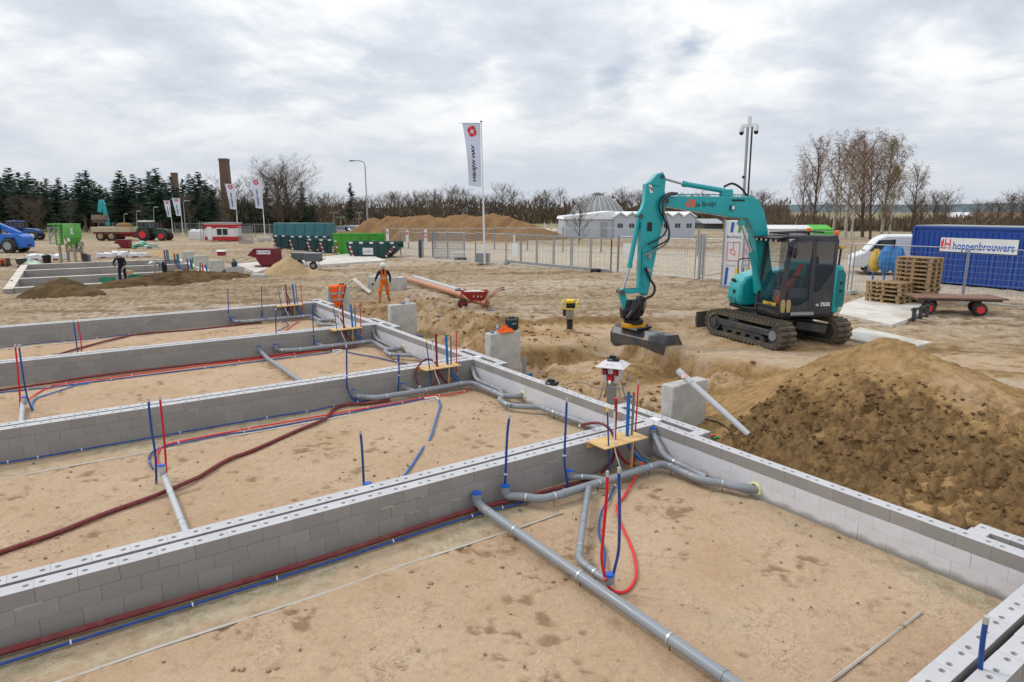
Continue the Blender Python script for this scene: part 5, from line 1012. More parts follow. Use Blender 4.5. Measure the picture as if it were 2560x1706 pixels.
# right-hand body with lamp
m = MB(); prof = [(-.80, .79), (.80, .79), (.86, .95), (.84, 1.35), (.70, 1.56), (.30, 1.70), (-.80, 1.80)]; m.prism(prof, (0, -.38, 0), (1, 0, 0), (0, 0, 1), (0, -1, 0), .74); rb = m.build('side_body', m_teal, ex, bevel=.07)
m = MB(); m.box((.835, -.82, 1.45), (.05, .20, .09), ry=R(20)); m.build('work_lamp', m_black, rb, bevel=.02); m = MB(); m.box((.862, -.70, 1.15), (.01, .11, .10)); m.build('hatch', m_black, rb); m = MB(); m.box((.862, -.76, .92), (.008, .34, .16)); m.build('lower_panel', M('dark teal panel'), rb, bevel=.004)
m = MB(); m.tube(rounded([(.6, -1.05, 1.6), (.62, -1.07, 2.0), (-.3, -1.07, 2.05), (-.3, -1.05, 1.8)], .12), .016, 7); m.build('handrail', m_black, rb)
# cab: frame, panels, glass
CBF = [(.52, 1.05), (.64, .10), (-.84, .10), (-.87, 1.05)]
cab = MB(); cab.prism([(.52, 1.06), (.63, .08), (-.84, .08), (-.87, 1.06)], (0, 0, .76), (1, 0, 0), (0, 1, 0), (0, 0, 1), .14); cabo = cab.build('cab_base', m_cabgrey, ex, bevel=.02)
yl = 1.06
def sidep(name, poly, mat, y=yl, t=.035, bev=.008, par=None): m = MB(); m.prism(poly, (0, y, 0), (1, 0, 0), (0, 0, 1), (0, -1, 0), t); return m.build(name, mat, par or cabo, bevel=bev)
sidep('front_pillar', [(.52, .88), (.44, .88), (.30, 2.42), (.16, 2.60), (.14, 2.66), (.34, 2.60), (.40, 2.45), (.53, 1.2)], m_cabgrey)
sidep('door_post', [(-.22, .90), (-.33, .90), (-.33, 2.66), (-.22, 2.66)], m_cabgrey)
sidep('door_panel', [(.45, .88), (-.22, .88), (-.22, 1.12), (-.05, 1.02), (.12, .98), (.30, 1.05), (.42, 1.22)], m_cabgrey)
sidep('rear_panel', [(-.33, .88), (-.87, .88), (-.88, 1.86), (-.80, 1.80), (-.50, 1.36), (-.42, 1.30), (-.33, 1.33)], m_cabgrey)
sidep('rear_pillar', [(-.80, 1.78), (-.88, 1.84), (-.90, 2.60), (-.82, 2.66)], m_cabgrey)
sidep('roof_rail', [(.34, 2.56), (-.86, 2.56), (-.86, 2.68), (.12, 2.66)], m_cabgrey)
sidep('door_window', [(.44, 1.20), (.30, 1.03), (.10, .96), (-.22, 1.08), (-.22, 2.58), (.20, 2.58), (.30, 2.42)], m_cabglass, yl - .015, .008, 0)
sidep('rear_window', [(-.33, 1.30), (-.44, 1.28), (-.84, 1.80), (-.84, 2.58), (-.33, 2.58)], m_cabglass, yl - .015, .008, 0)
sidep('door_rail', [(.40, 1.72), (-.22, 1.62), (-.22, 1.68), (.40, 1.77)], m_black, yl - .02, .03, 0)
m = MB(); m.prism([(.52, 1.05), (.62, .09), (.48, .09), (.40, 1.05)], (0, 0, 2.56), (1, 0, 0), (0, 1, 0), (0, 0, 1), .08); m.prism([(.42, 1.06), (.45, .08), (-.86, .08), (-.88, 1.06)], (0, 0, 2.63), (1, 0, 0), (0, 1, 0), (0, 0, 1), .08); m.build('roof', m_cabgrey, cabo, bevel=.03)
def frontp(name, q, mat, w_): m = MB(); P_ = [Vector(p) for p in q]; m.bar(P_[0], P_[1], w_, w_); return m.build(name, mat, cabo)
frontp('front_post', [(.63, .10, .8), (.46, .12, 2.6)], m_cabgrey, .06); frontp('front_sill', [(.55, 1.03, .95), (.64, .10, .95)], m_cabgrey, .05); frontp('front_post', [(.54, 1.04, .9), (.38, 1.03, 2.55)], m_cabgrey, .05)
m = MB(); m.add([(.535, 1.02, .95), (.625, .11, .95), (.45, .12, 2.58), (.37, 1.01, 2.55)], [(0, 1, 2, 3)]); g = m.build('front_window', m_cabglass, cabo)
for z_ in (1.72, 2.05): frontp('wiper_bar', [(.50 - (z_ - .95) * .09, 1.02, z_), (.60 - (z_ - .95) * .10, .11, z_)], m_black, .012)
m = MB(); m.box((-.38, .10, 1.7), (.9, .02, 1.7)); m.build('inner_wall', m_cabglass, cabo)
m = MB(); m.box((-.83, .57, 1.7), (.02, .9, 1.7)); m.build('rear_wall', m_cabglass, cabo)
m = MB(); m.box((-.35, .55, 1.25), (.5, .5, .16)); m.box((-.58, .55, 1.62), (.14, .48, .70), ry=R(-8)); m.box((-.62, .55, 2.08), (.1, .26, .2)); m.build('seat', m_black, cabo, bevel=.04)
for y_ in (.25, .88): m = MB(); m.box((-.05, y_, 1.28), (.45, .14, .24)); m.cyl((.12, y_, 1.4), (.16, y_, 1.66), .022, n=8); m.build('console', m_grey, cabo, bevel=.02)
m = MB(); m.tube(cr([(.30, .62, .98), (.22, .66, 1.3), (.02, .74, 1.62), (-.12, .80, 2.0)], 5), [.10, .12, .11, .09, .10, .09, .08, .09, .07, .08, .06, .07, .06, .05, .06, .05][:16], 9); m.build('orange_coat', m_hivis, cabo)
m = MB(); m.box((.22, .35, 1.15), (.08, .30, .30)); m.build('monitor', M('pale grey plastic', '#8f9498', .5, var=.1), cabo, bevel=.02)
m = MB(); m.box((.582, .66, .985), (.012, .52, .13), rz=R(6)); pl = m.build('number_plate', M('plate yellow', '#c9a52a', .5, var=.08), cabo)
link('lettering', LET['gea'], pl, (.592, .66, .985), (R(90), 0, R(96)), (.13, .13, .13))
link('lettering', LET['75'], cabo, (-.68, 1.064, 1.01), (R(90), 0, R(180)), (.13, .13, .13)); link('lettering', LET['sk'], cabo, (-.47, 1.064, 1.0), (R(90), 0, R(180)), (.08, .08, .08))
m = MB(); m.box((.62, .56, 2.66), (.34, 1.10, .035), ry=R(6)); vz = m.build('sun_visor', m_black, cabo)
for i in range(5): m = MB(); m.box((.70 + .005 * i, 1.0 - i * .22, 2.60), (.07, .10, .075)); k = m.build('visor_lamp', m_black, vz, bevel=.01); m = MB(); m.box((.738 + .005 * i, 1.0 - i * .22, 2.60), (.006, .08, .055)); m.build('lens', m_white, k)
for i in range(7): m = MB(); m.bar((.42, .16 + i * .13, 2.76), (-.5, .16 + i * .13, 2.80), .025, .02); m.build('roof_guard_bar', m_black, cabo)
for x in (.42, -.05, -.5): m = MB(); m.bar((x, .1, 2.745 + (.42 - x) * .04), (x, 1.0, 2.745 + (.42 - x) * .04), .03, .03); m.build('roof_guard_rail', m_black, cabo)
for x, y_, z_ in ((-.42, .5, 2.78), (-.92, .9, 2.72)):
    m = MB(); m.cyl((x, y_, z_ - .08), (x, y_, z_), .035, n=10); b = m.build('beacon', m_black, cabo); m = MB(); m.lathe([(.065, 0), (.07, .02), (.06, .09), (.03, .105)], (x, y_, z_), 14); m.build('beacon_lens', m_amber, b)
m = MB(); m.lathe([(.06, 0), (.075, .03), (.06, .07)], (-1.0, 1.0, 2.38), 14); m.build('antenna', m_rotyel, cabo); m = MB(); m.cyl((-.98, 1.0, 1.9), (-1.0, 1.0, 2.38), .025, n=8); m.build('antenna_mast', m_black, cabo)
m = MB(); m.cyl((.33, 1.16, 2.30), (.30, 1.19, 2.30), .12, n=18); mi = m.build('mirror', m_black, cabo); mi.scale = (1, 1, 1)
m = MB(); m.tube([(.40, 1.06, 2.45), (.36, 1.14, 2.44), (.33, 1.16, 2.30)], .012, 6); m.build('mirror_arm', m_black, cabo); m = MB(); m.box((-.03, 1.10, .83), (.62, .08, .02)); m.box((-.03, 1.135, .80), (.62, .012, .07)); m.build('step', m_galv, cabo)
# boom, stick, cylinders
BY = -.12
def armp(name, poly, mat, w_, bev=.02, par=ex, yc=BY): m = MB(); m.prism(poly, (0, yc + w_ / 2, 0), (1, 0, 0), (0, 0, 1), (0, -1, 0), w_); return m.build(name, mat, par, bevel=bev)
boom = armp('boom', [(.10, 1.20), (.30, 1.02), (.52, 1.15), (.60, 1.7), (.79, 2.71), (1.02, 3.11), (1.42, 3.14), (3.02, 3.38), (3.22, 3.42), (3.27, 3.54), (3.20, 3.66), (3.05, 3.66), (.95, 3.65), (.76, 3.58), (.58, 3.30), (.44, 2.84), (.28, 2.0)], m_teal, .36, .015)
arm = armp('stick', [(3.20, 4.08), (3.24, 4.17), (3.34, 4.20), (3.50, 4.13), (3.66, 3.98), (3.72, 3.96), (3.73, 3.55), (3.78, 3.36), (3.88, 3.22), (3.87, 3.12), (3.80, 3.02), (3.80, 2.4), (3.80, 1.30), (3.68, 1.16), (3.55, 1.18), (3.50, 1.45), (3.36, 2.3), (3.20, 3.10), (3.16, 3.50), (3.22, 3.80)], m_teal, .24, .015)
armp('stick_cheek', [(3.22, 4.10), (3.30, 4.24), (3.44, 4.20), (3.66, 3.96), (3.40, 3.90)], m_teal, .30, .01, arm)
m = MB(); m.cyl((3.32, BY - .19, 4.13), (3.32, BY + .19, 4.13), .05, n=14); m.build('pin', m_steel_dark, arm)
m = MB(); m.cyl((3.20, BY - .21, 3.54), (3.20, BY + .21, 3.54), .07, n=16); m.build('pin', m_steel_dark, boom)
m = MB(); m.prism([(0, 0), (.07, 0), (.12, .20), (.05, .20)], (3.53, BY + .126, 3.74), (1, 0, 0), (0, 0, 1), (0, 1, 0), .003); st_ = m.build('warning_sticker', m_whiteink, arm); m = MB(); m.prism([(0, 0), (.08, .09), (.08, .15), (0, .06)], (3.545, BY + .1295, 3.765), (1, 0, 0), (0, 0, 1), (0, 1, 0), .002); m.build('sticker_stripe', m_logo, st_)
m = MB(); m.box((3.58, BY + .125, 2.91), (.13, .012, .22)); m.build('inspection_plate', m_black, arm, bevel=.04)
def cylr(par, p0, p1, p2, r): # barrel p0-p1, rod p1-p2
    m = MB(); m.cyl(p0, p1, r, n=18); d = (Vector(p1) - Vector(p0)).normalized(); m.cyl(Vector(p1) - d * .09, p1, r * 1.18, n=18); b = m.build('hydraulic_cylinder', m_teal, par); m = MB(); m.cyl(p1, p2, r * .55, n=14); m.build('rod', m_rod, b); m = MB(); m.cyl(Vector(p2) + Vector((0, -.09, 0)), Vector(p2) + Vector((0, .09, 0)), r * .9, n=14); m.build('rod_eye', m_teal, b); return b
cylr(boom, (1.60, BY, 3.80), (2.72, BY, 3.97), (3.31, BY, 4.12), .066); m = MB(); m.box((1.55, BY, 3.74), (.30, .2, .20)); m.build('cylinder_bracket', m_teal, boom, bevel=.03)
cylr(boom, (.62, BY + .32, 1.30), (.92, BY + .32, 2.28), (1.22, BY + .25, 3.0), .075)
cylr(arm, (3.82, BY, 3.16), (4.03, BY, 1.88), (4.18, BY, 1.30), .060)
m = MB(); m.cyl((3.82, BY - .15, 3.17), (3.82, BY + .15, 3.17), .06, n=12); m.build('pin', m_steel_dark, arm)
for s in (-1, 1): m = MB(); m.bar((3.58, BY + s * .15, 1.30), (4.24, BY + s * .15, 1.28), .03, .10); m.build('link', m_teal, arm)
m = MB(); m.cyl((4.24, BY - .19, 1.27), (4.24, BY + .19, 1.27), .065, n=14); m.build('pin', m_steel_dark, arm); m = MB(); m.bar((4.22, BY, 1.27), (4.06, BY, .76), .20, .16); m.build('link', m_teal, arm, bevel=.02)
# pipes and hoses
for i, off in enumerate((.0, .035, .07)): m = MB(); m.tube(rounded([(2.95, BY - .1 + off * 2, 3.69), (2.75, BY - .08 + off, 3.71), (1.0, BY - .08 + off, 3.70), (.80, BY - .05 + off, 3.66), (.50, BY - .05 + off, 3.2), (.40, BY - .05 + off, 2.8)], .08), .013, 6); m.build('hydraulic_pipe', m_teal, boom)
for j, pts in enumerate(([(2.92, 3.73), (3.14, 3.73), (3.34, 3.61), (3.40, 3.46), (3.35, 3.26), (3.24, 3.08), (3.17, 2.90), (3.22, 2.73), (3.36, 2.61), (3.64, 2.47)], [(3.06, 3.71), (3.23, 3.64), (3.29, 3.47), (3.26, 3.26), (3.17, 3.05), (3.11, 2.84), (3.10, 2.63), (3.21, 2.47), (3.43, 2.34), (3.72, 2.21)], [(3.0, 3.71), (3.2, 3.66), (3.32, 3.5), (3.30, 3.2), (3.20, 2.98), (3.13, 2.8), (3.15, 2.6), (3.3, 2.5), (3.55, 2.38)])):
    m = MB(); m.tube(cr([(x, .10 + .035 * j, z_) for x, z_ in pts], 5), .021, 8); m.build('hydraulic_hose', m_black if j != 1 else m_grey, arm)
m = MB(); m.tube(cr([(3.66, .06, 1.9), (3.54, .08, 1.61), (3.41, .08, 1.41), (3.44, .08, 1.21), (3.63, .06, 1.10), (3.76, .04, 1.08)], 6), .030, 9); m.build('hydraulic_hose', m_black, arm)
m = MB(); m.tube(rounded([(3.64, .03, 2.55), (3.75, .03, 2.45), (3.72, .03, 1.55), (3.68, .03, 1.4)], .06), .014, 6); m.tube(rounded([(3.70, .03, 2.5), (3.80, .03, 2.36), (3.78, .03, 1.7)], .06), .012, 6); m.v = m.v; m.build('hydraulic_pipe', m_teal, arm)
m = MB(); m.box((3.55, .03, 2.2), (.08, .05, .16)); m.box((3.56, .03, 1.82), (.12, .05, .10)); m.build('valve_block', m_galv, arm)
m = MB(); m.tube(cr([(1.62, BY, 3.90), (1.40, BY, 3.98), (1.15, BY, 3.86), (.98, BY, 3.68)], 6), .028, 8); m.build('hydraulic_hose', m_black, boom)
k = link('emblem', LET['dB'], boom, (2.56, BY + .184, 3.48), (R(90), 0, R(180)), (.24, .26, .24)); link('lettering', LET['debr'], boom, (2.17, BY + .184, 3.46), (R(90), R(-3), R(180)), (.155, .175, .16))
m = MB(); m.box((1.46, BY + .22, 3.38), (.09, .07, .12)); b = m.build('boom_lamp', m_black, boom, bevel=.01); m = MB(); m.box((1.46, BY + .258, 3.38), (.07, .004, .09)); m.build('lens', m_white, b)
m = MB(); m.box((1.30, BY + .183, 3.56), (.34, .004, .05)); m.build('brand_decal', m_blackink, boom)
# tiltrotator
tr = MB(); tr.lathe([(.10, .62), (.24, .66), (.27, .78), (.20, .92), (.14, 1.02), (.10, 1.06)], (3.86, BY, 0), 16); tro = tr.build('tiltrotator', m_black, ex)
for c_, d_ in (((3.95, BY, .74), (.50, .34, .30)), ((3.72, BY, .98), (.20, .28, .34)), ((4.05, BY, .95), (.16, .26, .24))): m = MB(); m.box(c_, d_, ry=R(random.uniform(-20, 20))); m.build('housing', m_black, tro, bevel=.05)
for s in (-1, 1): m = MB(); m.cyl((3.75, BY + s * .2, 1.02), (4.12, BY + s * .26, .62), .055, n=12); m.build('tilt_cylinder', m_black, tro)
for i in range(5): m = MB(); a_ = random.uniform(-.2, .2); m.tube(cr([(3.62 + .04 * i, BY + .18, 1.08), (3.66 + .05 * i, BY + .30, .92), (3.74 + .06 * i, BY + .24 + a_ * .3, .70)], 5), .014, 6); m.build('small_hose', m_black, tro)
m = MB(); m.lathe([(.20, .42), (.25, .44), (.26, .54), (.20, .58)], (3.86, BY, 0), 20); m.build('rotor_ring', m_black, tro)
m = MB(); m.prism([(-.26, -.16), (.26, -.16), (.32, 0), (.26, .16), (-.26, .16), (-.32, 0)], (3.86, BY, .34), (1, .3, 0), (-.3, 1, 0), (0, 0, 1), .12); m.build('quick_coupler', m_rotyel, tro, bevel=.02); m = MB(); m.box((3.86, BY, .62), (.22, .36, .10)); m.build('gear_housing', m_black, tro, bevel=.03)
# grading bucket, set in the site frame and brought into the machine frame
MI = (Matrix.Translation(EXO) @ Matrix.Rotation(EXA, 4, 'Z')).inverted()
Lb, Rb = Vector((2.82, 17.72, -.18)), Vector((3.90, 16.10, -.20)); wd_ = (Rb - Lb); W_ = wd_.normalized(); n_ = Vector((.80, .60, 0)); n_ = (n_ - W_ * n_.dot(W_)).normalized(); up = Vector((0, 0, 1))
prof = [(.10, .02), (.78, -.01), (.80, .015), (.14, .06), (.02, .20), (.0, .44), (.12, .60), (.42, .58), (.42, .54), (.13, .555), (.04, .43), (.06, .2)]
outer = [(.92, 0), (.12, 0), (-.04, .19), (-.06, .46), (.10, .66), (.48, .64)]; inner = [(.48, .60), (.12, .62), (-.02, .45), (.0, .2), (.14, .035), (.92, .02)]
m = MB(); m.prism(outer + inner, Lb, n_, up, W_, wd_.length); m.v = [tuple(MI @ Vector(v)) for v in m.v]; bk = m.build('bucket', m_bucket, ex, ang=25)
for p_ in (Lb - W_ * .012, Rb - W_ * .012): m = MB(); m.prism([(.92, 0), (.12, 0), (-.05, .19), (-.07, .47), (.10, .67), (.49, .65)], p_, n_, up, W_, .024); m.v = [tuple(MI @ Vector(v)) for v in m.v]; m.build('end_plate', m_bucket, bk)
cb = Lb.lerp(Rb, .34); m = MB(); m.prism([(-.02, .62), (.46, .64), (.40, .78), (.06, .80)], cb - W_ * .26, n_, up, W_, .05); m.v = [tuple(MI @ Vector(v)) for v in m.v]; m.build('bucket_bracket', m_bucket, bk); m = MB(); m.prism([(-.02, .62), (.46, .64), (.40, .78), (.06, .80)], cb + W_ * .26, n_, up, W_, .05); m.v = [tuple(MI @ Vector(v)) for v in m.v]; m.build('bucket_bracket', m_bucket, bk)
m = MB(); q0 = cb - W_ * .42 + up * .66 + n_ * .0; m.prism([(-.15, .0), (.42, .02), (.42, .09), (-.10, .07)], q0, n_, up, W_, .85); m.v = [tuple(MI @ Vector(v)) for v in m.v]; m.build('coupler_plate', m_black, bk, bevel=.02)
q1 = Lb.lerp(Rb, .80) + up * .665 + n_ * .27; m = MB(); m.box((0, 0, 0), (.16, .11, .02)); m.v = [tuple(MI @ (q1 + n_ * v[0] + W_ * v[1] + up * v[2])) for v in m.v]; m.build('rating_plate', m_greyink, bk)
# a pair of shoes drying on the step
for i, (x, lb) in enumerate(((.50, 'muddy shoe with its sole outwards, nearer the excavator front window'), (.36, 'muddy shoe with its sole outwards, nearer the excavator door'))):
    p_ = Matrix.Translation(EXO) @ Matrix.Rotation(EXA, 4, 'Z') @ Vector((x, 1.14, .84)); o = T('work_shoe', lb, 'shoe', p_, EXA, 'pair of shoes on the excavator step')
    sole = [(-.045, 0), (.045, 0), (.052, .10), (.058, .22), (.04, .30), (0, .325), (-.04, .30), (-.058, .22), (-.052, .10)]
    m = MB(); m.prism(sole, (0, .03, 0), (1, 0, 0), (0, 0, 1), (0, -1, 0), .03); m.build('sole', M('muddy sole', '#b09a72', .9, var=.2, bump=.5, bscale=60), o, bevel=.008); m = MB(); m.prism([(a * .95, b) for a, b in sole], (0, 0, 0), (1, 0, 0), (0, 0, 1), (0, -1, 0), .10); m.build('upper', M('brown leather', '#5a4432', .8), o, bevel=.03)
# ------------------------------------------------------------------ fence, gate, signs
def bz(p): return float(base_z(np.array([p[0]]))[0])
def GB(x, y):                  # survey point on the general ground level
    z = .1
    for i in range(14): p = G(x, y, z); z = bz(p)
    return G(x, y, z)
def panel_meshes(w_, h_):
    m = MB(); m.tube(rounded([(0, 0, .12), (0, 0, h_), (w_, 0, h_), (w_, 0, .12), (0, 0, .12)], .06), .021, 6); fr = m.mesh('panel_frame', m_galv)
    m = MB()
    for i in range(1, int(w_ / .125)): m.tube([(i * .125, 0, .13), (i * .125, 0, h_ - .02)], .0035, 3, False)
    for i in range(1, 9): m.tube([(.01, 0, .12 + i * .21), (w_ - .01, 0, .12 + i * .21)], .0035, 3, False)
    return fr, m.mesh('wire_mesh', m_galv)
FP = panel_meshes(3.45, 2.0); m = MB(); m.box((0, 0, .07), (.22, .62, .14)); FOOT = m.mesh('concrete_foot', m_conc)
m = MB(); m.box((0, 0, 1.03), (.07, .07, 2.06)); m.box((0, 0, 2.07), (.08, .08, .02)); POST = m.mesh('post', m_galv)
def fence_panel(p, d, label, group, post=True, w_=3.45):
    rz = math.atan2(d.y, d.x); o = T('fence_panel', label, 'fence panel', p, rz, group); s = w_ / 3.45
    link('panel_frame', FP[0], o, scale=(s, 1, 1)); k = link('wire_mesh', FP[1], o, scale=(s, 1, 1)); k['kind'] = 'stuff'
    if post: link('post', POST, o, (-.06, 0, 0))
    else: link('concrete_foot', FOOT, o)
    return o
fl0, fl1 = GB(1003, 640), GB(2560, 776); FD = (fl1 - fl0); FD.z = 0; FLEN = FD.length; FU = FD.normalized()
def on_line(px, y): # distance along the fence of a photo pixel column
    p = G(px, y, .25); return (p - fl0).dot(FU)
def fence_run(s0, s1, label, group, post=True):
    n = max(1, round((s1 - s0) / 3.5)); st = (s1 - s0) / n
    for i in range(n): p = fl0 + FU * (s0 + st * i); p.z = bz(p); fence_panel(p, FU, label, group, post, st - .05)
sA, sB, sC, sD, sE = on_line(1209, 660), on_line(1465, 688), on_line(1528, 696), on_line(1722, 704), on_line(1812, 712)
fence_run(0, sA - .3, 'steel mesh fence panel beside the skips and the big flag pole', 'mesh panels near the skips')
fence_run(sB + .15, sD - .2, 'steel mesh fence panel between the sliding gate and the camera tower', 'mesh panels by the gate')
sR = on_line(2105, 740)
fence_run(sE + .5, sR, 'steel mesh fence panel behind the excavator', 'mesh panels behind the excavator')
fence_run(sR + .1, FLEN + 6, 'temporary mesh panel on concrete feet in front of the blue container', 'temporary panels on the right', False)
# leaf gate with diagonal bracing
p = fl0 + FU * sD; p.z = bz(p); o = T('leaf_gate', 'double posted swing gate with a diagonal brace beside the camera tower', 'gate', p, math.atan2(FU.y, FU.x))
wg = sE - sD - .1
for x in (0, .18): m = MB(); m.box((x, 0, 1.1), (.09, .09, 2.2)); m.build('gate_post', m_galv, o)
link('panel_frame', FP[0], o, (.3, 0, 0), scale=(wg / 3.45, 1, 1)); k = link('wire_mesh', FP[1], o, (.3, 0, 0), scale=(wg / 3.45, 1, 1)); k['kind'] = 'stuff'; m = MB(); m.bar((.3, .03, .2), (.3 + wg, .03, .62), .03); m.bar((.3, .03, 1.78), (.3 + wg, .03, 1.98), .04); m.build('brace', m_galv, o)
# sliding gate
p0, p1 = fl0 + FU * (sA + .1), fl0 + FU * sB; p0 = p0 - Vector((-FU.y, FU.x, 0)) * .5; p0.z = bz(p0); wg = sB - sA
o = T('sliding_gate', 'long galvanised sliding gate on a bottom rail', 'gate', p0, math.atan2(FU.y, FU.x))
m = MB(); m.box((wg / 2, 0, .22), (wg, .10, .16)); m.build('bottom_rail', m_galv, o, bevel=.01); m = MB(); m.box((wg / 2, 0, 1.98), (wg, .08, .09)); m.build('top_rail', m_galv, o)
for i in range(7):
    x = .06 + (wg - .12) * i / 6
    for dx in ((0,) if i in (0, 6) else (-.06, .06)): m = MB(); m.box((x + dx, 0, 1.1), (.045, .05, 1.7)); m.build('upright', m_galv if i < 6 else m_black, o)
k = link('wire_mesh', FP[1], o, (0, .0, 0), scale=(wg / 3.45, 1, 1)); k['kind'] = 'stuff'
m = MB(); m.box((wg - 1.0, -.2, .12), (.45, .4, .36)); m.build('roller_box', m_black, o, bevel=.03); m = MB(); m.box((.3, -.1, .07), (.3, .3, .14)); m.build('roller_box', m_galv, o)
m = MB(); m.box((1.1, -.07, 1.0), (.62, .02, .85)); m.build('sign_board', m_white_paint, o); m = MB(); m.box((1.02, -.07, 1.72), (.14, .015, .45)); m.build('sign_board', m_white_paint, o)
p = fl0 + FU * (on_line(1469, 690) + .15); p.z = bz(p); m = MB(); m.box((.5, -.05, 1.22), (1.0, .02, .82)); tag(m.build('white_board', m_white_paint, loc=p, rz=math.atan2(FU.y, FU.x)), 'blank white board fixed to the fence beside the sliding gate', 'board')
# far fence on the other side of the road, and the one along the car park
def far_fence(x0, y0, x1, y1, label, group, post=True):
    a_, b_ = GB(x0, y0), GB(x1, y1); d = b_ - a_; d.z = 0; n = max(1, round(d.length / 3.5)); u = d.normalized()
    for i in range(n): p = a_ + u * (d.length * i / n); p.z = bz(p); fence_panel(p, u, label, group, post, d.length / n - .05)
far_fence(960, 620, 1720, 641, 'far mesh fence panel on the other side of the road', 'mesh panels across the road')
far_fence(1745, 642, 2130, 660, 'far mesh fence panel behind the camera tower', 'mesh panels behind the tower')
far_fence(440, 588, 800, 597, 'distant mesh fence panel in front of the tree line', 'mesh panels by the trees')
far_fence(250, 586, 400, 588, 'distant mesh fence panel behind the tractor', 'mesh panels behind the tractor')
for i, (x, y, sym) in enumerate(((971, 618, 0), (1020, 622, 1), (1066, 622, 2))):
    p = GB(x, y); o = T('notice_board', ['tall white notice board on the far fence, left of the bollard', 'white notice board with a red mark between the other two boards', 'white notice board with four red symbols beside the mesh stack'][sym], 'notice board', p, math.atan2(FU.y, FU.x))
    m = MB(); m.box((0, -.05, 1.25), (.55, .02, 1.25)); m.build('board', m_white_paint, o)
    for j in range(2 if sym < 2 else 4): m = MB(); m.box((-.12 + .24 * (j % 2), -.065, 1.5 - .35 * (j // 2)), (.18, .01, .24)); m.build('symbol', m_logo if sym == 2 else (m_greyink if sym == 0 else m_logo), o)
p = GB(1051, 645); m = MB(); m.lathe([(.14, 0), (.14, 1.35), (.10, 1.42)], n=14); tag(m.build('bollard', M('dark blue grey steel', '#3b4450', .5, var=.1), loc=p), 'dark upright bollard standing before the mesh fence', 'bollard')
# stack of mesh panels, crate, rack
p = GB(1081, 647); o = T('panel_rack', 'rack of upright mesh panels leaning together beside the big flag', 'rack', p, R(-6))
for i in range(6): k = link('mesh_panel', FP[1], o, (0, .09 * i, 0), scale=(.72, 1, 1)); k['kind'] = 'stuff'; link('panel_frame', FP[0], o, (0, .09 * i, 0), scale=(.72, 1, 1))
p = GB(1130, 656); o = T('rack_trolley', 'low white rack trolley loaded with fence clamps', 'trolley', p, R(-14))
for x in (0, 1.15):
    for y in (0, .6): m = MB(); m.cyl((x, y, 0), (x, y, .75), .025, n=7); m.build('post', m_white_paint, o)
for z_ in (.14, .72): m = MB(); m.tube([(0, 0, z_), (1.15, 0, z_), (1.15, .6, z_), (0, .6, z_), (0, 0, z_)], .022, 6); m.build('rail', m_white_paint, o)
for i in range(12): m = MB(); m.cyl((random.uniform(.1, 1), random.uniform(.1, .5), .17), (random.uniform(.1, 1), random.uniform(.1, .5), .3), .04, n=6); m.build('clamp', m_steel_dark, o)
p = GB(1188, 661); o = T('wire_crate', 'grey ribbed metal crate behind the end of the sliding gate', 'crate', p, R(-8))
for i in range(5): m = MB(); m.box((.45, 0, .18 + i * .13), (.95, .03, .10)); m.build('slat', m_galv, o)
m = MB(); m.box((.45, .35, .42), (.93, .62, .62)); m.build('bin', m_galv, o)
# ------------------------------------------------------------------ camera tower
p = GB(1835, 721); o = T('camera_tower', 'white surveillance tower with printed panels and a camera mast', 'camera tower', p, R(-38)); o2 = o
m = MB(); m.box((0, 0, 1.50), (.84, .84, 2.80)); m.build('housing', m_white_paint, o, bevel=.02); m = MB(); m.box((0, 0, .07), (1.0, 1.0, .14)); m.build('base', m_galv, o)
for x, y in ((-.43, -.43), (.43, -.43), (.43, .43), (-.43, .43)): m = MB(); m.box((x, y, 1.5), (.05, .05, 2.84)); m.build('corner_post', m_galv, o)
m_grn = M('print green', '#3f9a4a', .6, var=0); m_yel = M('print yellow', '#e0c04a', .6, var=0)
for fx, rzf in (((0, -.424), 0.0), ((.424, 0), math.pi / 2)):
    def onf(x, z_, d=0.002): return (fx[0] + x * math.cos(rzf) + d * math.sin(rzf), fx[1] + x * math.sin(rzf) - d * math.cos(rzf), z_)
    for x, z_, mt in ((-.12, 2.62, m_blueink), (.20, 2.62, m_grn), (-.25, .55, m_blueink), (.16, .55, m_yel)): m = MB(); hh = .42 if z_ > 2 else .75; m.prism([(-.06, -hh / 2), (.06, -hh / 2), (.10, hh / 2), (-.02, hh / 2)], onf(x, z_), (math.cos(rzf), math.sin(rzf), 0), (0, 0, 1), (math.sin(rzf), -math.cos(rzf), 0), .003); m.build('printed_bar', mt, o)
    link('lettering', LET['bau'], o, onf(0, 2.22), (R(90), 0, rzf), (.15, .15, .15)); link('lettering', LET['baud'], o, onf(0, 1.02), (R(90), 0, rzf), (.11, .11, .11))
    for q in (((-.26, 1.22), (.26, 1.22)), ((-.26, 2.0), (.26, 2.0)), ((-.26, 1.22), (-.26, 2.0)), ((.26, 1.22), (.26, 2.0)), ((-.12, 1.55), (.08, 1.45)), ((-.12, 1.72), (.08, 1.62)), ((-.12, 1.55), (-.12, 1.72)), ((.08, 1.45), (.08, 1.62)), ((0, 1.7), (0, 2.0))): m = MB(); m.bar(onf(*q[0], .004), onf(*q[1], .004), .022, .004, (math.sin(rzf), -math.cos(rzf), 0)); m.build('printed_line', m_logo, o)
zt = AT(1868, 318, p.y).z - p.z
for x in (.12, .30): m = MB(); m.cyl((x, .10, 2.9), (x - .04, .10, zt), .055 if x < .2 else .035, n=10); m.build('mast', m_galv if x < .2 else m_black, o)
m = MB(); m.box((.15, .10, zt + .05), (.66, .10, .12)); hd = m.build('mast_head', m_white_paint, o); m = MB(); m.box((.15, .10, zt + .25), (.12, .12, .34)); m.build('antenna', m_white_paint, o)
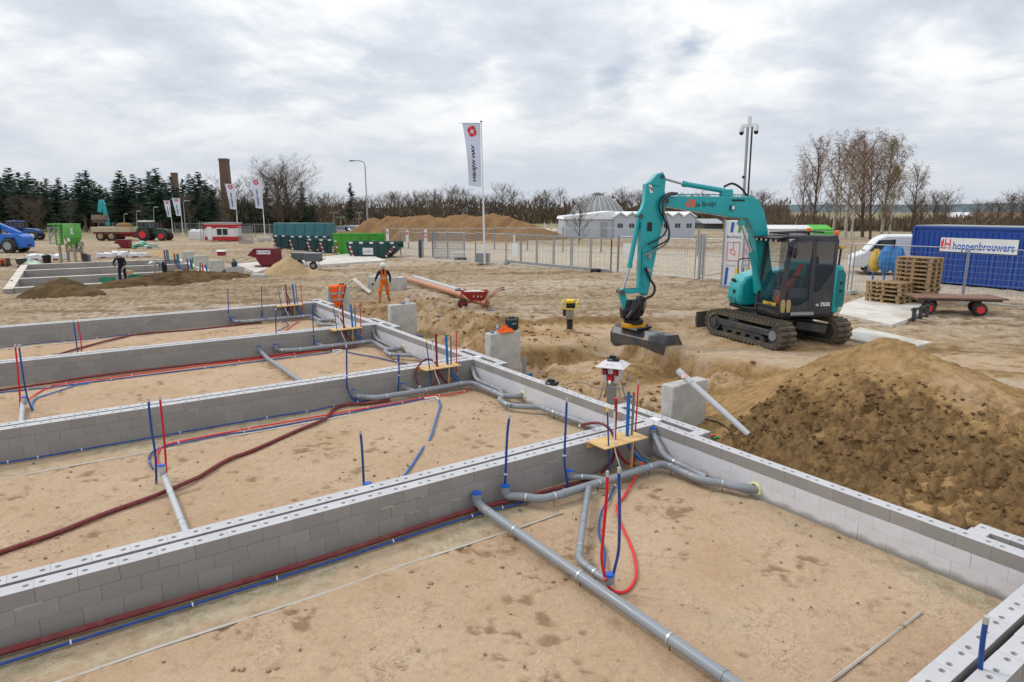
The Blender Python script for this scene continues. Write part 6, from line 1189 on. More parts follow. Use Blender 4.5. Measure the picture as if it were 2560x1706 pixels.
for x in (-.16, .44):
    m = MB(); m.lathe([(.07, .08), (.10, 0), (.10, -.16)], (x, .08, zt - .02), 14); k = m.build('camera', m_white_paint, o); m = MB(); m.ball((x, .08, zt - .22), .095, 12, 8); m.build('lens_dome', m_black, k)
m = MB(); m.ball((.06, .02, zt * .70), .06, 8, 6); m.build('siren', m_black, o)
# ------------------------------------------------------------------ blue site container with sign
q0, q1 = G(2272, 701, .32), G(2560, 728, .32); ud = (q1 - q0); ud.z = 0; ud.normalize(); rz = math.atan2(ud.y, ud.x)
o = T('site_container', 'dark blue site container with a white company sign', 'container', q0, rz); m_cblue = M('container blue', '#173f8f', .45, var=.05, dirt='#2a4c86', damt=.3)
m = MB(); m.box((3.6, 1.2, 1.27), (7.2, 2.4, 2.46)); m.build('body', m_cblue, o, bevel=.01)
for i in range(30): m = MB(); m.box((.15 + i * .24, -.012, 1.28), (.12, .026, 2.15)); m.build('rib', m_cblue, o)
m = MB(); m.box((3.6, 1.2, 2.53), (7.28, 2.48, .10)); m.build('roof_rail', m_cblue, o); m = MB(); m.box((3.6, 1.2, 2.60), (7.2, 2.4, .05)); m.build('roof', m_galv, o)
m = MB(); m.box((0, 0, 1.27), (.12, .12, 2.5)); m.build('corner_post', m_cblue, o)
def onc(x, y): r_ = ray(x, y); n = Vector((-ud.y, ud.x, 0)); t = (q0.dot(n) - 0) / (r_[0] * n.x + r_[1] * n.y); P_ = Vector((r_[0] * t, r_[1] * t, CAMZ + r_[2] * t)); return (P_ - q0).dot(ud), P_.z - q0.z
xa, za = onc(2355, 594); xb, zb = onc(2550, 600); xc, zc2 = onc(2352, 628)
m = MB(); m.box(((xa + xb) / 2, -.045, (za + zc2) / 2), (xb - xa, .03, za - zc2)); s = m.build('sign', m_white_paint, o); w_ = xb - xa
link('lettering', LET['hop'], s, (xa + w_ * .57, -.062, (za + zc2) / 2 - .05), (R(90), 0, 0), (w_ * .75 / 6.6, .48, .5)); link('emblem', LET['ih'], s, (xa + w_ * .085, -.062, (za + zc2) / 2), (R(90), 0, 0), (.42, .62, .5)); m = MB(); m.box((xa + w_ * .02, -.062, (za + zc2) / 2), (.06, .004, .34)); m.build('emblem_bar', m_logo, s)
p = q0 + ud * 9.5; 
# carts in front of it
def cart(label, x0, y0, x1, ytop, mat, plate=False, legs=True):
    a_, b_ = GB(x0, y0), GB(x1, y0 + (x1 - x0) * .09); d = b_ - a_; w_ = d.length; h_ = AT(x0, ytop, a_.y).z - a_.z; o = T('site_cart', label, 'cart', a_, math.atan2(d.y, d.x))
    m = MB(); m.box((w_ / 2, .35, h_ * .68), (w_, .62, h_ * .62), top=1.06); m.build('tub', mat, o, bevel=.02); m = MB(); m.box((w_ / 2, .35, h_ * 1.0), (w_ * 1.1, .7, .04)); m.build('lid', mat, o)
    if plate: m = MB(); m.box((w_ / 2, .035, h_ * .72), (w_ * .55, .015, h_ * .24), rx=R(-3)); s = m.build('sign_plate', m_white_paint, o); link('lettering', LET['vw'], s, (w_ * .56, .02, h_ * .72), (R(90), 0, 0), (w_ * .055, .11, .1)); disc(s, 'emblem', Vector((w_ * .29, .028, h_ * .72)), Vector((0, -1, 0)), .06, m_logo, .006, 8)
    if legs:
        for x in (.08, w_ - .08):
            for y in (.08, .6): m = MB(); m.tube([(x, y, h_ * .4), (x + (.06 if x > w_ / 2 else -.06), y, 0)], .018, 6); m.build('leg', m_galv, o)
    else:
        wheel(o, (w_ * .2, .05, .16), .16, .08, m_black); wheel(o, (w_ * .2, .62, .16), .16, .08, m_black)
        for y in (.15, .55): m = MB(); m.tube([(w_ * .5, y, h_ * .4), (w_ * .75, y, 0), (w_ * .85, y, h_ * .4)], .018, 6); m.build('leg', mat, o); m = MB(); m.tube([(w_ * .9, y, h_ * .45), (w_ * 1.25, y, h_ * .6)], .02, 6); m.build('handle', m_black, o)
cart('red box cart on thin legs beside the pallets', 2338, 708, 2368, 664, m_red_paint); cart('red wheeled cart with a white company plate', 2412, 712, 2480, 675, m_red_paint, True, False); cart('black wheeled cart at the end of the blue container', 2518, 724, 2570, 682, m_steel_dark, False, False)
# white van and tarpaulins behind the fence
p = GB(2150, 690); o = T('van', 'white delivery van parked behind the fence beside the blue container', 'van', p + Vector((0, 1.0, 0)), R(-22))
prof = [(0, .35), (.05, .95), (.55, 1.15), (1.1, 1.85), (1.5, 2.05), (4.7, 2.10), (4.85, 1.9), (4.9, .35)]; m = MB(); m.prism(prof, (0, 0, 0), (1, 0, 0), (0, 0, 1), (0, 1, 0), 1.9); vb = m.build('body', m_white_paint, o, bevel=.08)
m = MB(); m.prism([(.78, 1.22), (1.2, 1.8), (1.95, 1.85), (1.95, 1.22)], (0, -.012, 0), (1, 0, 0), (0, 0, 1), (0, 1, 0), .03); m.build('side_window', m_glass, o); m = MB(); m.add([(.58, .1, 1.19), (.58, 1.8, 1.19), (1.12, 1.7, 1.86), (1.12, .2, 1.86)], [(0, 1, 2, 3)]); m.build('windscreen', m_glass, o)
for x in (.95, 3.9):
    for y in (.1, 1.8): wheel(o, (x, y, .33), .33, .2, m_galv)
m = MB(); m.box((.02, .3, .8), (.05, .35, .18)); m.build('headlight', m_white, o); m = MB(); m.box((.02, 1.6, .8), (.05, .35, .18)); m.build('headlight', m_white, o)
for i, (x, y, mt, lb, sx, sz) in enumerate(((2184, 700, M('yellow tarp', '#c5a23f', .6, var=.2), 'yellow tarpaulin bundle hung behind the fence', .35, 1.5), (2212, 703, M('blue tarp', '#2b6fae', .55, var=.2), 'blue tarpaulin bundle hung beside the yellow one', .45, 1.7), (2236, 704, M('blue tarp'), 'second blue tarpaulin bundle nearest the blue container', .42, 1.65))):
    p = GB(x, y); o = T('tarpaulin', lb, 'tarpaulin', p); random.seed(90 + i); m = MB(); m.ball((0, 0, sz * .62), (sx * .8, .3, sz * .36), 16, 12, .16); m.build('folded_sheet', mt, o); m = MB(); m.cyl((0, .1, 0), (0, .1, sz), .04, n=6); m.build('stand', m_lblue, o)
# white shed with a green gable far behind the excavator
p = GB(1920, 606); o = T('green_shed', 'low white shed with a bright green gable end behind the excavator', 'shed', p, R(-8)); ww = AT(2068, 606, p.y).x - p.x; ht = AT(1920, 566, p.y).z - p.z
m = MB(); m.box((ww / 2, 2, ht * .42), (ww, 4, ht * .84)); m.build('wall', m_white_paint, o); m = MB(); m.prism([(0, 0), (4.2, 0), (2.1, ht * .22)], (-.1, -.1, ht * .84), (0, 1, 0), (0, 0, 1), (1, 0, 0), ww * .72); m.build('roof', m_white_paint, o); m = MB(); m.prism([(0, -ht * .45), (4.2, -ht * .45), (4.2, 0), (2.1, ht * .24), (0, 0)], (ww * .70, -.12, ht * .84), (0, 1, 0), (0, 0, 1), (1, 0, 0), ww * .31); m.build('green_gable', M('bright green sheet', '#4fae3d', .5, var=.05), o)
# ------------------------------------------------------------------ flags and street lamps
def flag(label, xb, yb, xt, yt, fw, fh, sag=.15):
    b = GB(xb, yb); t = AT(xt, yt, b.y) - b; H = t.z; o = T('flagpole', label, 'flagpole', b); s = b.y / FPX / CP
    m = MB(); m.tube([(0, 0, 0), (t.x * .4, 0, H * .4), (t.x * .45, 0, H * .45), (t.x, 0, H)], [.075, .065, .045, .035], 10); m.build('pole', m_white_paint, o); m = MB(); m.lathe([(.04, 0), (.07, .02), (.07, .07), (.02, .10)], (t.x, 0, H), 10); m.build('finial', m_red_paint, o)
    W_, Hh_ = fw * s, fh * s; nx, nz_ = 14, 26; m = MB(); v = []
    def fp(u_, w_): # u 0 at the pole .. 1 outer edge, w 0 top .. 1 bottom
        wid = W_ * (1 - .30 * math.sin(min(1, w_ * 1.15) * math.pi * .5)); return Vector((t.x - .06 - u_ * wid - (1 - u_) * t.x * .45 * w_ * Hh_ / H, .10 * math.sin(3.2 * u_ + 4 * w_) * u_ + .05 * math.sin(9 * w_), H - .06 - w_ * Hh_ * (1 - .03 * u_)))
    for i in range(nz_): v += [fp(j / (nx - 1), i / (nz_ - 1)) for j in range(nx)]
    m.add(v, [(i * nx + j, i * nx + j + 1, (i + 1) * nx + j + 1, (i + 1) * nx + j) for i in range(nz_ - 1) for j in range(nx - 1)]); fl = m.build('flag', M('flag cloth', '#c9cfe0', .8, var=.04), o, ang=80)
    # print seen from the back: mirrored lettering reading downwards, emblem above
    k = text_cache(LET['vw'])
    def place(me, u0, w0, su, sw, name, mat):
        m2 = bpy.data.meshes.new(name); co = [v.co for v in me.vertices]; P_ = []
        for c in co: q = fp(min(1.2, max(-.1, u0 + c.y * su)), w0 + c.x * sw); P_.append((q.x, q.y - .012 + c.z * .5, q.z))
        m2.from_pydata(P_, [], [tuple(p.vertices) for p in me.polygons]); m2.materials.append(mat); return link(name, m2, fl)
    place(k, .52, .635, .32, .098, 'lettering', m_ink)
    for a_ in range(4):                               # ring emblem of four bent pieces
        c, s_ = math.cos(a_ * math.pi / 2), math.sin(a_ * math.pi / 2); me = bpy.data.meshes.new('e'); pl = [(-.34, .14), (.10, .14), (.12, .40), (-.12, .44), (-.32, .32)]
        me.from_pydata([(x * c - y * s_, x * s_ + y * c, 0) for x, y in pl], [], [tuple(range(5))]); place(me, .50, .125, .62, .20, 'emblem_piece', m_logo)
    m = MB(); m.cyl((t.x, 0, H - .05), (t.x - W_ * 1.25, .0, H - .05), .012, n=5); m.build('banner_arm', m_galv, o)
    return o
def text_cache(me): return me
flag('tall flagpole with a white company flag beside the sliding gate', 1212, 661, 1203, 306, 42, 146); flag('flagpole with a white company flag in front of the big bare tree', 663, 600, 652, 446, 25, 70); flag('flagpole with a white company flag beside the red and white cabin', 596, 598, 587, 459, 23, 60)
flag('distant flagpole with a white flag nearest the tractor', 433, 588, 424, 501, 14, 39); flag('distant flagpole with a white flag beside the curved street lamp', 458, 590, 449, 495, 18, 42)
def lamp(label, xb, yb, xt, yt, arm, two=False, rr=.07):
    b = GB(xb, yb); t = AT(xt, yt, b.y) - b; s = b.y / FPX; o = T('street_lamp', label, 'street lamp', b); m = MB(); L_ = arm * s
    P_ = [(0, 0, 0), (t.x * .5, 0, t.z * .5), (t.x * .52, 0, t.z * .52), (t.x, 0, t.z * .93)]; m.tube(P_, [rr * 1.3, rr * 1.2, rr, rr * .8], 8); m.build('pole', m_galv, o)
    for sg in ((1, -1) if two else (1,)):
        L2_ = L_ * sg; m = MB(); m.tube(cr([(t.x, 0, t.z * .93), (t.x + L2_ * .12, 0, t.z * .985), (t.x + L2_ * .5, 0, t.z), (t.x + L2_ * .75, 0, t.z)], 4), rr * .7, 7); m.build('bracket', m_galv, o); m = MB(); m.box((t.x + L2_ * .88, 0, t.z - .02), (abs(L2_) * .36, .24, .16), top=.7); k = m.build('lamp_head', M('lamp housing', '#6b675a', .6, var=.1), o, bevel=.03); m = MB(); m.box((t.x + L2_ * .88, 0, t.z - .11), (abs(L2_) * .26, .18, .05)); m.build('lamp_glass', m_white, k)
lamp('tall street lamp with a curved arm behind the green skip', 921, 597, 912, 402, -36, rr=.09); lamp('street lamp with an angular arm beside the distant flags', 465, 588, 458, 502, 16); lamp('small street lamp left of the distant flags', 385, 582, 384, 518, 11); lamp('small street lamp above the tractor bonnet', 343, 582, 341, 528, 11); lamp('smallest street lamp behind the loaded trailer', 311, 580, 310, 535, 9)
lamp('double headed street lamp at the car park, left one', 835, 584, 834, 531, 9, True, .05); lamp('double headed street lamp at the car park beside the tall lamp', 896, 584, 898, 531, 9, True, .05); lamp('low double headed street lamp between the other two', 851, 584, 852, 543, 10, True, .05)
# ------------------------------------------------------------------ skips
def skip(label, p, rz, Ln, W_, H_, mat, slope0=.35, slope1=.9, lid=None, blocks=True, sign=None, chev=True):
    o = T('skip', label, 'skip', p, rz); t = .05
    pr = [(slope0, .0), (Ln - slope1, .0), (Ln, H_ * .62), (Ln, H_), (0, H_), (0, H_ * .75)] if not lid else [(.12, 0), (Ln - .12, 0), (Ln, H_), (0, H_)]
    for y in (0, W_ - t): m = MB(); m.prism(pr, (0, y, .08), (1, 0, 0), (0, 0, 1), (0, 1, 0), t); sd = m.build('side', mat, o)
    fl = [(pr[0], pr[1])]
    m = MB(); m.prism([(pr[0][0], 0), (pr[1][0], 0), (pr[1][0], .05), (pr[0][0], .05)], (0, t, .08), (1, 0, 0), (0, 0, 1), (0, 1, 0), W_ - 2 * t); m.build('floor', mat, o)
    lft = [(0, H_), (0, H_ * .75), (slope0, 0)] if not lid else [(0, H_), (.12, 0)]
    for (xa_, za_), (xb_, zb_) in zip(lft[:-1], lft[1:]): m = MB(); m.add([(xa_, 0, za_ + .08), (xa_, W_, za_ + .08), (xb_, W_, zb_ + .08), (xb_, 0, zb_ + .08)], [(0, 1, 2, 3)]); k = m.build('end_wall', mat, o); q = k.modifiers.new('s', 'SOLIDIFY'); q.thickness = .05
    rgt = [(Ln, H_ * .62), (Ln - slope1, 0)] if not lid else [(Ln, H_), (Ln - .12, 0)]
    (xa_, za_), (xb_, zb_) = rgt; m = MB(); m.add([(xa_, 0, za_ + .08), (xa_, W_, za_ + .08), (xb_, W_, zb_ + .08), (xb_, 0, zb_ + .08)], [(3, 2, 1, 0)]); k = m.build('end_wall', mat, o); q = k.modifiers.new('s', 'SOLIDIFY'); q.thickness = .05
    m = MB(); m.tube([(0, 0, H_ + .08), (Ln, 0, H_ + .08), (Ln, W_, H_ + .08), (0, W_, H_ + .08), (0, 0, H_ + .08)], .055, 6); m.build('rim', mat, o)
    n = int(Ln / .75)
    for i in range(1, n): m = MB(); m.box((Ln * i / n, -.03, H_ * .5 + .08), (.07, .06, H_ * .9)); m.build('rib', mat, o)
    if blocks:
        for i in range(n): m = MB(); m.box((Ln * (i + .45) / n, -.065, H_ + .06), (.30, .02, .15)); m.build('rim_marking', m_white_paint, o)
    if chev:
        for x in ((.10,) if lid else (.30, Ln - .95)):
            for j in range(5): m = MB(); dx = (j * .03 if x < 1 else 0.16 * j); m.box((x + (.05 * (4 - j) if x < 1 else dx), -.063, .2 + j * H_ * .15), (.20, .012, .11), ry=R(25)); m.build('chevron', m_logo if j % 2 else m_white_paint, o)
    if sign: m = MB(); m.box((Ln * .42, -.075, H_ * .48), (.85, .01, .55)); k = m.build('sign', m_white_paint, o); link('lettering', LET['pz'], k, (Ln * .42, -.083, H_ * .48), (R(90), 0, 0), (.17, .2, .2))
    if lid:
        m = MB(); m.prism([(.0, 0), (W_, 0), (W_ - .35, lid), (.35, lid)], (0, 0, H_ + .12), (0, 1, 0), (0, 0, 1), (1, 0, 0), Ln); k = m.build('lid', M('lid teal', '#1f5f66', .4, var=.05, dirt='#3b6d70', damt=.3), o, bevel=.03)
        for i in range(4): m = MB(); m.box((Ln * (i + .5) / 4, .14, H_ + .12 + lid * .55), (.04, .03, lid * .9), rx=R(-20)); m.build('lid_rib', M('lid teal'), k)
    return o
m_dgreen = M('dark petrol paint', '#163f42', .45, var=.08, dirt='#35524c', damt=.35, dscale=1.5); m_sgreen = M('skip green', '#3f9a30', .5, var=.08, dirt='#6b6a3a', damt=.5, dscale=1.2)
def sk(x, y, dz=0): p = GB(x, y); return p
p = sk(684, 623); skip('petrol skip with a tall sloping lid, outermost of the lidded row', p, R(-7), 3.3, 2.0, 1.28, m_dgreen, lid=1.25)
p = sk(725, 627); skip('petrol skip with a tall sloping lid beside the green skip', p, R(-7), 4.1, 2.0, 1.30, m_dgreen, lid=1.25)
p = sk(764, 631); skip('low open petrol skip in front of the lidded skips', p, R(-7), 2.2, 1.4, 1.12, m_dgreen, .2, .3); p = sk(796, 634); o = skip('low open petrol skip touching the green skip', p, R(-7), 2.4, 1.4, 1.15, m_dgreen, .2, .3)
for t_, dz in ((LET['pre'], .62), (LET['zero'], .40)): link('lettering', t_, o, (1.55, -.08, dz), (R(90), 0, 0), (.22, .25, .2))
p = sk(833, 640); skip('bright green skip with a rusty rim', p, R(-7), 4.0, 1.9, 1.75, m_sgreen, .3, .3, blocks=False); p = sk(868, 646); skip('dark green open skip with a white sign and striped corners', p, R(-5), 4.2, 1.8, 1.18, m_dgreen, .3, .95, sign=True)
# ------------------------------------------------------------------ second foundation and the machines on the far left
A1, A2, A3, CR1, CR2 = sheet(0, 540, 5.173), sheet(220, 490, 5.173), sheet(400, 600, 5.173), sheet(0, 370, 3.677), sheet(560, 350, 3.677)
FZ = -.20; FB0, FB1 = -2.62, 7.40
m_fblock = M('smooth grey block', '#918f8d', .85, var=.08, scale=2, bump=.1, bscale=40, dirt='#7d7a75', damt=.4, dscale=.8)
def far_wall(label, p0, p1, wd, top):
    d = p1 - p0; o = T('foundation_wall', label, 'wall', p0, math.atan2(d.y, d.x)); L_ = d.length; n = int(L_ / 1.2)
    for i in range(n):
        for j in (0, 1): m = MB(); m.box((L_ * (i + .5) / n, 0, top - .16 - .33 * j), (L_ / n - .01, wd, .32)); m.build('block_panel', m_fblock, o)
    m = MB(); m.box((L_ / 2, 0, top + .006), (L_, wd + .01, .012)); m.build('coping', m_conc_pale, o)
for a_, lb in ((-40.75, 'grey foundation wall behind the dark soil mound'), (-46.2, 'grey foundation wall next to the person in black'), (-52.4, 'grey foundation wall reaching the green conduits'), (-58.2, 'rearmost grey foundation wall below the white wrapped pallets')):
    far_wall(lb, HP(a_, FB0 + .22), HP(a_, FB1 - .22), .42, FZ)
far_wall('outer foundation wall at the end of the far house row, by the tub', HP(-58.4, FB0), HP(-40.5, FB0), .40, FZ - .02); far_wall('outer foundation wall of the far house row beside the concrete slabs', HP(-58.4, FB1), HP(-40.5, FB1), .40, FZ - .02)
def on_px(sh, x, y): return GB(*sh(x, y))
def ps(p): return p.y / FPX    # metres per photo pixel at p
def slabbox(label, sh, x0, y0, x1, y1, name='concrete_slab', mat=m_conc, th=.25, cat='concrete slab', rz=R(-4)):
    q0 = sh(x0, y0); q1 = sh(x1, y1); p = GB((q0[0] + q1[0]) / 2, q1[1]); s = ps(p); w_, h_ = (q1[0] - q0[0]) * s, (q1[1] - q0[1]) * s; m = MB(); m.box((0, th / 2, h_ / 2 - .1), (w_, th, h_ + .2)); return tag(m.build(name, mat, loc=p, rz=rz, bevel=.02), label, cat), p, w_, h_
slabbox('pale upright slab nearest the leaning grey worker in the far row', A3, 285, 150, 440, 300); slabbox('pale upright slab second from the far wall corner', A3, 440, 205, 612, 352); slabbox('pale upright slab behind the short grey stub pipe', A3, 630, 265, 820, 432)
so, sp_, sw_, sh_ = slabbox('low pale slab with a green watering can on top', A3, 855, 347, 1070, 455); slabbox('flat pale slab lying at the end of the soil bank', A3, 1165, 447, 1345, 492, th=.5)
o = T('watering_can', 'dark teal jug standing on the low pale slab', 'jug', sp_ + Vector((.0, .12, sh_))); m = MB(); m.lathe([(.16, 0), (.17, .25), (.10, .34), (.05, .38)], n=14); m.build('can_body', M('dark teal plastic'), o); m = MB(); m.tube(cr([(-.1, 0, .33), (-.05, 0, .48), (.02, 0, .38)], 4), .02, 6); m.build('handle', m_black, o)
hose('thin_rod', 'thin bent rod arching above the watering can', m_steel_dark, .012, [AT(*A3(x, y), sp_.y + .3) for x, y in ((960, 275), (1000, 240), (1080, 232), (1130, 260))], 'rod')
def far_conduits(wh, sh, items):
    for i, (nm, mt, pts, r) in enumerate(items):
        f = GB(*sh(*pts[0])); hose('conduit', f'{nm} conduit of the far house {wh}', mt, r, [AT(*sh(x, y), f.y - 1.2) for x, y in pts], 'conduit', k=4)
far_conduits('beside the rearmost slab', A3, [('dark red', m_dred, [(90, 300), (70, 255), (52, 130)], .05), ('light blue', m_lblue, [(130, 300), (95, 250), (82, 130)], .05), ('green', m_green, [(150, 300), (115, 250), (100, 130)], .04)])
far_conduits('behind the second slab', A3, [('dark red', m_dred, [(260, 375), (205, 310), (183, 180)], .05), ('light blue', m_lblue, [(295, 380), (240, 320), (215, 182)], .05), ('green', m_green, [(275, 365), (250, 300), (235, 182)], .04)])
far_conduits('over the green shelf', A3, [('red', m_dred, [(370, 390), (360, 320), (346, 240)], .045), ('blue', m_lblue, [(410, 390), (398, 320), (390, 245)], .05), ('green', m_green, [(422, 390), (415, 310), (420, 225)], .04)])
far_conduits('at the near corner', A3, [('red', m_red, [(566, 455), (556, 390), (547, 320)], .045), ('blue', m_lblue, [(612, 445), (604, 390), (588, 322)], .05), ('grey', m_pvc, [(522, 450), (520, 370), (522, 292)], .06)])
p = on_px(A3, 345, 460); o = T('work_shelf', 'low green shelf with a white sheet in the far house', 'shelf', p); m = MB(); m.box((.2, 0, .28), (1.5, .5, .05)); m.build('board', m_ply, o); m = MB(); m.box((.1, -.26, .12), (.8, .02, .28)); m.build('sheet', m_white_paint, o); m = MB(); m.box((.2, -.1, .02), (1.5, .06, .06)); m.build('foot_rail', m_green, o)
for x, y, lb, mt in ((232, 468, 'black bucket lying at the edge of the soil bank', m_black), (840, 430, 'dark sack lying before the low pale slab', m_steel_dark)): crumple('sack', lb, 'sack', on_px(A3, x, y), (.32, .2, .25), mt, 2)
# people working there
q = GB(*CR1(1130, 1228)); o = T('person', 'person in black clothes and white helmet stooping at the far wall', 'person', q + Vector((0, 0, -.05)), R(18)); link('body', ME_BLACK, o); helmet(o, (.095, -.375, 1.53), m_white_paint, (.5, -.7, 0))
q = GB(*CR1(1520, 1198)); o = T('person', 'person in grey sweater and white helmet bending far over', 'person', q + Vector((-.2, 0, -.05)), R(-6)); link('body', ME_GREY, o); helmet(o, (-.55, 0, .915), m_white_paint, (-1, 0, 0))
for x, y, lb in ((990, 1240, 'green plastic crate beside the person in black'), (1248, 1212, 'green plastic crate between the two stooping persons')):
    p = on_px(CR1, x, y); o = T('plastic_crate', lb, 'crate', p); m = MB(); m.box((0, 0, .03), (.6, .4, .04)); m.build('crate_floor', M('crate green', '#1f7a5a', .5, var=.1), o)
    for c_, d_ in (((0, -.2, .15), (.6, .02, .26)), ((0, .2, .15), (.6, .02, .26)), ((-.3, 0, .15), (.02, .4, .26)), ((.3, 0, .15), (.02, .4, .26))): m = MB(); m.box(c_, d_); m.build('crate_side', M('crate green'), o)
p = on_px(CR1, 1185, 1195); m = MB(); m.box((0, 0, .25), (.4, .3, .35)); tag(m.build('cardboard_box', M('cardboard', '#b99b7c', .9, var=.1), loc=p, bevel=.01), 'cardboard box beside the person in black', 'box')
# heaps of soil -------------------------------------------------------------
m_soil = M('dark moist soil', '#54432f', .95, var=.35, scale=2.5, bump=.9, bscale=9, dirt='#7a6448', damt=.6, dscale=1.2, spec=.1); m_sandheap = M('orange sand', '#84684a', .95, var=.16, scale=1.2, bump=.5, bscale=8, dirt='#785b36', damt=.7, dscale=.35, spec=.1); m_greysand = M('pale sand heap', '#ab9470', .95, var=.2, scale=2, bump=.8, bscale=9, dirt='#8a7455', damt=.5, dscale=1, spec=.1)
def heap(label, c, rx, ry, h, mat, rz=0, seed=1, n=56, pw=1.3, rough=.25, group=None):
    X, Y = np.meshgrid(np.linspace(-1.1, 1.1, n), np.linspace(-1.1, 1.1, n)); wob = 1 + .35 * (fbm(X * 1.6 + seed, Y * 1.6, 3, seed) - .5); r = np.hypot(X, Y) * wob
    Z = h * (1 - np.clip(r, 0, 1.15) ** pw) + h * rough * (fbm(X * 4 + seed, Y * 4, 4, seed + 3) - .5) * np.clip(1.15 - r, 0, 1) + h * rough * .4 * (fbm(X * 14, Y * 14, 3, seed + 7) - .5) * np.clip(1.2 - r, 0, 1); Z = np.where(r > 1, -.12 - .2 * (r - 1), Z - .03)
    m = MB(); m.add(list(zip((X * rx).ravel().tolist(), (Y * ry).ravel().tolist(), Z.ravel().tolist())), [(i * n + j, i * n + j + 1, (i + 1) * n + j + 1, (i + 1) * n + j) for i in range(n - 1) for j in range(n - 1)])
    return tag(m.build('soil_heap', mat, loc=c, rz=rz, ang=180), label, 'soil heap', group)
c = GB(138, 740) + Vector((0, .6, -.05)); heap('dark mound of soil in front of the far foundation', c, 2.0, 1.3, .85, m_soil, seed=3)
b0, b1 = GB(190, 724), GB(640, 690); d = b1 - b0; heap('long low bank of dark soil between the two foundations', (b0 + b1) / 2 + Vector((0, .5, -.03)), d.length / 2, 1.4, .50, m_soil, math.atan2(d.y, d.x), 9, 90, 2.2, .9)
c = GB(706, 692) + Vector((0, 1.2, -.05)); heap('pale sand heap beside the red tipping hopper', c, 1.6, 1.3, 1.15, m_greysand, seed=21)
c = GB(770, 690) + Vector((0, 1, -.05)); heap('low spread of churned soil below the grey tool carts', c, 1.7, 1.1, .35, m_greysand, seed=24, rough=.7)
c = GB(400, 640) + Vector((0, 1, -.05)); heap('low spread of pale soil beside the far foundation corner', c, 4.0, 2.0, .55, m_greysand, seed=26, rough=.5)
peaks = [(935, 552), (985, 546), (1012, 548), (1038, 546), (1066, 543), (1104, 546), (1148, 540), (1178, 545), (1228, 541), (1262, 546), (1292, 554), (1312, 566)]
for i, (x, y) in enumerate(peaks):
    Yd = 88 - i * .8; t = AT(x, y, Yd); g = bz(t); hh = t.z - g; heap('orange sand heap in the long ridge behind the far fence', Vector((t.x, Yd, g - .05)), 4.3 + .6 * (i % 3), 3.8, hh * 1.08, m_sandheap, seed=40 + i, n=44, pw=1.9, rough=.30, group='orange sand heaps in a ridge')
t = GB(862, 590); heap('low orange sand apron at the end of the sand ridge', t, 4.5, 3, .8, m_sandheap, seed=61, n=40); t = GB(1008, 588); heap('small pale sand heap in front of the sand ridge', t + Vector((0, 2, 0)), 3, 2, .75, m_greysand, seed=63, n=40)
# red tipping hoppers
def hopper(label, p, s, rz, plate=True):
    o = T('tipping_hopper', label, 'hopper', p, rz); W_, H_ = 1.75 * s, 1.15 * s
    m = MB(); m.prism([(0, H_ * .62), (.25 * W_, H_), (W_, H_), (W_, .12 * H_), (.45 * W_, .12 * H_), (.30 * W_, .5 * H_)], (0, 0, 0), (1, 0, 0), (0, 0, 1), (0, 1, 0), 1.1 * s); m.build('bin', M('maroon paint', '#6d1524', .45, var=.08, dirt='#573028', damt=.3), o, bevel=.01)
    for y in (.15 * s, .95 * s): m = MB(); m.box((.65 * W_, y, .05), (.85 * W_, .12, .10)); m.build('skid', M('maroon paint'), o)
    if plate: m = MB(); m.box((.62 * W_, -.012, .80 * H_), (.50 * W_, .012, .20 * H_)); k = m.build('sign_plate', m_white_paint, o); link('lettering', LET['vw'], k, (.67 * W_, -.022, .80 * H_), (R(90), 0, 0), (.055 * W_, .10 * s, .1)); disc(k, 'emblem', Vector((.42 * W_, -.018, .80 * H_)), Vector((0, -1, 0)), .06 * s, m_logo, .005, 8)
    return o
p = GB(*CR2(210, 1160)); slab_poly('pale concrete plate under the red tipping hopper', [(590, 660), (640, 655), (690, 664), (640, 681)], -.02, .2, m_conc_pale); p = G(620, 668, -.02); hopper('maroon tipping hopper with a white company plate on a concrete plate', p, 1.05, R(-5))
p = on_px(A2, 338, 685); hopper('small maroon tipping hopper standing before the trailer', p, .85, R(8), False)
# grey tool carts
for x0, x1, yb, yt, lb in ((730, 765, 668, 633, 'grey steel tool cart nearest the sand heap'), (764, 800, 675, 634, 'grey steel tool cart nearest the skips')):
    p = GB(x0, yb); s = ps(p); w_ = (x1 - x0) * s; h_ = (yb - yt) * s; o = T('tool_cart', lb, 'tool cart', p, R(-6)); m = MB(); m.box((w_ / 2, .3, h_ * .74), (w_, .6, h_ * .50), top=1.05); m.build('tub', M('tool cart grey', '#5d6369', .5, var=.08), o, bevel=.02); m = MB(); m.box((w_ / 2, .3, h_ * .99), (w_ * 1.08, .66, .05)); m.build('lid', M('tool cart lid', '#8b9096', .4, var=.05), o)
    wheel(o, (w_ * .45, .3, h_ * .24), h_ * .24, .12, m_galv)
    for y in (.08, .52): m = MB(); m.tube([(w_ * .7, y, h_ * .5), (w_ * .95, y, 0)], .02, 6); m.build('leg', m_galv, o); m = MB(); m.tube([(w_ * .9, y, h_ * .55), (w_ * 1.28, y, h_ * .68)], .022, 6); m.build('handle', m_black, o)
# far power box
p = on_px(A3, 808, 298); o = T('power_box', 'small white and red power box on legs beside the far slabs', 'power box', p); s = ps(p) / 5.173
m = MB(); m.box((0, 0, 120 * s), (80 * s, 80 * s, 55 * s)); m.build('housing', m_red_paint, o); m = MB(); m.box((0, 0, 155 * s), (110 * s, 110 * s, 18 * s), top=.7); m.build('lid', m_white_paint, o)
for x, y in ((-1, -1), (1, -1), (1, 1), (-1, 1)): m = MB(); m.tube([(x * 28 * s, y * 28 * s, 95 * s), (x * 45 * s, y * 45 * s, 0)], .02, 5); m.build('leg', m_galv, o)
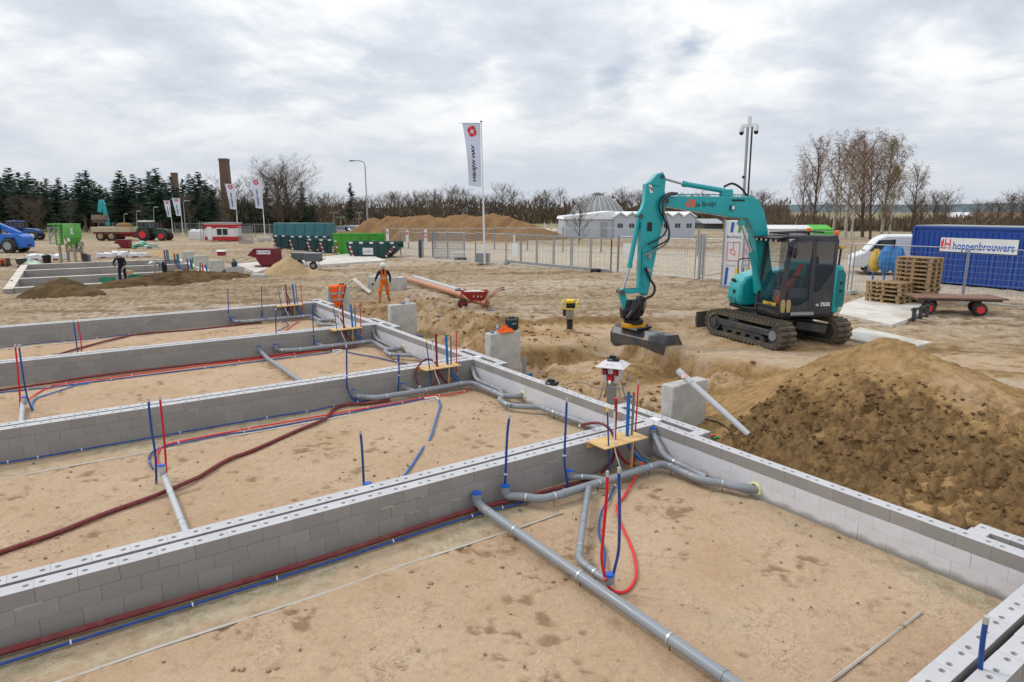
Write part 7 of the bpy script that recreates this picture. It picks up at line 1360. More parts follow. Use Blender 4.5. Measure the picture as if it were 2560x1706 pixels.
# ------------------------------------------------------------------ vehicles
m_nh = M('tractor blue', '#1d4f9c', .35, var=.05, coat=.3); m_jcb = M('telehandler blue', '#1565c0', .35, var=.05, coat=.3, dirt='#4a6a8f', damt=.2); m_fendt = M('tractor green', '#23402f', .4, var=.06)
def tyre(o, x, z, r, w_, y, hub): wheel(o, (x, y, z), r, w_, hub, n=28)
def tractor(label, p, rz, paint, hub, roofm, s=1.0):
    o = T('tractor', label, 'tractor', p, rz); o.scale = (s, s, s)
    for y in (-.85, .85): tyre(o, 0, .85, .85, .5, y, hub); tyre(o, 2.55, .65, .64, .42, y, hub)
    m = MB(); m.prism([(.55, .85), (3.0, .85), (3.1, 1.05), (3.02, 1.45), (2.6, 1.62), (.75, 1.75)], (0, -.38, 0), (1, 0, 0), (0, 0, 1), (0, 1, 0), .76); m.build('bonnet', paint, o, bevel=.06); m = MB(); m.box((1.3, 0, .75), (3.0, .5, .35)); m.build('chassis', m_black, o)
    m = MB(); m.prism([(-.55, 1.2), (.85, 1.2), (.70, 2.55), (-.50, 2.55)], (0, -.72, 0), (1, 0, 0), (0, 0, 1), (0, 1, 0), 1.44); m.build('cab', m_glass, o, bevel=.04)
    for x0, x1 in ((-.55, -.50), (.85, .70), (.10, .12)):
        for y in (-.74, .74): m = MB(); m.bar((x0, y, 1.2), (x1, y, 2.55), .07); m.build('pillar', m_black, o)
    m = MB(); m.box((.1, 0, 2.64), (1.55, 1.56, .18)); m.build('roof', roofm, o, bevel=.05)
    for y in (-.85, .85): m = MB(); m.tube(cr([(-.85, y, 1.2), (-.5, y, 1.75), (.3, y, 1.8), (.75, y, 1.3)], 5), .14, 8); m.build('mudguard', paint, o)
    m = MB(); m.box((3.3, 0, .75), (.4, .6, .35)); m.build('front_weight', m_black, o); m = MB(); m.cyl((1.1, -.45, 1.5), (1.1, -.45, 2.5), .05, n=8); m.build('exhaust', m_black, o); m = MB(); m.lathe([(.06, 0), (.06, .12)], (-.4, .5, 2.74), 8); m.build('beacon', m_amber, o)
    return o
p = on_px(A1, 230, 318); tractor('blue tractor standing behind the telehandler', p, R(6), m_nh, m_white, m_nh, 1.0)
p = on_px(A2, 770, 580); tractor('dark green tractor with red wheel rims pulling a loaded trailer', p, R(-1), m_fendt, m_logo, m_white_paint, 1.0)
p = on_px(A2, 120, 578); s = ps(p) / 5.173; o = T('tipper_trailer', 'red tipper trailer with cream sides loaded with sand', 'trailer', p)
m = MB(); m.box((250 * s, .0, 140 * s), (500 * s, 2.3, 62 * s)); m.build('cream_side', M('cream paint', '#b3a78c', .6, var=.1, dirt='#8d7a5c', damt=.4), o, bevel=.03); m = MB(); m.box((255 * s, 0, 100 * s), (470 * s, 2.1, 30 * s)); m.box((400 * s, 0, 70 * s), (180 * s, .9, 40 * s)); m.build('red_chassis', m_red_paint, o)
m = MB(); m.bar((460 * s, 0, 50 * s), (580 * s, 0, 36 * s), .22); m.build('drawbar', m_red_paint, o); m = MB(); m.ball((370 * s, 0, 172 * s), (105 * s, 1.0, 55 * s), 16, 10, .05); m.build('sand_load', m_sandheap, o)
for x in (112, 250):
    for y in (-.95, .95): tyre(o, x * s, 58 * s, 60 * s, .45, y, m_oldwood)
# telehandler at the frame edge
p = on_px(A1, 125, 478); s = ps(p) / 5.173; o = T('telehandler', 'bright blue telehandler with its boom lowered, rear towards the silo', 'telehandler', p, R(0))
for y in (0, 1.7): tyre(o, 0, 88 * s, 92 * s, .55, y + .1, m_galv); tyre(o, -2.9, 88 * s, 92 * s, .55, y + .1, m_galv)
m = MB(); m.prism([(70, 70), (175, 60), (182, 110), (172, 200), (120, 235), (-100, 240), (-420, 200), (-420, 90), (-100, 110), (-60, 185), (70, 185)], (0, .2, 0), (s, 0, 0), (0, 0, s), (0, 1, 0), 1.5); m.build('body', m_jcb, o, bevel=.05)
m = MB(); m.bar((90 * s, .9, 225 * s), (-260 * s, .9, 380 * s), .45, .5); m.build('boom', m_jcb, o, bevel=.04); m = MB(); m.bar((40 * s, .6, 200 * s), (-120 * s, .6, 240 * s), .2, .25); m.build('boom_cylinder', m_galv, o); m = MB(); m.box((-230 * s, .55, 260 * s), (150 * s, .9, 190 * s)); m.build('cab', m_glass, o, bevel=.05)
m = MB(); m.box((182 * s, .95, 92 * s), (14 * s, .5, 20 * s)); m.build('tow_hitch', m_black, o); m = MB(); m.tube([(110 * s, .1, 60 * s), (140 * s, -.2, -20 * s)], .03, 5); m.build('hanging_hose', m_black, o)
# green silo
p = on_px(A1, 945, 600); s = ps(p) / 5.173; o = T('mortar_silo', 'green mortar silo on legs with a mixing machine below', 'silo', p); m_sg = M('silo green', '#4f9a3f', .5, var=.08, dirt='#7da070', damt=.4)
m = MB(); m.lathe([(95 * s, 310 * s), (97 * s, 320 * s), (97 * s, 455 * s), (80 * s, 485 * s), (30 * s, 490 * s)], (40 * s, 0, 0), 24); m.build('tank', m_sg, o); m = MB(); m.lathe([(32 * s, 165 * s), (95 * s, 312 * s)], (40 * s, 0, 0), 24); m.build('cone', m_sg, o)
m = MB(); m.box((-50 * s, 0, 480 * s), (350 * s, 110 * s, 22 * s)); m.build('top_beam', m_sg, o)
for x in (-135, -75):
    for y in (-60, 60): m = MB(); m.box((x * s, y * s, 350 * s), (14 * s, 14 * s, 260 * s)); m.build('ladder_rail', m_sg, o)
for i in range(7): m = MB(); m.box((-105 * s, -60 * s, (245 + 34 * i) * s), (60 * s, 8 * s, 8 * s)); m.build('rung', m_sg, o)
for x, y in ((-100, -70), (85, -70), (85, 70), (-100, 70)): m = MB(); m.box((x * s, y * s, 115 * s), (26 * s, 26 * s, 235 * s)); m.build('leg', M('muddy leg', '#9a917c', .8, var=.2), o)
m = MB(); m.box((60 * s, -30 * s, 155 * s), (150 * s, 60 * s, 45 * s)); m.cyl((150 * s, -30 * s, 200 * s), (150 * s, -30 * s, 260 * s), 34 * s, n=10); m.build('mixer', M('mixer grey', '#8b8a80', .7, var=.25, dirt='#5a4030', damt=.4), o)
link('lettering', LET['bruil'], o, (92 * s, -82 * s, 395 * s), (R(90), R(90), R(32)), (40 * s, 40 * s, 40 * s)); m = MB(); m.box((50 * s, -100 * s, 290 * s), (36 * s, 4 * s, 46 * s)); m.build('label_sheet', m_white_paint, o)
p = on_px(A1, 650, 365); s = ps(p) / 5.173; o = T('steel_gate', 'white steel gate frame standing beside the green silo', 'frame', p, R(-5))
for a_, b_ in (((0, 0), (0, 205)), ((90, 0), (90, 205)), ((140, 0), (140, 200)), ((-20, 205), (145, 205)), ((0, 110), (140, 110)), ((0, 50), (80, 170)), ((0, 10), (140, 10))): m = MB(); m.bar((a_[0] * s, 0, a_[1] * s), (b_[0] * s, 0, b_[1] * s), .12); m.build('bar', m_galv, o)
# wrapped pallets, tubs, drums
m_wrap = M('white stretch wrap', '#d5d6dc', .4, var=.06, scale=3, bump=.3, bscale=6)
def wrapped(label, sh, x0, y0, x1, y1):
    p = on_px(sh, x0, y1); s = ps(p) / 5.173; w_, h_ = (x1 - x0) * s, (y1 - y0) * s; n = 22; X, Y = np.meshgrid(np.linspace(0, 1, n), np.linspace(0, 1, n)); Z = h_ * (.72 + .45 * (fbm(X * 3 + x0, Y * 3, 3, int(x0)) - .3)); o = T('wrapped_pallet', label, 'wrapped pallet', p, R(-4)); m = MB()
    edge = (X == 0) | (X == 1) | (Y == 0) | (Y == 1); v = list(zip((X * w_).ravel(), (Y * 1.1).ravel(), Z.ravel())); f = [(i * n + j, i * n + j + 1, (i + 1) * n + j + 1, (i + 1) * n + j) for i in range(n - 1) for j in range(n - 1)]; m.add(v, f)
    k = len(m.v); m.add([(w_ * t, -.002, Z[0][min(n - 1, int(t * (n - 1)))]) for t in np.linspace(0, 1, n)] + [(w_ * t, -.002, .08) for t in np.linspace(0, 1, n)], [(j + 1, j, n + j, n + j + 1) for j in range(n - 1)]); m.add([(w_, 0, .08), (w_, 1.1, .08), (w_, 1.1, h_ * .8), (w_, 0, h_ * .8)], [(0, 1, 2, 3)]); m.add([(0, 0, .08), (0, 1.1, .08), (0, 1.1, h_ * .8), (0, 0, h_ * .8)], [(3, 2, 1, 0)]); m.build('wrap', m_wrap, o)
    m = MB(); m.box((w_ / 2, .5, .04), (w_ * .95, 1.0, .07)); m.build('pallet_base', m_oldwood, o); m = MB(); m.box((w_ * .55, -.012, h_ * .22), (w_ * .4, .01, h_ * .16)); m.build('red_print', m_red_paint, o)
wrapped('white wrapped pallet behind the mixing tub', A1, 335, 490, 560, 580); wrapped('white wrapped pallet between the black bucket and the silo', A1, 635, 490, 805, 578); wrapped('white wrapped pallet beside the grey drum', A2, 105, 735, 290, 812); wrapped('white wrapped pallet with the highest folds before the trailer', A2, 262, 715, 505, 802); wrapped('white wrapped pallet nearest the far foundation corner', A2, 515, 735, 710, 800)
def drum(name, label, sh, x, yb, w_, h_, mat, cat, extra=None):
    p = on_px(sh, x, yb); s = ps(p) / 5.173; o = T(name, label, cat, p); m = MB(); m.lathe([(w_ * .42 * s, 0), (w_ * .5 * s, h_ * .9 * s), (w_ * .53 * s, h_ * s), (w_ * .46 * s, h_ * s), (w_ * .44 * s, h_ * .8 * s)], n=18); m.build('drum_body', mat, o)
    if extra: m = MB(); m.ball((0, 0, h_ * s), (w_ * .42 * s, w_ * .42 * s, h_ * .18 * s), 10, 6, .2); m.build('contents', extra, o)
drum('mixing_tub', 'dark grey mixing tub at the end of the far walls', A1, 280, 622, 122, 70, m_steel_dark, 'tub', m_conc); drum('black_bucket', 'black rubber bucket on a grey stand', A1, 612, 612, 100, 98, m_black, 'bucket', m_black); drum('steel_drum', 'grey drum under the silo mixer, left of its twin', A1, 1105, 595, 56, 105, m_steel_dark, 'drum'); drum('steel_drum', 'grey drum touching its twin beside the wrapped pallet', A1, 1152, 592, 52, 88, M('drum grey', '#6a7178', .5), 'drum')
p = on_px(A1, 45, 650); s = ps(p) / 5.173; o = T('compactor', 'small orange framed machine beside the mixing tub', 'machine', p); m = MB(); m.box((0, 30 * s, 60 * s), (110 * s, 60 * s, 80 * s)); m.build('engine', m_steel_dark, o, bevel=.03); m = MB(); m.tube(rounded([(-35 * s, 0, 5 * s), (-35 * s, 0, 80 * s), (30 * s, 0, 80 * s), (30 * s, 0, 5 * s)], .05), 8 * s, 7); m.build('orange_frame', m_hivis, o); m = MB(); m.box((0, 20 * s, 10 * s), (120 * s, 80 * s, 16 * s)); m.build('plate', m_black, o)
p = on_px(A1, 390, 618); crumple('bag', 'pale green bag lying beside the mixing tub', 'bag', p, (.8, .5, .45), M('pale green bag', '#b9cdbf', .6, var=.1), 2)
for i, (a_, b_) in enumerate((((255, 640), (190, 740)), ((160, 840), (90, 879)))): hose('waste_hose', ['dark red hose hanging over the end wall below the tub', 'dark red hose hanging over the end wall nearest the soil mound'][i], m_dred, .05, [AT(*A1(*a_), on_px(A1, *a_).y - 1), AT(*A1(*[(a_[0] * .4 + b_[0] * .6), (a_[1] * .55 + b_[1] * .45)]), on_px(A1, *a_).y - 1), AT(*A1(*b_), on_px(A1, *a_).y - 1)])
p = on_px(A2, 670, 685); o = T('bag_pile', 'pile of green and white bags before the tractor', 'bags', p)
for i in range(26): x, l = random.uniform(-1.05, 1.05), random.randint(0, 3); m = MB(); zz = .12 + .2 * l * (1 - abs(x) * .6); m.ball((x * (1 - .18 * l), random.uniform(0, .8), zz), (.30, .2, .12), 8, 6, .06); m.build('bag', M('bag green', '#4f9a80', .6, var=.2) if i % 3 else M('bag white', '#b9cfc6', .6, var=.1), o)
p = on_px(A2, 840, 670); slabbox('low pale concrete piece beside the green bags', A2, 800, 625, 885, 670, th=.5)
# far teal excavator behind the trailer
p = GB(270, 590) + Vector((0, 8, 0)); s = p.y / FPX / 5.173; o = T('far_excavator', 'distant teal excavator lifting its bucket above the loaded trailer', 'excavator', p); px_ = lambda x, y: (lambda q: (q.x - p.x, 0, q.z - p.z))(AT(*A2(x, y), p.y))
def fb(nm, a_, b_, w_, mt, d=.4): m = MB(); m.bar(px_(*a_), px_(*b_), w_, d); return m.build(nm, mt, o, bevel=.03)
fb('stick', (175, 60), (160, 210), .55, m_teal, .75); fb('boom', (200, 110), (268, 420), .5, m_teal, .5); fb('boom_head', (170, 58), (205, 120), .5, m_teal, .6)
m = MB(); a_, b_ = px_(62, 245), px_(252, 245); c_ = px_(80, 320); m.prism([(0, 0), (.9, -.15), (1.0, -.9), (.3, -1.4), (-.2, -.8)], (a_[0], -.5, a_[2]), (0, 1, 0), (0, 0, 1), (1, 0, 0), b_[0] - a_[0]); m.build('bucket', M('rusty bucket', '#7a6a60', .7, var=.2, dirt='#5a4638', damt=.6), o); fb('bucket_link', (150, 205), (160, 250), .5, m_black)
m = MB(); q = px_(280, 430); m.box((q[0] + .8, .5, q[2] - .6), (3.0, 2.4, 1.6)); m.build('body', m_teal, o, bevel=.1); m = MB(); m.box((q[0] + .3, -.5, q[2] - .1), (1.1, .9, 1.5)); m.build('cab', m_black, o, bevel=.06)
for y in (-.9, 1.6): m = MB(); m.box((q[0] + .5, y, .5), (3.8, .6, .95)); m.build('track', m_rubber, o, bevel=.2)
# red and white cabin
p = on_px(CR1, 1890, 862); s = ps(p) / 3.677; o = T('site_cabin', 'small red and white site cabin with a wide window', 'cabin', p, R(-3)); w_ = 265 * s; h_ = 165 * s; m = MB(); m.box((w_ / 2, 1.2, h_ * .53), (w_, 2.4, h_ * .94)); m.build('wall', m_white_paint, o, bevel=.02)
for z0, z1 in ((.06, .27), (.72, .93)): m = MB(); m.box((w_ / 2, 1.2, h_ * (z0 + z1) / 2), (w_ + .04, 2.44, h_ * (z1 - z0))); m.build('red_band', M('cabin red', '#b0252c', .5, var=.05), o)
m = MB(); m.box((w_ / 2, 1.2, h_ * 1.01), (w_ + .2, 2.6, .12)); m.build('roof', m_galv, o); m = MB(); m.box((w_ * .62, -.03, h_ * .53), (w_ * .42, .05, h_ * .44)); k = m.build('window', m_white, o)
for x in (.52, .72): m = MB(); m.box((w_ * x, -.06, h_ * .53), (w_ * .17, .02, h_ * .34)); m.build('pane', m_glass, k)
m = MB(); m.box((w_ * .17, -.02, h_ * .45), (w_ * .16, .04, h_ * .7)); m.build('door', m_white, o)
for x in (-.1, -.02): m = MB(); m.box((w_ * x, -.3, h_ * .55), (.07, .07, h_ * 1.1)); m.build('post', m_galv, o)
for x, lb in ((1772, 'white big bag standing left of the cabin'), (1830, 'white big bag touching the cabin')): p = on_px(CR1, x, 845); m = MB(); m.box((0, .6, .62), (1.15, 1.1, 1.2)); m.ball((0, .6, 1.22), (.5, .5, .25), 10, 6, .1); o = T('big_bag', lb, 'bag', p); m.build('sack', m_wrap, o, bevel=.12)
p = on_px(CR2, 140, 960); o = T('mesh_gate', 'grey mesh gate leaf on wheels beside the cabin', 'gate', p, R(-12)); s = ps(p) / 3.677; k = link('wire_mesh', FP[1], o, (0, 0, 0), scale=(145 * s / 3.45, 1, 1.05)); k['kind'] = 'stuff'; link('panel_frame', FP[0], o, scale=(145 * s / 3.45, 1, 1.05)); m = MB(); m.box((70 * s, 0, .2), (150 * s, .12, .14)); m.build('bottom_rail', m_galv, o)
for i in range(12): m = MB(); m.box((i * 12.5 * s + .05, .02, 1.1), (.05, .03, 1.8)); m.build('bar', m_galv, o)
for i, (x, y) in enumerate(((662, 603), (596, 602))): p = GB(x, y); m = MB(); m.box((0, 0, .25), (1.6, 1.2, .5)); tag(m.build('ballast_block', m_conc, loc=p, bevel=.02), ['concrete ballast block at the foot of the flag before the bare tree', 'concrete ballast block at the foot of the cabin flag'][i], 'ballast block')
# parked cars behind the skips
for i, (x, c_, lb) in enumerate(((832, '#5a6470', 'grey'), (848, '#26303c', 'dark blue'), (864, '#8f979f', 'silver'), (882, '#3a3f48', 'charcoal'), (2290 - 1424, '#b9bfc5', 'white'))):
    p = GB(x, 588 + (i % 2)); p.y += 6 * (i == 4); o = T('parked_car', f'distant {lb} car parked behind the lidded skips', 'car', p, R(-70 + 4 * i)); mt = M('car ' + lb, c_, .3, var=.03, coat=.5)
    m = MB(); m.prism([(-2.1, .35), (2.1, .35), (2.15, .75), (1.3, .92), (.75, 1.4), (-1.1, 1.45), (-1.8, .98), (-2.15, .85)], (0, -.85, 0), (1, 0, 0), (0, 0, 1), (0, 1, 0), 1.7); m.build('body', mt, o, bevel=.08); m = MB(); m.prism([(1.15, .95), (.72, 1.36), (-1.05, 1.40), (-1.6, .99)], (0, -.87, 0), (1, 0, 0), (0, 0, 1), (0, 1, 0), 1.74); m.build('side_glass', m_glass, o)
    for xx in (-1.3, 1.3):
        for y in (-.8, .8): wheel(o, (xx, y, .32), .32, .2, m_galv, n=16)
# ------------------------------------------------------------------ trees
m_bark = M('grey brown bark', '#5d5249', .95, var=.25, scale=3, spec=.1); m_twig = M('brown twigs', '#64584e', .95, var=.2, scale=1, spec=.1); m_birchbark = M('birch bark', '#b9b4a8', .8, var=.25, scale=2, dirt='#4a443c', damt=.9, dscale=4)
m_birchtwig = M('reddish birch twigs', '#7d6350', .95, var=.25, scale=.6, spec=.1); m_budleaf = M('olive spring leaves', '#7d7a3c', .9, var=.3, scale=.8, spec=.1); m_needle = M('dark fir needles', '#465a4e', .95, var=.35, scale=.5, spec=.1); m_fir_trunk = M('fir trunk', '#6a5f55', .95, var=.2)
class TB:                       # branch collector: three-sided tapering sticks, numpy-friendly
    def __init__(s): s.v = []; s.f = []
    def stick(s, p, q, r0, r1, n=3):
        d = q - p; L_ = d.length
        if L_ < 1e-4: return
        d = d / L_; u = Vector((0, 0, 1)) if abs(d.z) < .9 else Vector((1, 0, 0)); a = d.cross(u).normalized(); b = d.cross(a); o = len(s.v)
        for c, r in ((p, r0), (q, r1)):
            for i in range(n): t = 2 * math.pi * i / n; s.v.append(tuple(c + a * (r * math.cos(t)) + b * (r * math.sin(t))))
        for i in range(n): s.f.append((o + i, o + n + i, o + n + (i + 1) % n, o + (i + 1) % n))
    def leaf(s, p, sz, rng):
        o = len(s.v)
        for i in range(3): s.v.append((p.x + rng.uniform(-sz, sz), p.y + rng.uniform(-sz, sz), p.z + rng.uniform(-sz, sz)))
        s.f.append((o, o + 1, o + 2))
    def mesh(s, name, mat):
        me = bpy.data.meshes.new(name); me.from_pydata(s.v, [], s.f); me.materials.append(mat); return me
def bare_tree(seed, H, spread, trunk_h, nb=13, droop=0.0, up=.55, tw=.022, dens=(6, 5, 4), leafmat=None, leafn=0):
    rng = random.Random(seed); tb, tc_, tl = TB(), TB(), TB()
    p = Vector((0, 0, -.3)); r = H * .016; lean = Vector((rng.uniform(-.04, .04), rng.uniform(-.04, .04), 0)); k = 9; pts = [p]
    for i in range(k):
        q = p + Vector((rng.uniform(-.02, .02) * H * .3, rng.uniform(-.02, .02) * H * .3, H * .96 / k)) + lean * H / k; r1 = H * .016 * (1 - (i + 1) / k) ** .8 + .012; tb.stick(p, q, r, r1, 7); p, r = q, r1; pts.append(q)
    def at(t): x = t * k; i = min(k - 1, int(x)); return pts[i].lerp(pts[i + 1], x - i)
    def grow(p, d, L_, r, lev):
        n = 4 if lev == 0 else 3; q = p; pr = p; dirs = []
        for i in range(n):
            d = (d + Vector((rng.uniform(-.22, .22), rng.uniform(-.22, .22), (.10 if lev < 2 else -droop * (i + 1) * .35) + rng.uniform(-.08, .10)))).normalized(); q = pr + d * L_ / n; r1 = r * (1 - (i + 1) / n * .72)
            (tb if lev == 0 else tc_).stick(pr, q, r * (1 - i / n * .72), r1, 4 if lev == 0 else 3)
            if lev < 3:
                m = dens[lev] / n; m = int(m) + (rng.random() < m - int(m))
                for j in range(m):
                    a = rng.uniform(0, 6.283); sd = Vector((math.cos(a), math.sin(a), rng.uniform(-.1, .7))); sd = (sd - d * sd.dot(d) * .6).normalized(); nd = (d * .75 + sd * .75 + Vector((0, 0, up * .35 if lev < 2 else -droop))).normalized(); grow(pr.lerp(q, rng.random()), nd, L_ * rng.uniform(.38, .6), max(tw * .75, r1 * .6), lev + 1)
            pr = q
        if leafmat and lev >= 2:
            for j in range(leafn): tl.leaf(pr + Vector((rng.uniform(-.3, .3), rng.uniform(-.3, .3), rng.uniform(-.5, .2))), .11, rng)
    for i in range(nb):
        t = trunk_h + (1 - trunk_h) * (i / nb) ** .85 * .96; a = i * 2.4 + rng.uniform(-.5, .5); el = up + .5 * t + rng.uniform(-.15, .15); prof = math.sin(min(1, (t - trunk_h) / (1 - trunk_h) * .85 + .22) * math.pi) ** .7
        d = Vector((math.cos(a), math.sin(a), el)).normalized(); grow(at(t), d, spread * (.35 + .75 * prof) * rng.uniform(.8, 1.1), H * .0075 * (1.15 - t * .6), 0)
    return tb, tc_, tl
def tree_proto(name, label, cat, group, T3, mtrunk, mcrown, mleaf=None):
    o = T(name, label, cat, (0, 0, -500), 0, group); link('trunk', T3[0].mesh('trunk', mtrunk), o); link('crown', T3[1].mesh('crown', mcrown), o)
    if mleaf and T3[2].f: link('foliage', T3[2].mesh('foliage', mleaf), o)
    return o
def conifer(seed, H):
    rng = random.Random(seed); tb, tc_ = TB(), TB(); tb.stick(Vector((0, 0, -.3)), Vector((0, 0, H)), H * .014, .02, 6); z = H * rng.uniform(.22, .34); z0 = z
    while z < H * .985:
        f = (z - z0) / (H - z0); L_ = (H * .19) * (1 - f) ** .75 * rng.uniform(.65, 1.15) + .25; nb = 7 if f < .8 else 5
        for i in range(nb):
            if rng.random() < .12: continue
            a = rng.uniform(0, 6.283); l = L_ * rng.uniform(.6, 1.15); d = Vector((math.cos(a), math.sin(a), rng.uniform(-.25, .10) + f * .45)).normalized(); p = Vector((0, 0, z + rng.uniform(-.2, .2))); e = p + d * l; e.z -= .10 * l; tc_.stick(p, e, .035, .012, 3); side = d.cross(Vector((0, 0, 1))).normalized()
            n = max(4, int(l * 5.5))
            for j in range(n):
                t = (j + rng.random()) / n; q = p.lerp(e, t); w_ = l * .34 * (1.05 - t) + .12
                for s in (-1, 1):
                    o = len(tc_.v); tip = q + side * s * w_ * rng.uniform(.6, 1.1) + d * w_ * .5 + Vector((0, 0, -rng.uniform(.05, .40) * w_ - .05)); b2 = q + d * rng.uniform(.12, .26); c2 = q + Vector((0, 0, -rng.uniform(.08, .22)))
                    tc_.v += [tuple(q), tuple(b2), tuple(tip), tuple(c2)]; tc_.f += [(o, o + 1, o + 2), (o, o + 2, o + 3)]
        z += rng.uniform(.28, .5) * (H / 16)
    return tb, tc_, TB()
def put(protos, lst, labels=None):
    used = set()
    for i, (x, y, Yd, sc_, k) in enumerate(lst):
        t = AT(x, 560, Yd); top = AT(x, y, Yd).z; g = bz(t) - .1; pr = protos[k % len(protos)]; s = (top - g) / pr['h']; s2 = s * sc_
        lb = labels[i] if labels else None
        if pr.name in used or pr.location.z > -400: dup(pr, Vector((t.x, Yd, g)), random.uniform(0, 6.28), lb, (s2, s2, s))
        else:
            pr.location = (t.x, Yd, g); pr.scale = (s2, s2, s); pr.rotation_euler = (0, 0, random.uniform(0, 6.28)); used.add(pr.name)
            if lb: pr['label'] = lb
def mk(lst):
    o = []
    for pr, h in lst: pr['h'] = max(v.co.z for ch in pr.children for v in ch.data.vertices) * .985; o.append(pr)
    return o
CON = mk([(tree_proto('conifer_tree', 'tall dark conifer in the wood behind the tractors', 'tree', 'dark conifers behind the tractors', conifer(s, 16), m_fir_trunk, m_needle), 16) for s in (1, 2, 3, 4)])
rr = random.Random(5)
tops = [(3, 418), (40, 420), (28, 440), (64, 432), (87, 431), (78, 448), (104, 448), (129, 447), (118, 455), (147, 462), (161, 445), (176, 462), (190, 470), (214, 433), (232, 426), (204, 458), (246, 452), (262, 462), (312, 427), (300, 452), (325, 446), (346, 436), (360, 446), (384, 430), (403, 421), (392, 440), (420, 452), (436, 442), (466, 448), (482, 436), (507, 430), (494, 446), (522, 450), (536, 462), (14, 446), (52, 452), (140, 470), (336, 462), (372, 462), (450, 470), (275, 470), (15, 470), (95, 472), (225, 470), (310, 470), (410, 470), (500, 472)]
put(CON, [(x, y, 138 + rr.uniform(-8, 22), rr.uniform(1.25, 1.75), i) for i, (x, y) in enumerate(tops)])
put(CON, [(880, 457, 165, 1.1, 0), (672, 456, 120, .9, 1), (720, 462, 124, .9, 2), (760, 455, 122, .95, 3), (700, 478, 126, 1.0, 1)], ['lone dark conifer behind the tall street lamp', 'dark conifer half hidden behind the second flag', 'dark conifer inside the big bare tree', 'dark conifer right of the big bare tree', 'squat dark conifer under the big bare tree'])
BARE = mk([(tree_proto('bare_tree', 'bare brown tree in the long tree line beyond the site', 'tree', 'bare trees of the tree line', bare_tree(s, 12, 4.6, .26, 12, .05, .5, .020, (6, 5, 4)), m_bark, m_twig), 12) for s in (11, 12, 13, 14)])
lst = []
x = 560
for i in range(64):
    x = 545 + i * 21.5 + rr.uniform(-8, 8); y = 470 + rr.uniform(-12, 26) + 9 * math.sin(i * .9) + (6 if x > 1300 else 0); lst.append((x, y, rr.uniform(150, 200), rr.uniform(.9, 1.35), i))
for i in range(8): lst.append((rr.uniform(10, 540), rr.uniform(470, 505), 125 + rr.uniform(-5, 8), 1.0, i))
for x, y in ((1085, 468), (1040, 474), (1285, 470), (1365, 470), (1355, 476), (1495, 474), (1555, 472), (1600, 478), (1660, 486), (1760, 490), (1240, 480), (1185, 482), (985, 474)): lst.append((x, y, 172, 1.25, int(x)))
for i in range(16): lst.append((1700 + i * 52 + rr.uniform(-20, 20), 500 + rr.uniform(-10, 14), rr.uniform(130, 170), 1.2, i))
put(BARE, lst)
BIG = mk([(tree_proto('bare_tree', 'great spreading bare tree behind the lidded skips', 'tree', None, bare_tree(31, 19, 11.5, .13, 26, .04, .75, .028, (8, 6, 5)), m_bark, m_twig), 19)]); put(BIG, [(712, 368, 118, 1.5, 0)])
MID = mk([(tree_proto('bare_tree', 'small bare tree standing in front of the dome', 'tree', None, bare_tree(33, 8, 3.4, .15, 14, .0, .6, .016, (6, 5, 4)), m_bark, m_twig), 8)]); put(MID, [(1448, 482, 66, 1.0, 0), (1905, 466, 95, 1.5, 0), (590, 430, 130, 1.3, 0), (545, 455, 140, 1.4, 0), (810, 482, 128, 1.2, 0), (1948, 500, 92, 1.3, 0)], ['small bare tree standing in front of the dome', 'bare round tree behind the excavator boom elbow', 'bare tree beside the brick chimney', 'bare tree between the conifers and the brick chimney', 'bare tree beside the big spreading one', 'bare shrubby tree between the boom and the birches'])
BIR = mk([(tree_proto('birch_tree', 'x', 'tree', 'birch trees right of the excavator', bare_tree(s, 14, 4.2, .22, 17, .50, .9, .018, (6, 5, 5), m_budleaf, lf), m_birchbark if s % 2 else m_bark, m_birchtwig, m_budleaf), 14) for s, lf in ((51, 0), (52, 0), (53, 1), (54, 0))])
put(BIR, [(2038, 326, 78, .85, 3), (2118, 322, 80, 1.0, 0), (2160, 316, 82, 1.05, 1), (2205, 330, 80, .95, 2), (2180, 352, 76, .9, 1), (2085, 352, 84, .9, 0), (2225, 402, 78, .9, 2), (2285, 398, 80, .9, 3), (2005, 388, 78, .7, 3), (2130, 372, 74, .8, 0)],
    ['tall upright dark tree at the edge of the birch group', 'tall birch with several pale stems', 'tallest birch with drooping reddish twigs', 'tall birch with olive spring leaves', 'leafy birch in the middle of the group', 'birch behind the pale stemmed one', 'shorter birch with fresh green leaves', 'leaning birch with drooping twigs beside the blue container', 'slender pale birch behind the excavator cab', 'birch with twin white stems behind the beacon'])
SHR = [(2330, 462, 90, 1.3), (2362, 470, 95, 1.2), (2300, 480, 92, 1.3), (2490, 485, 95, 1.2), (2525, 468, 90, 1.3), (2555, 462, 88, 1.2), (2440, 510, 110, 1.2), (2590, 450, 90, 1.3)]
put(MID, [(x, y, d, s, 0) for x, y, d, s in SHR], ['bare bushy tree behind the blue container corner', 'bare tree leaning over the brown roofs', 'dark bare bush between birches and blue container', 'bare tree in front of the long school roof', 'bare spreading tree above the container sign', 'bare tree at the far end of the blue container', 'low bare bush before the white gable', 'bare tree beyond the blue container end'])
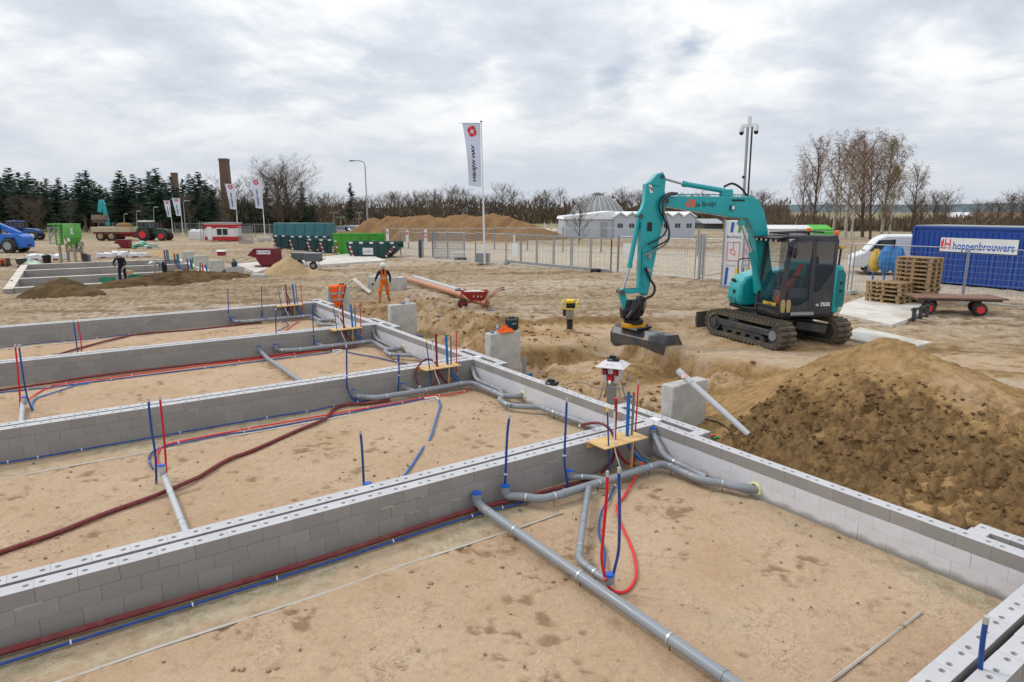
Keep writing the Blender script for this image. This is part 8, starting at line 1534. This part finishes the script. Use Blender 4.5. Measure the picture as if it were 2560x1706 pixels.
# undergrowth closing the gaps below the trees
def thicket(label, x0, x1, Y0, Y1, h0, h1, n, mat, seed, sz=.45):
    rng = np.random.default_rng(seed); px = rng.uniform(x0, x1, n); Yd = rng.uniform(Y0, Y1, n); X = (px - 1280) / FPX * Yd; hh = h0 + (h1 - h0) * vn(X * .12, Yd * .05, seed); zz = rng.random(n) ** 1.4 * hh; b = base_z(X); V = np.zeros((n, 3, 3))
    for k in range(3): V[:, k, 0] = X + rng.normal(0, sz * .5, n); V[:, k, 1] = Yd + rng.normal(0, sz * .5, n); V[:, k, 2] = b + zz + (rng.normal(0, sz * .4, n) if k < 2 else rng.uniform(.5, 1.6, n))
    me = bpy.data.meshes.new('thicket'); me.from_pydata(V.reshape(-1, 3).tolist(), [], np.arange(3 * n).reshape(-1, 3).tolist()); me.materials.append(mat); o = link('thicket', me); o['kind'] = 'stuff'; o['label'] = label; o['category'] = 'undergrowth'
m_under = M('brown undergrowth', '#6b5e50', .95, var=.35, scale=.15, spec=.05, dirt='#6e6848', damt=.5, dscale=.05); m_under2 = M('dark fir undergrowth', '#4b4a3f', .95, var=.35, scale=.2, spec=.05)
thicket('dark undergrowth below the conifer wood behind the tractors', -120, 560, 150, 166, 3.5, 8.0, 11000, m_under2, 3); thicket('brown undergrowth below the long line of bare trees', 540, 1960, 168, 200, 3.0, 7.5, 21000, m_under, 4, .45); thicket('brown bushes below the birches and behind the container', 1800, 2750, 105, 125, .6, 2.6, 7000, m_under, 5, .4); thicket('evergreen bushes below the big spreading tree', 590, 800, 122, 134, 2.0, 7.0, 5000, m_under2, 6)
# ------------------------------------------------------------------ buildings beyond the trees
m_brick = M('dark brick', '#6d564c', .9, var=.15, scale=3, bump=.2, bscale=20); m_tile = M('brown roof tiles', '#74503f', .9, var=.15, scale=2)
for x0, x1, yt, Yd, lb in ((564, 583, 398, 190, 'tall square brick chimney beside the big bare tree'), (442, 454, 433, 215, 'shorter brick chimney rising between the conifers')):
    p = AT((x0 + x1) / 2, 560, Yd); w_ = (x1 - x0) * Yd / FPX; H_ = AT(x0, yt, Yd).z + .5; o = T('chimney', lb, 'chimney', (p.x, Yd, -.5)); m = MB(); m.box((0, 0, H_ / 2), (w_ * 1.15, w_ * 1.15, H_), top=.82); m.build('shaft', m_brick, o); m = MB(); m.box((0, 0, H_ - .3), (w_ * 1.02, w_ * 1.02, .8)); m.build('cap', m_brick, o)
p = GB(1535, 596); Yd = p.y; s = Yd / FPX; o = T('white_hall', 'long white hall with a row of small gables and square windows', 'building', p, R(2)); W_ = (1735 - 1535) * s; H_ = (596 - 545) * s; D_ = 20.0; n = 7; gw = W_ / n; gh = 8.5 * s; m_hall = M('white corrugated wall', '#b3bac4', .6, var=.03, dirt='#9aa2ab', damt=.25, dscale=.4); m_hroof = M('white roof sheet', '#dfe3e8', .5, var=.03)
m = MB(); m.box((W_ / 2, D_ / 2, H_ / 2), (W_, D_, H_)); m.build('wall', m_hall, o); m = MB(); m.box((-3.0, 4.5, H_ * .46), (6.0, 8, H_ * .92)); m.build('side_wing', m_hall, o)
for i in range(n):
    m = MB(); m.prism([(0, 0), (gw, 0), (gw / 2, gh)], (i * gw, -.02, H_), (1, 0, 0), (0, 0, 1), (0, 1, 0), D_); m.build('gable', m_hall, o); m = MB(); m.prism([(-.12, 0), (gw / 2, gh + .10), (gw + .12, 0), (gw + .12, .16), (gw / 2, gh + .28), (-.12, .16)], (i * gw, -.2, H_ - .03), (1, 0, 0), (0, 0, 1), (0, 1, 0), D_ + .3); m.build('roof', m_hroof, o)
    m = MB(); m.box((i * gw + gw / 2, -.03, H_ * .60), (gw * .42, .06, H_ * .20)); k = m.build('window', m_glass, o); m = MB(); m.box((i * gw + gw / 2, -.07, H_ * .60), (.05, .03, H_ * .20)); m.build('glazing_bar', m_hall, k)
m = MB(); m.prism([(0, 0), (6.3, 0), (6.3, 1.0), (.2, .35)], (-6.2, .3, H_ * .9), (1, 0, 0), (0, 0, 1), (0, 1, 0), 9); m.build('wing_roof', m_hroof, o); m = MB(); m.box((-1.2, .45, H_ * .4), (.8, .06, H_ * .7)); m.build('door', m_galv, o)
p = AT(1492, 560, Yd + 14); s = p.y / FPX; o = T('dome', 'grey ribbed dome rising behind the white hall', 'dome', (p.x, p.y, .1)); Rd = 62 * s * 1.25; Ht = AT(1492, 489, p.y).z - .1
n = 32; prof = [(Rd * math.cos(t), Ht * math.sin(t)) for t in [k * math.pi / 2 / 12 for k in range(13)]]; m = MB(); m.lathe([(max(r, .05), z_) for r, z_ in prof], n=n); m.build('shell', M('weathered dome grey', '#8a8d8c', .6, metal=.2, var=.15, scale=.4, dirt='#5f5c54', damt=.5, dscale=.3), o)
for k in range(28): a = 2 * math.pi * k / 28; m = MB(); m.tube([(r * 1.012 * math.cos(a), r * 1.012 * math.sin(a), z_ * 1.012) for r, z_ in prof], .09, 4); m.build('rib', M('dome rib', '#a5a8a8', .6, var=.1), o)
m = MB(); m.lathe([(.8, 0), (.9, .2), (.3, .5)], (0, 0, Ht - .1), 12); m.build('cap', m_steel_dark, o)
for i, x in enumerate((1370, 1388)): p = GB(x, 590); s = p.y / FPX; o = T('white_tent', ['small pale tent with a pointed roof, nearer the sand ridge', 'small pale tent with a pointed roof, nearer the dome'][i], 'tent', p); m = MB(); m.box((0, 1.2, 11 * s * .5), (22 * s, 2.4, 11 * s)); m.build('wall', M('tent cloth', '#cdb9a6', .8, var=.06), o); m = MB(); m.add([(-12 * s, 0, 11 * s), (12 * s, 0, 11 * s), (12 * s, 2.4, 11 * s), (-12 * s, 2.4, 11 * s), (0, 1.2, 20 * s)], [(0, 1, 4), (1, 2, 4), (2, 3, 4), (3, 0, 4)]); m.build('roof', M('tent cloth'), o); m = MB(); m.cyl((-9 * s, 0, 0), (-9 * s, 0, 33 * s), .05, n=6); k = m.build('flag_staff', m_white, o); m = MB(); m.prism([(0, 0), (4 * s, -.5), (0, -1.0)], (-9 * s, 0, 33 * s), (1, 0, 0), (0, 0, 1), (0, 1, 0), .03); m.build('pennant', m_white, k)
def house(label, x0, x1, yb, yt, Yd, mw, mr, wins=0, depth=10, gable=False):
    p = AT(x0, yb, Yd); q = AT(x1, yt, Yd); o = T('house', label, 'building', (p.x, Yd, 0)); W_ = q.x - p.x; H_ = q.z; e = H_ * .62; m = MB(); m.box((W_ / 2, depth / 2, e / 2), (W_, depth, e)); m.build('wall', mw, o)
    m = MB()
    if gable: m.prism([(-.2, 0), (W_ + .2, 0), (W_ / 2, H_ - e)], (0, -.1, e), (1, 0, 0), (0, 0, 1), (0, 1, 0), depth + .2)
    else: m.prism([(-.3, 0), (depth + .3, 0), (depth / 2, H_ - e)], (-.3, 0, e), (0, 1, 0), (0, 0, 1), (1, 0, 0), W_ + .6)
    m.build('roof', mr, o)
    for i in range(wins): m = MB(); m.box((W_ * (i + .5) / wins, -.03, e * .72), (W_ / wins * .7, .06, e * .3)); m.build('window', m_glass, o)
    return o
house('white gabled building beyond the birches', 2408, 2438, 558, 531, 150, m_white_paint, m_white_paint, 0, 8, True); house('long school building with a dark roof and a band of windows', 2438, 2640, 560, 533, 152, m_white_paint, m_tile, 14); house('brown roofed house with a wide pitched roof before the school', 2370, 2460, 575, 545, 132, m_brick, m_tile, 3); house('low dark roofed house left of the wide brown roof', 2285, 2375, 575, 549, 136, m_brick, m_tile, 3); house('low pale industrial building seen between the bare trees', 1340, 1420, 578, 541, 215, m_white_paint, m_galv, 4); house('dark barn between the hall and the camera tower', 1760, 1810, 582, 548, 120, m_steel_dark, m_galv, 0)
# distant hills, the blue-grey of far haze painted into their colour
nx_ = 120; X = np.linspace(-1600, 1700, nx_); hl = 8 + 10 * fbm(X * .003, X * 0, 4, 5) + 8 * ss(300, 1100, X); m = MB(); v = [(x, 1400, -2) for x in X] + [(x, 1480 + 20 * math.sin(x * .01), float(h)) for x, h in zip(X, hl)] + [(x, 1700, -2) for x in X]
m.add(v, [(i, i + 1, nx_ + i + 1, nx_ + i) for i in range(nx_ - 1)] + [(nx_ + i, nx_ + i + 1, 2 * nx_ + i + 1, 2 * nx_ + i) for i in range(nx_ - 1)]); h_ = m.build('hills', M('haze tinted wooded hills', '#5d6a70', .95, var=.2, scale=.01, spec=.05), ang=180); h_['kind'] = 'structure'
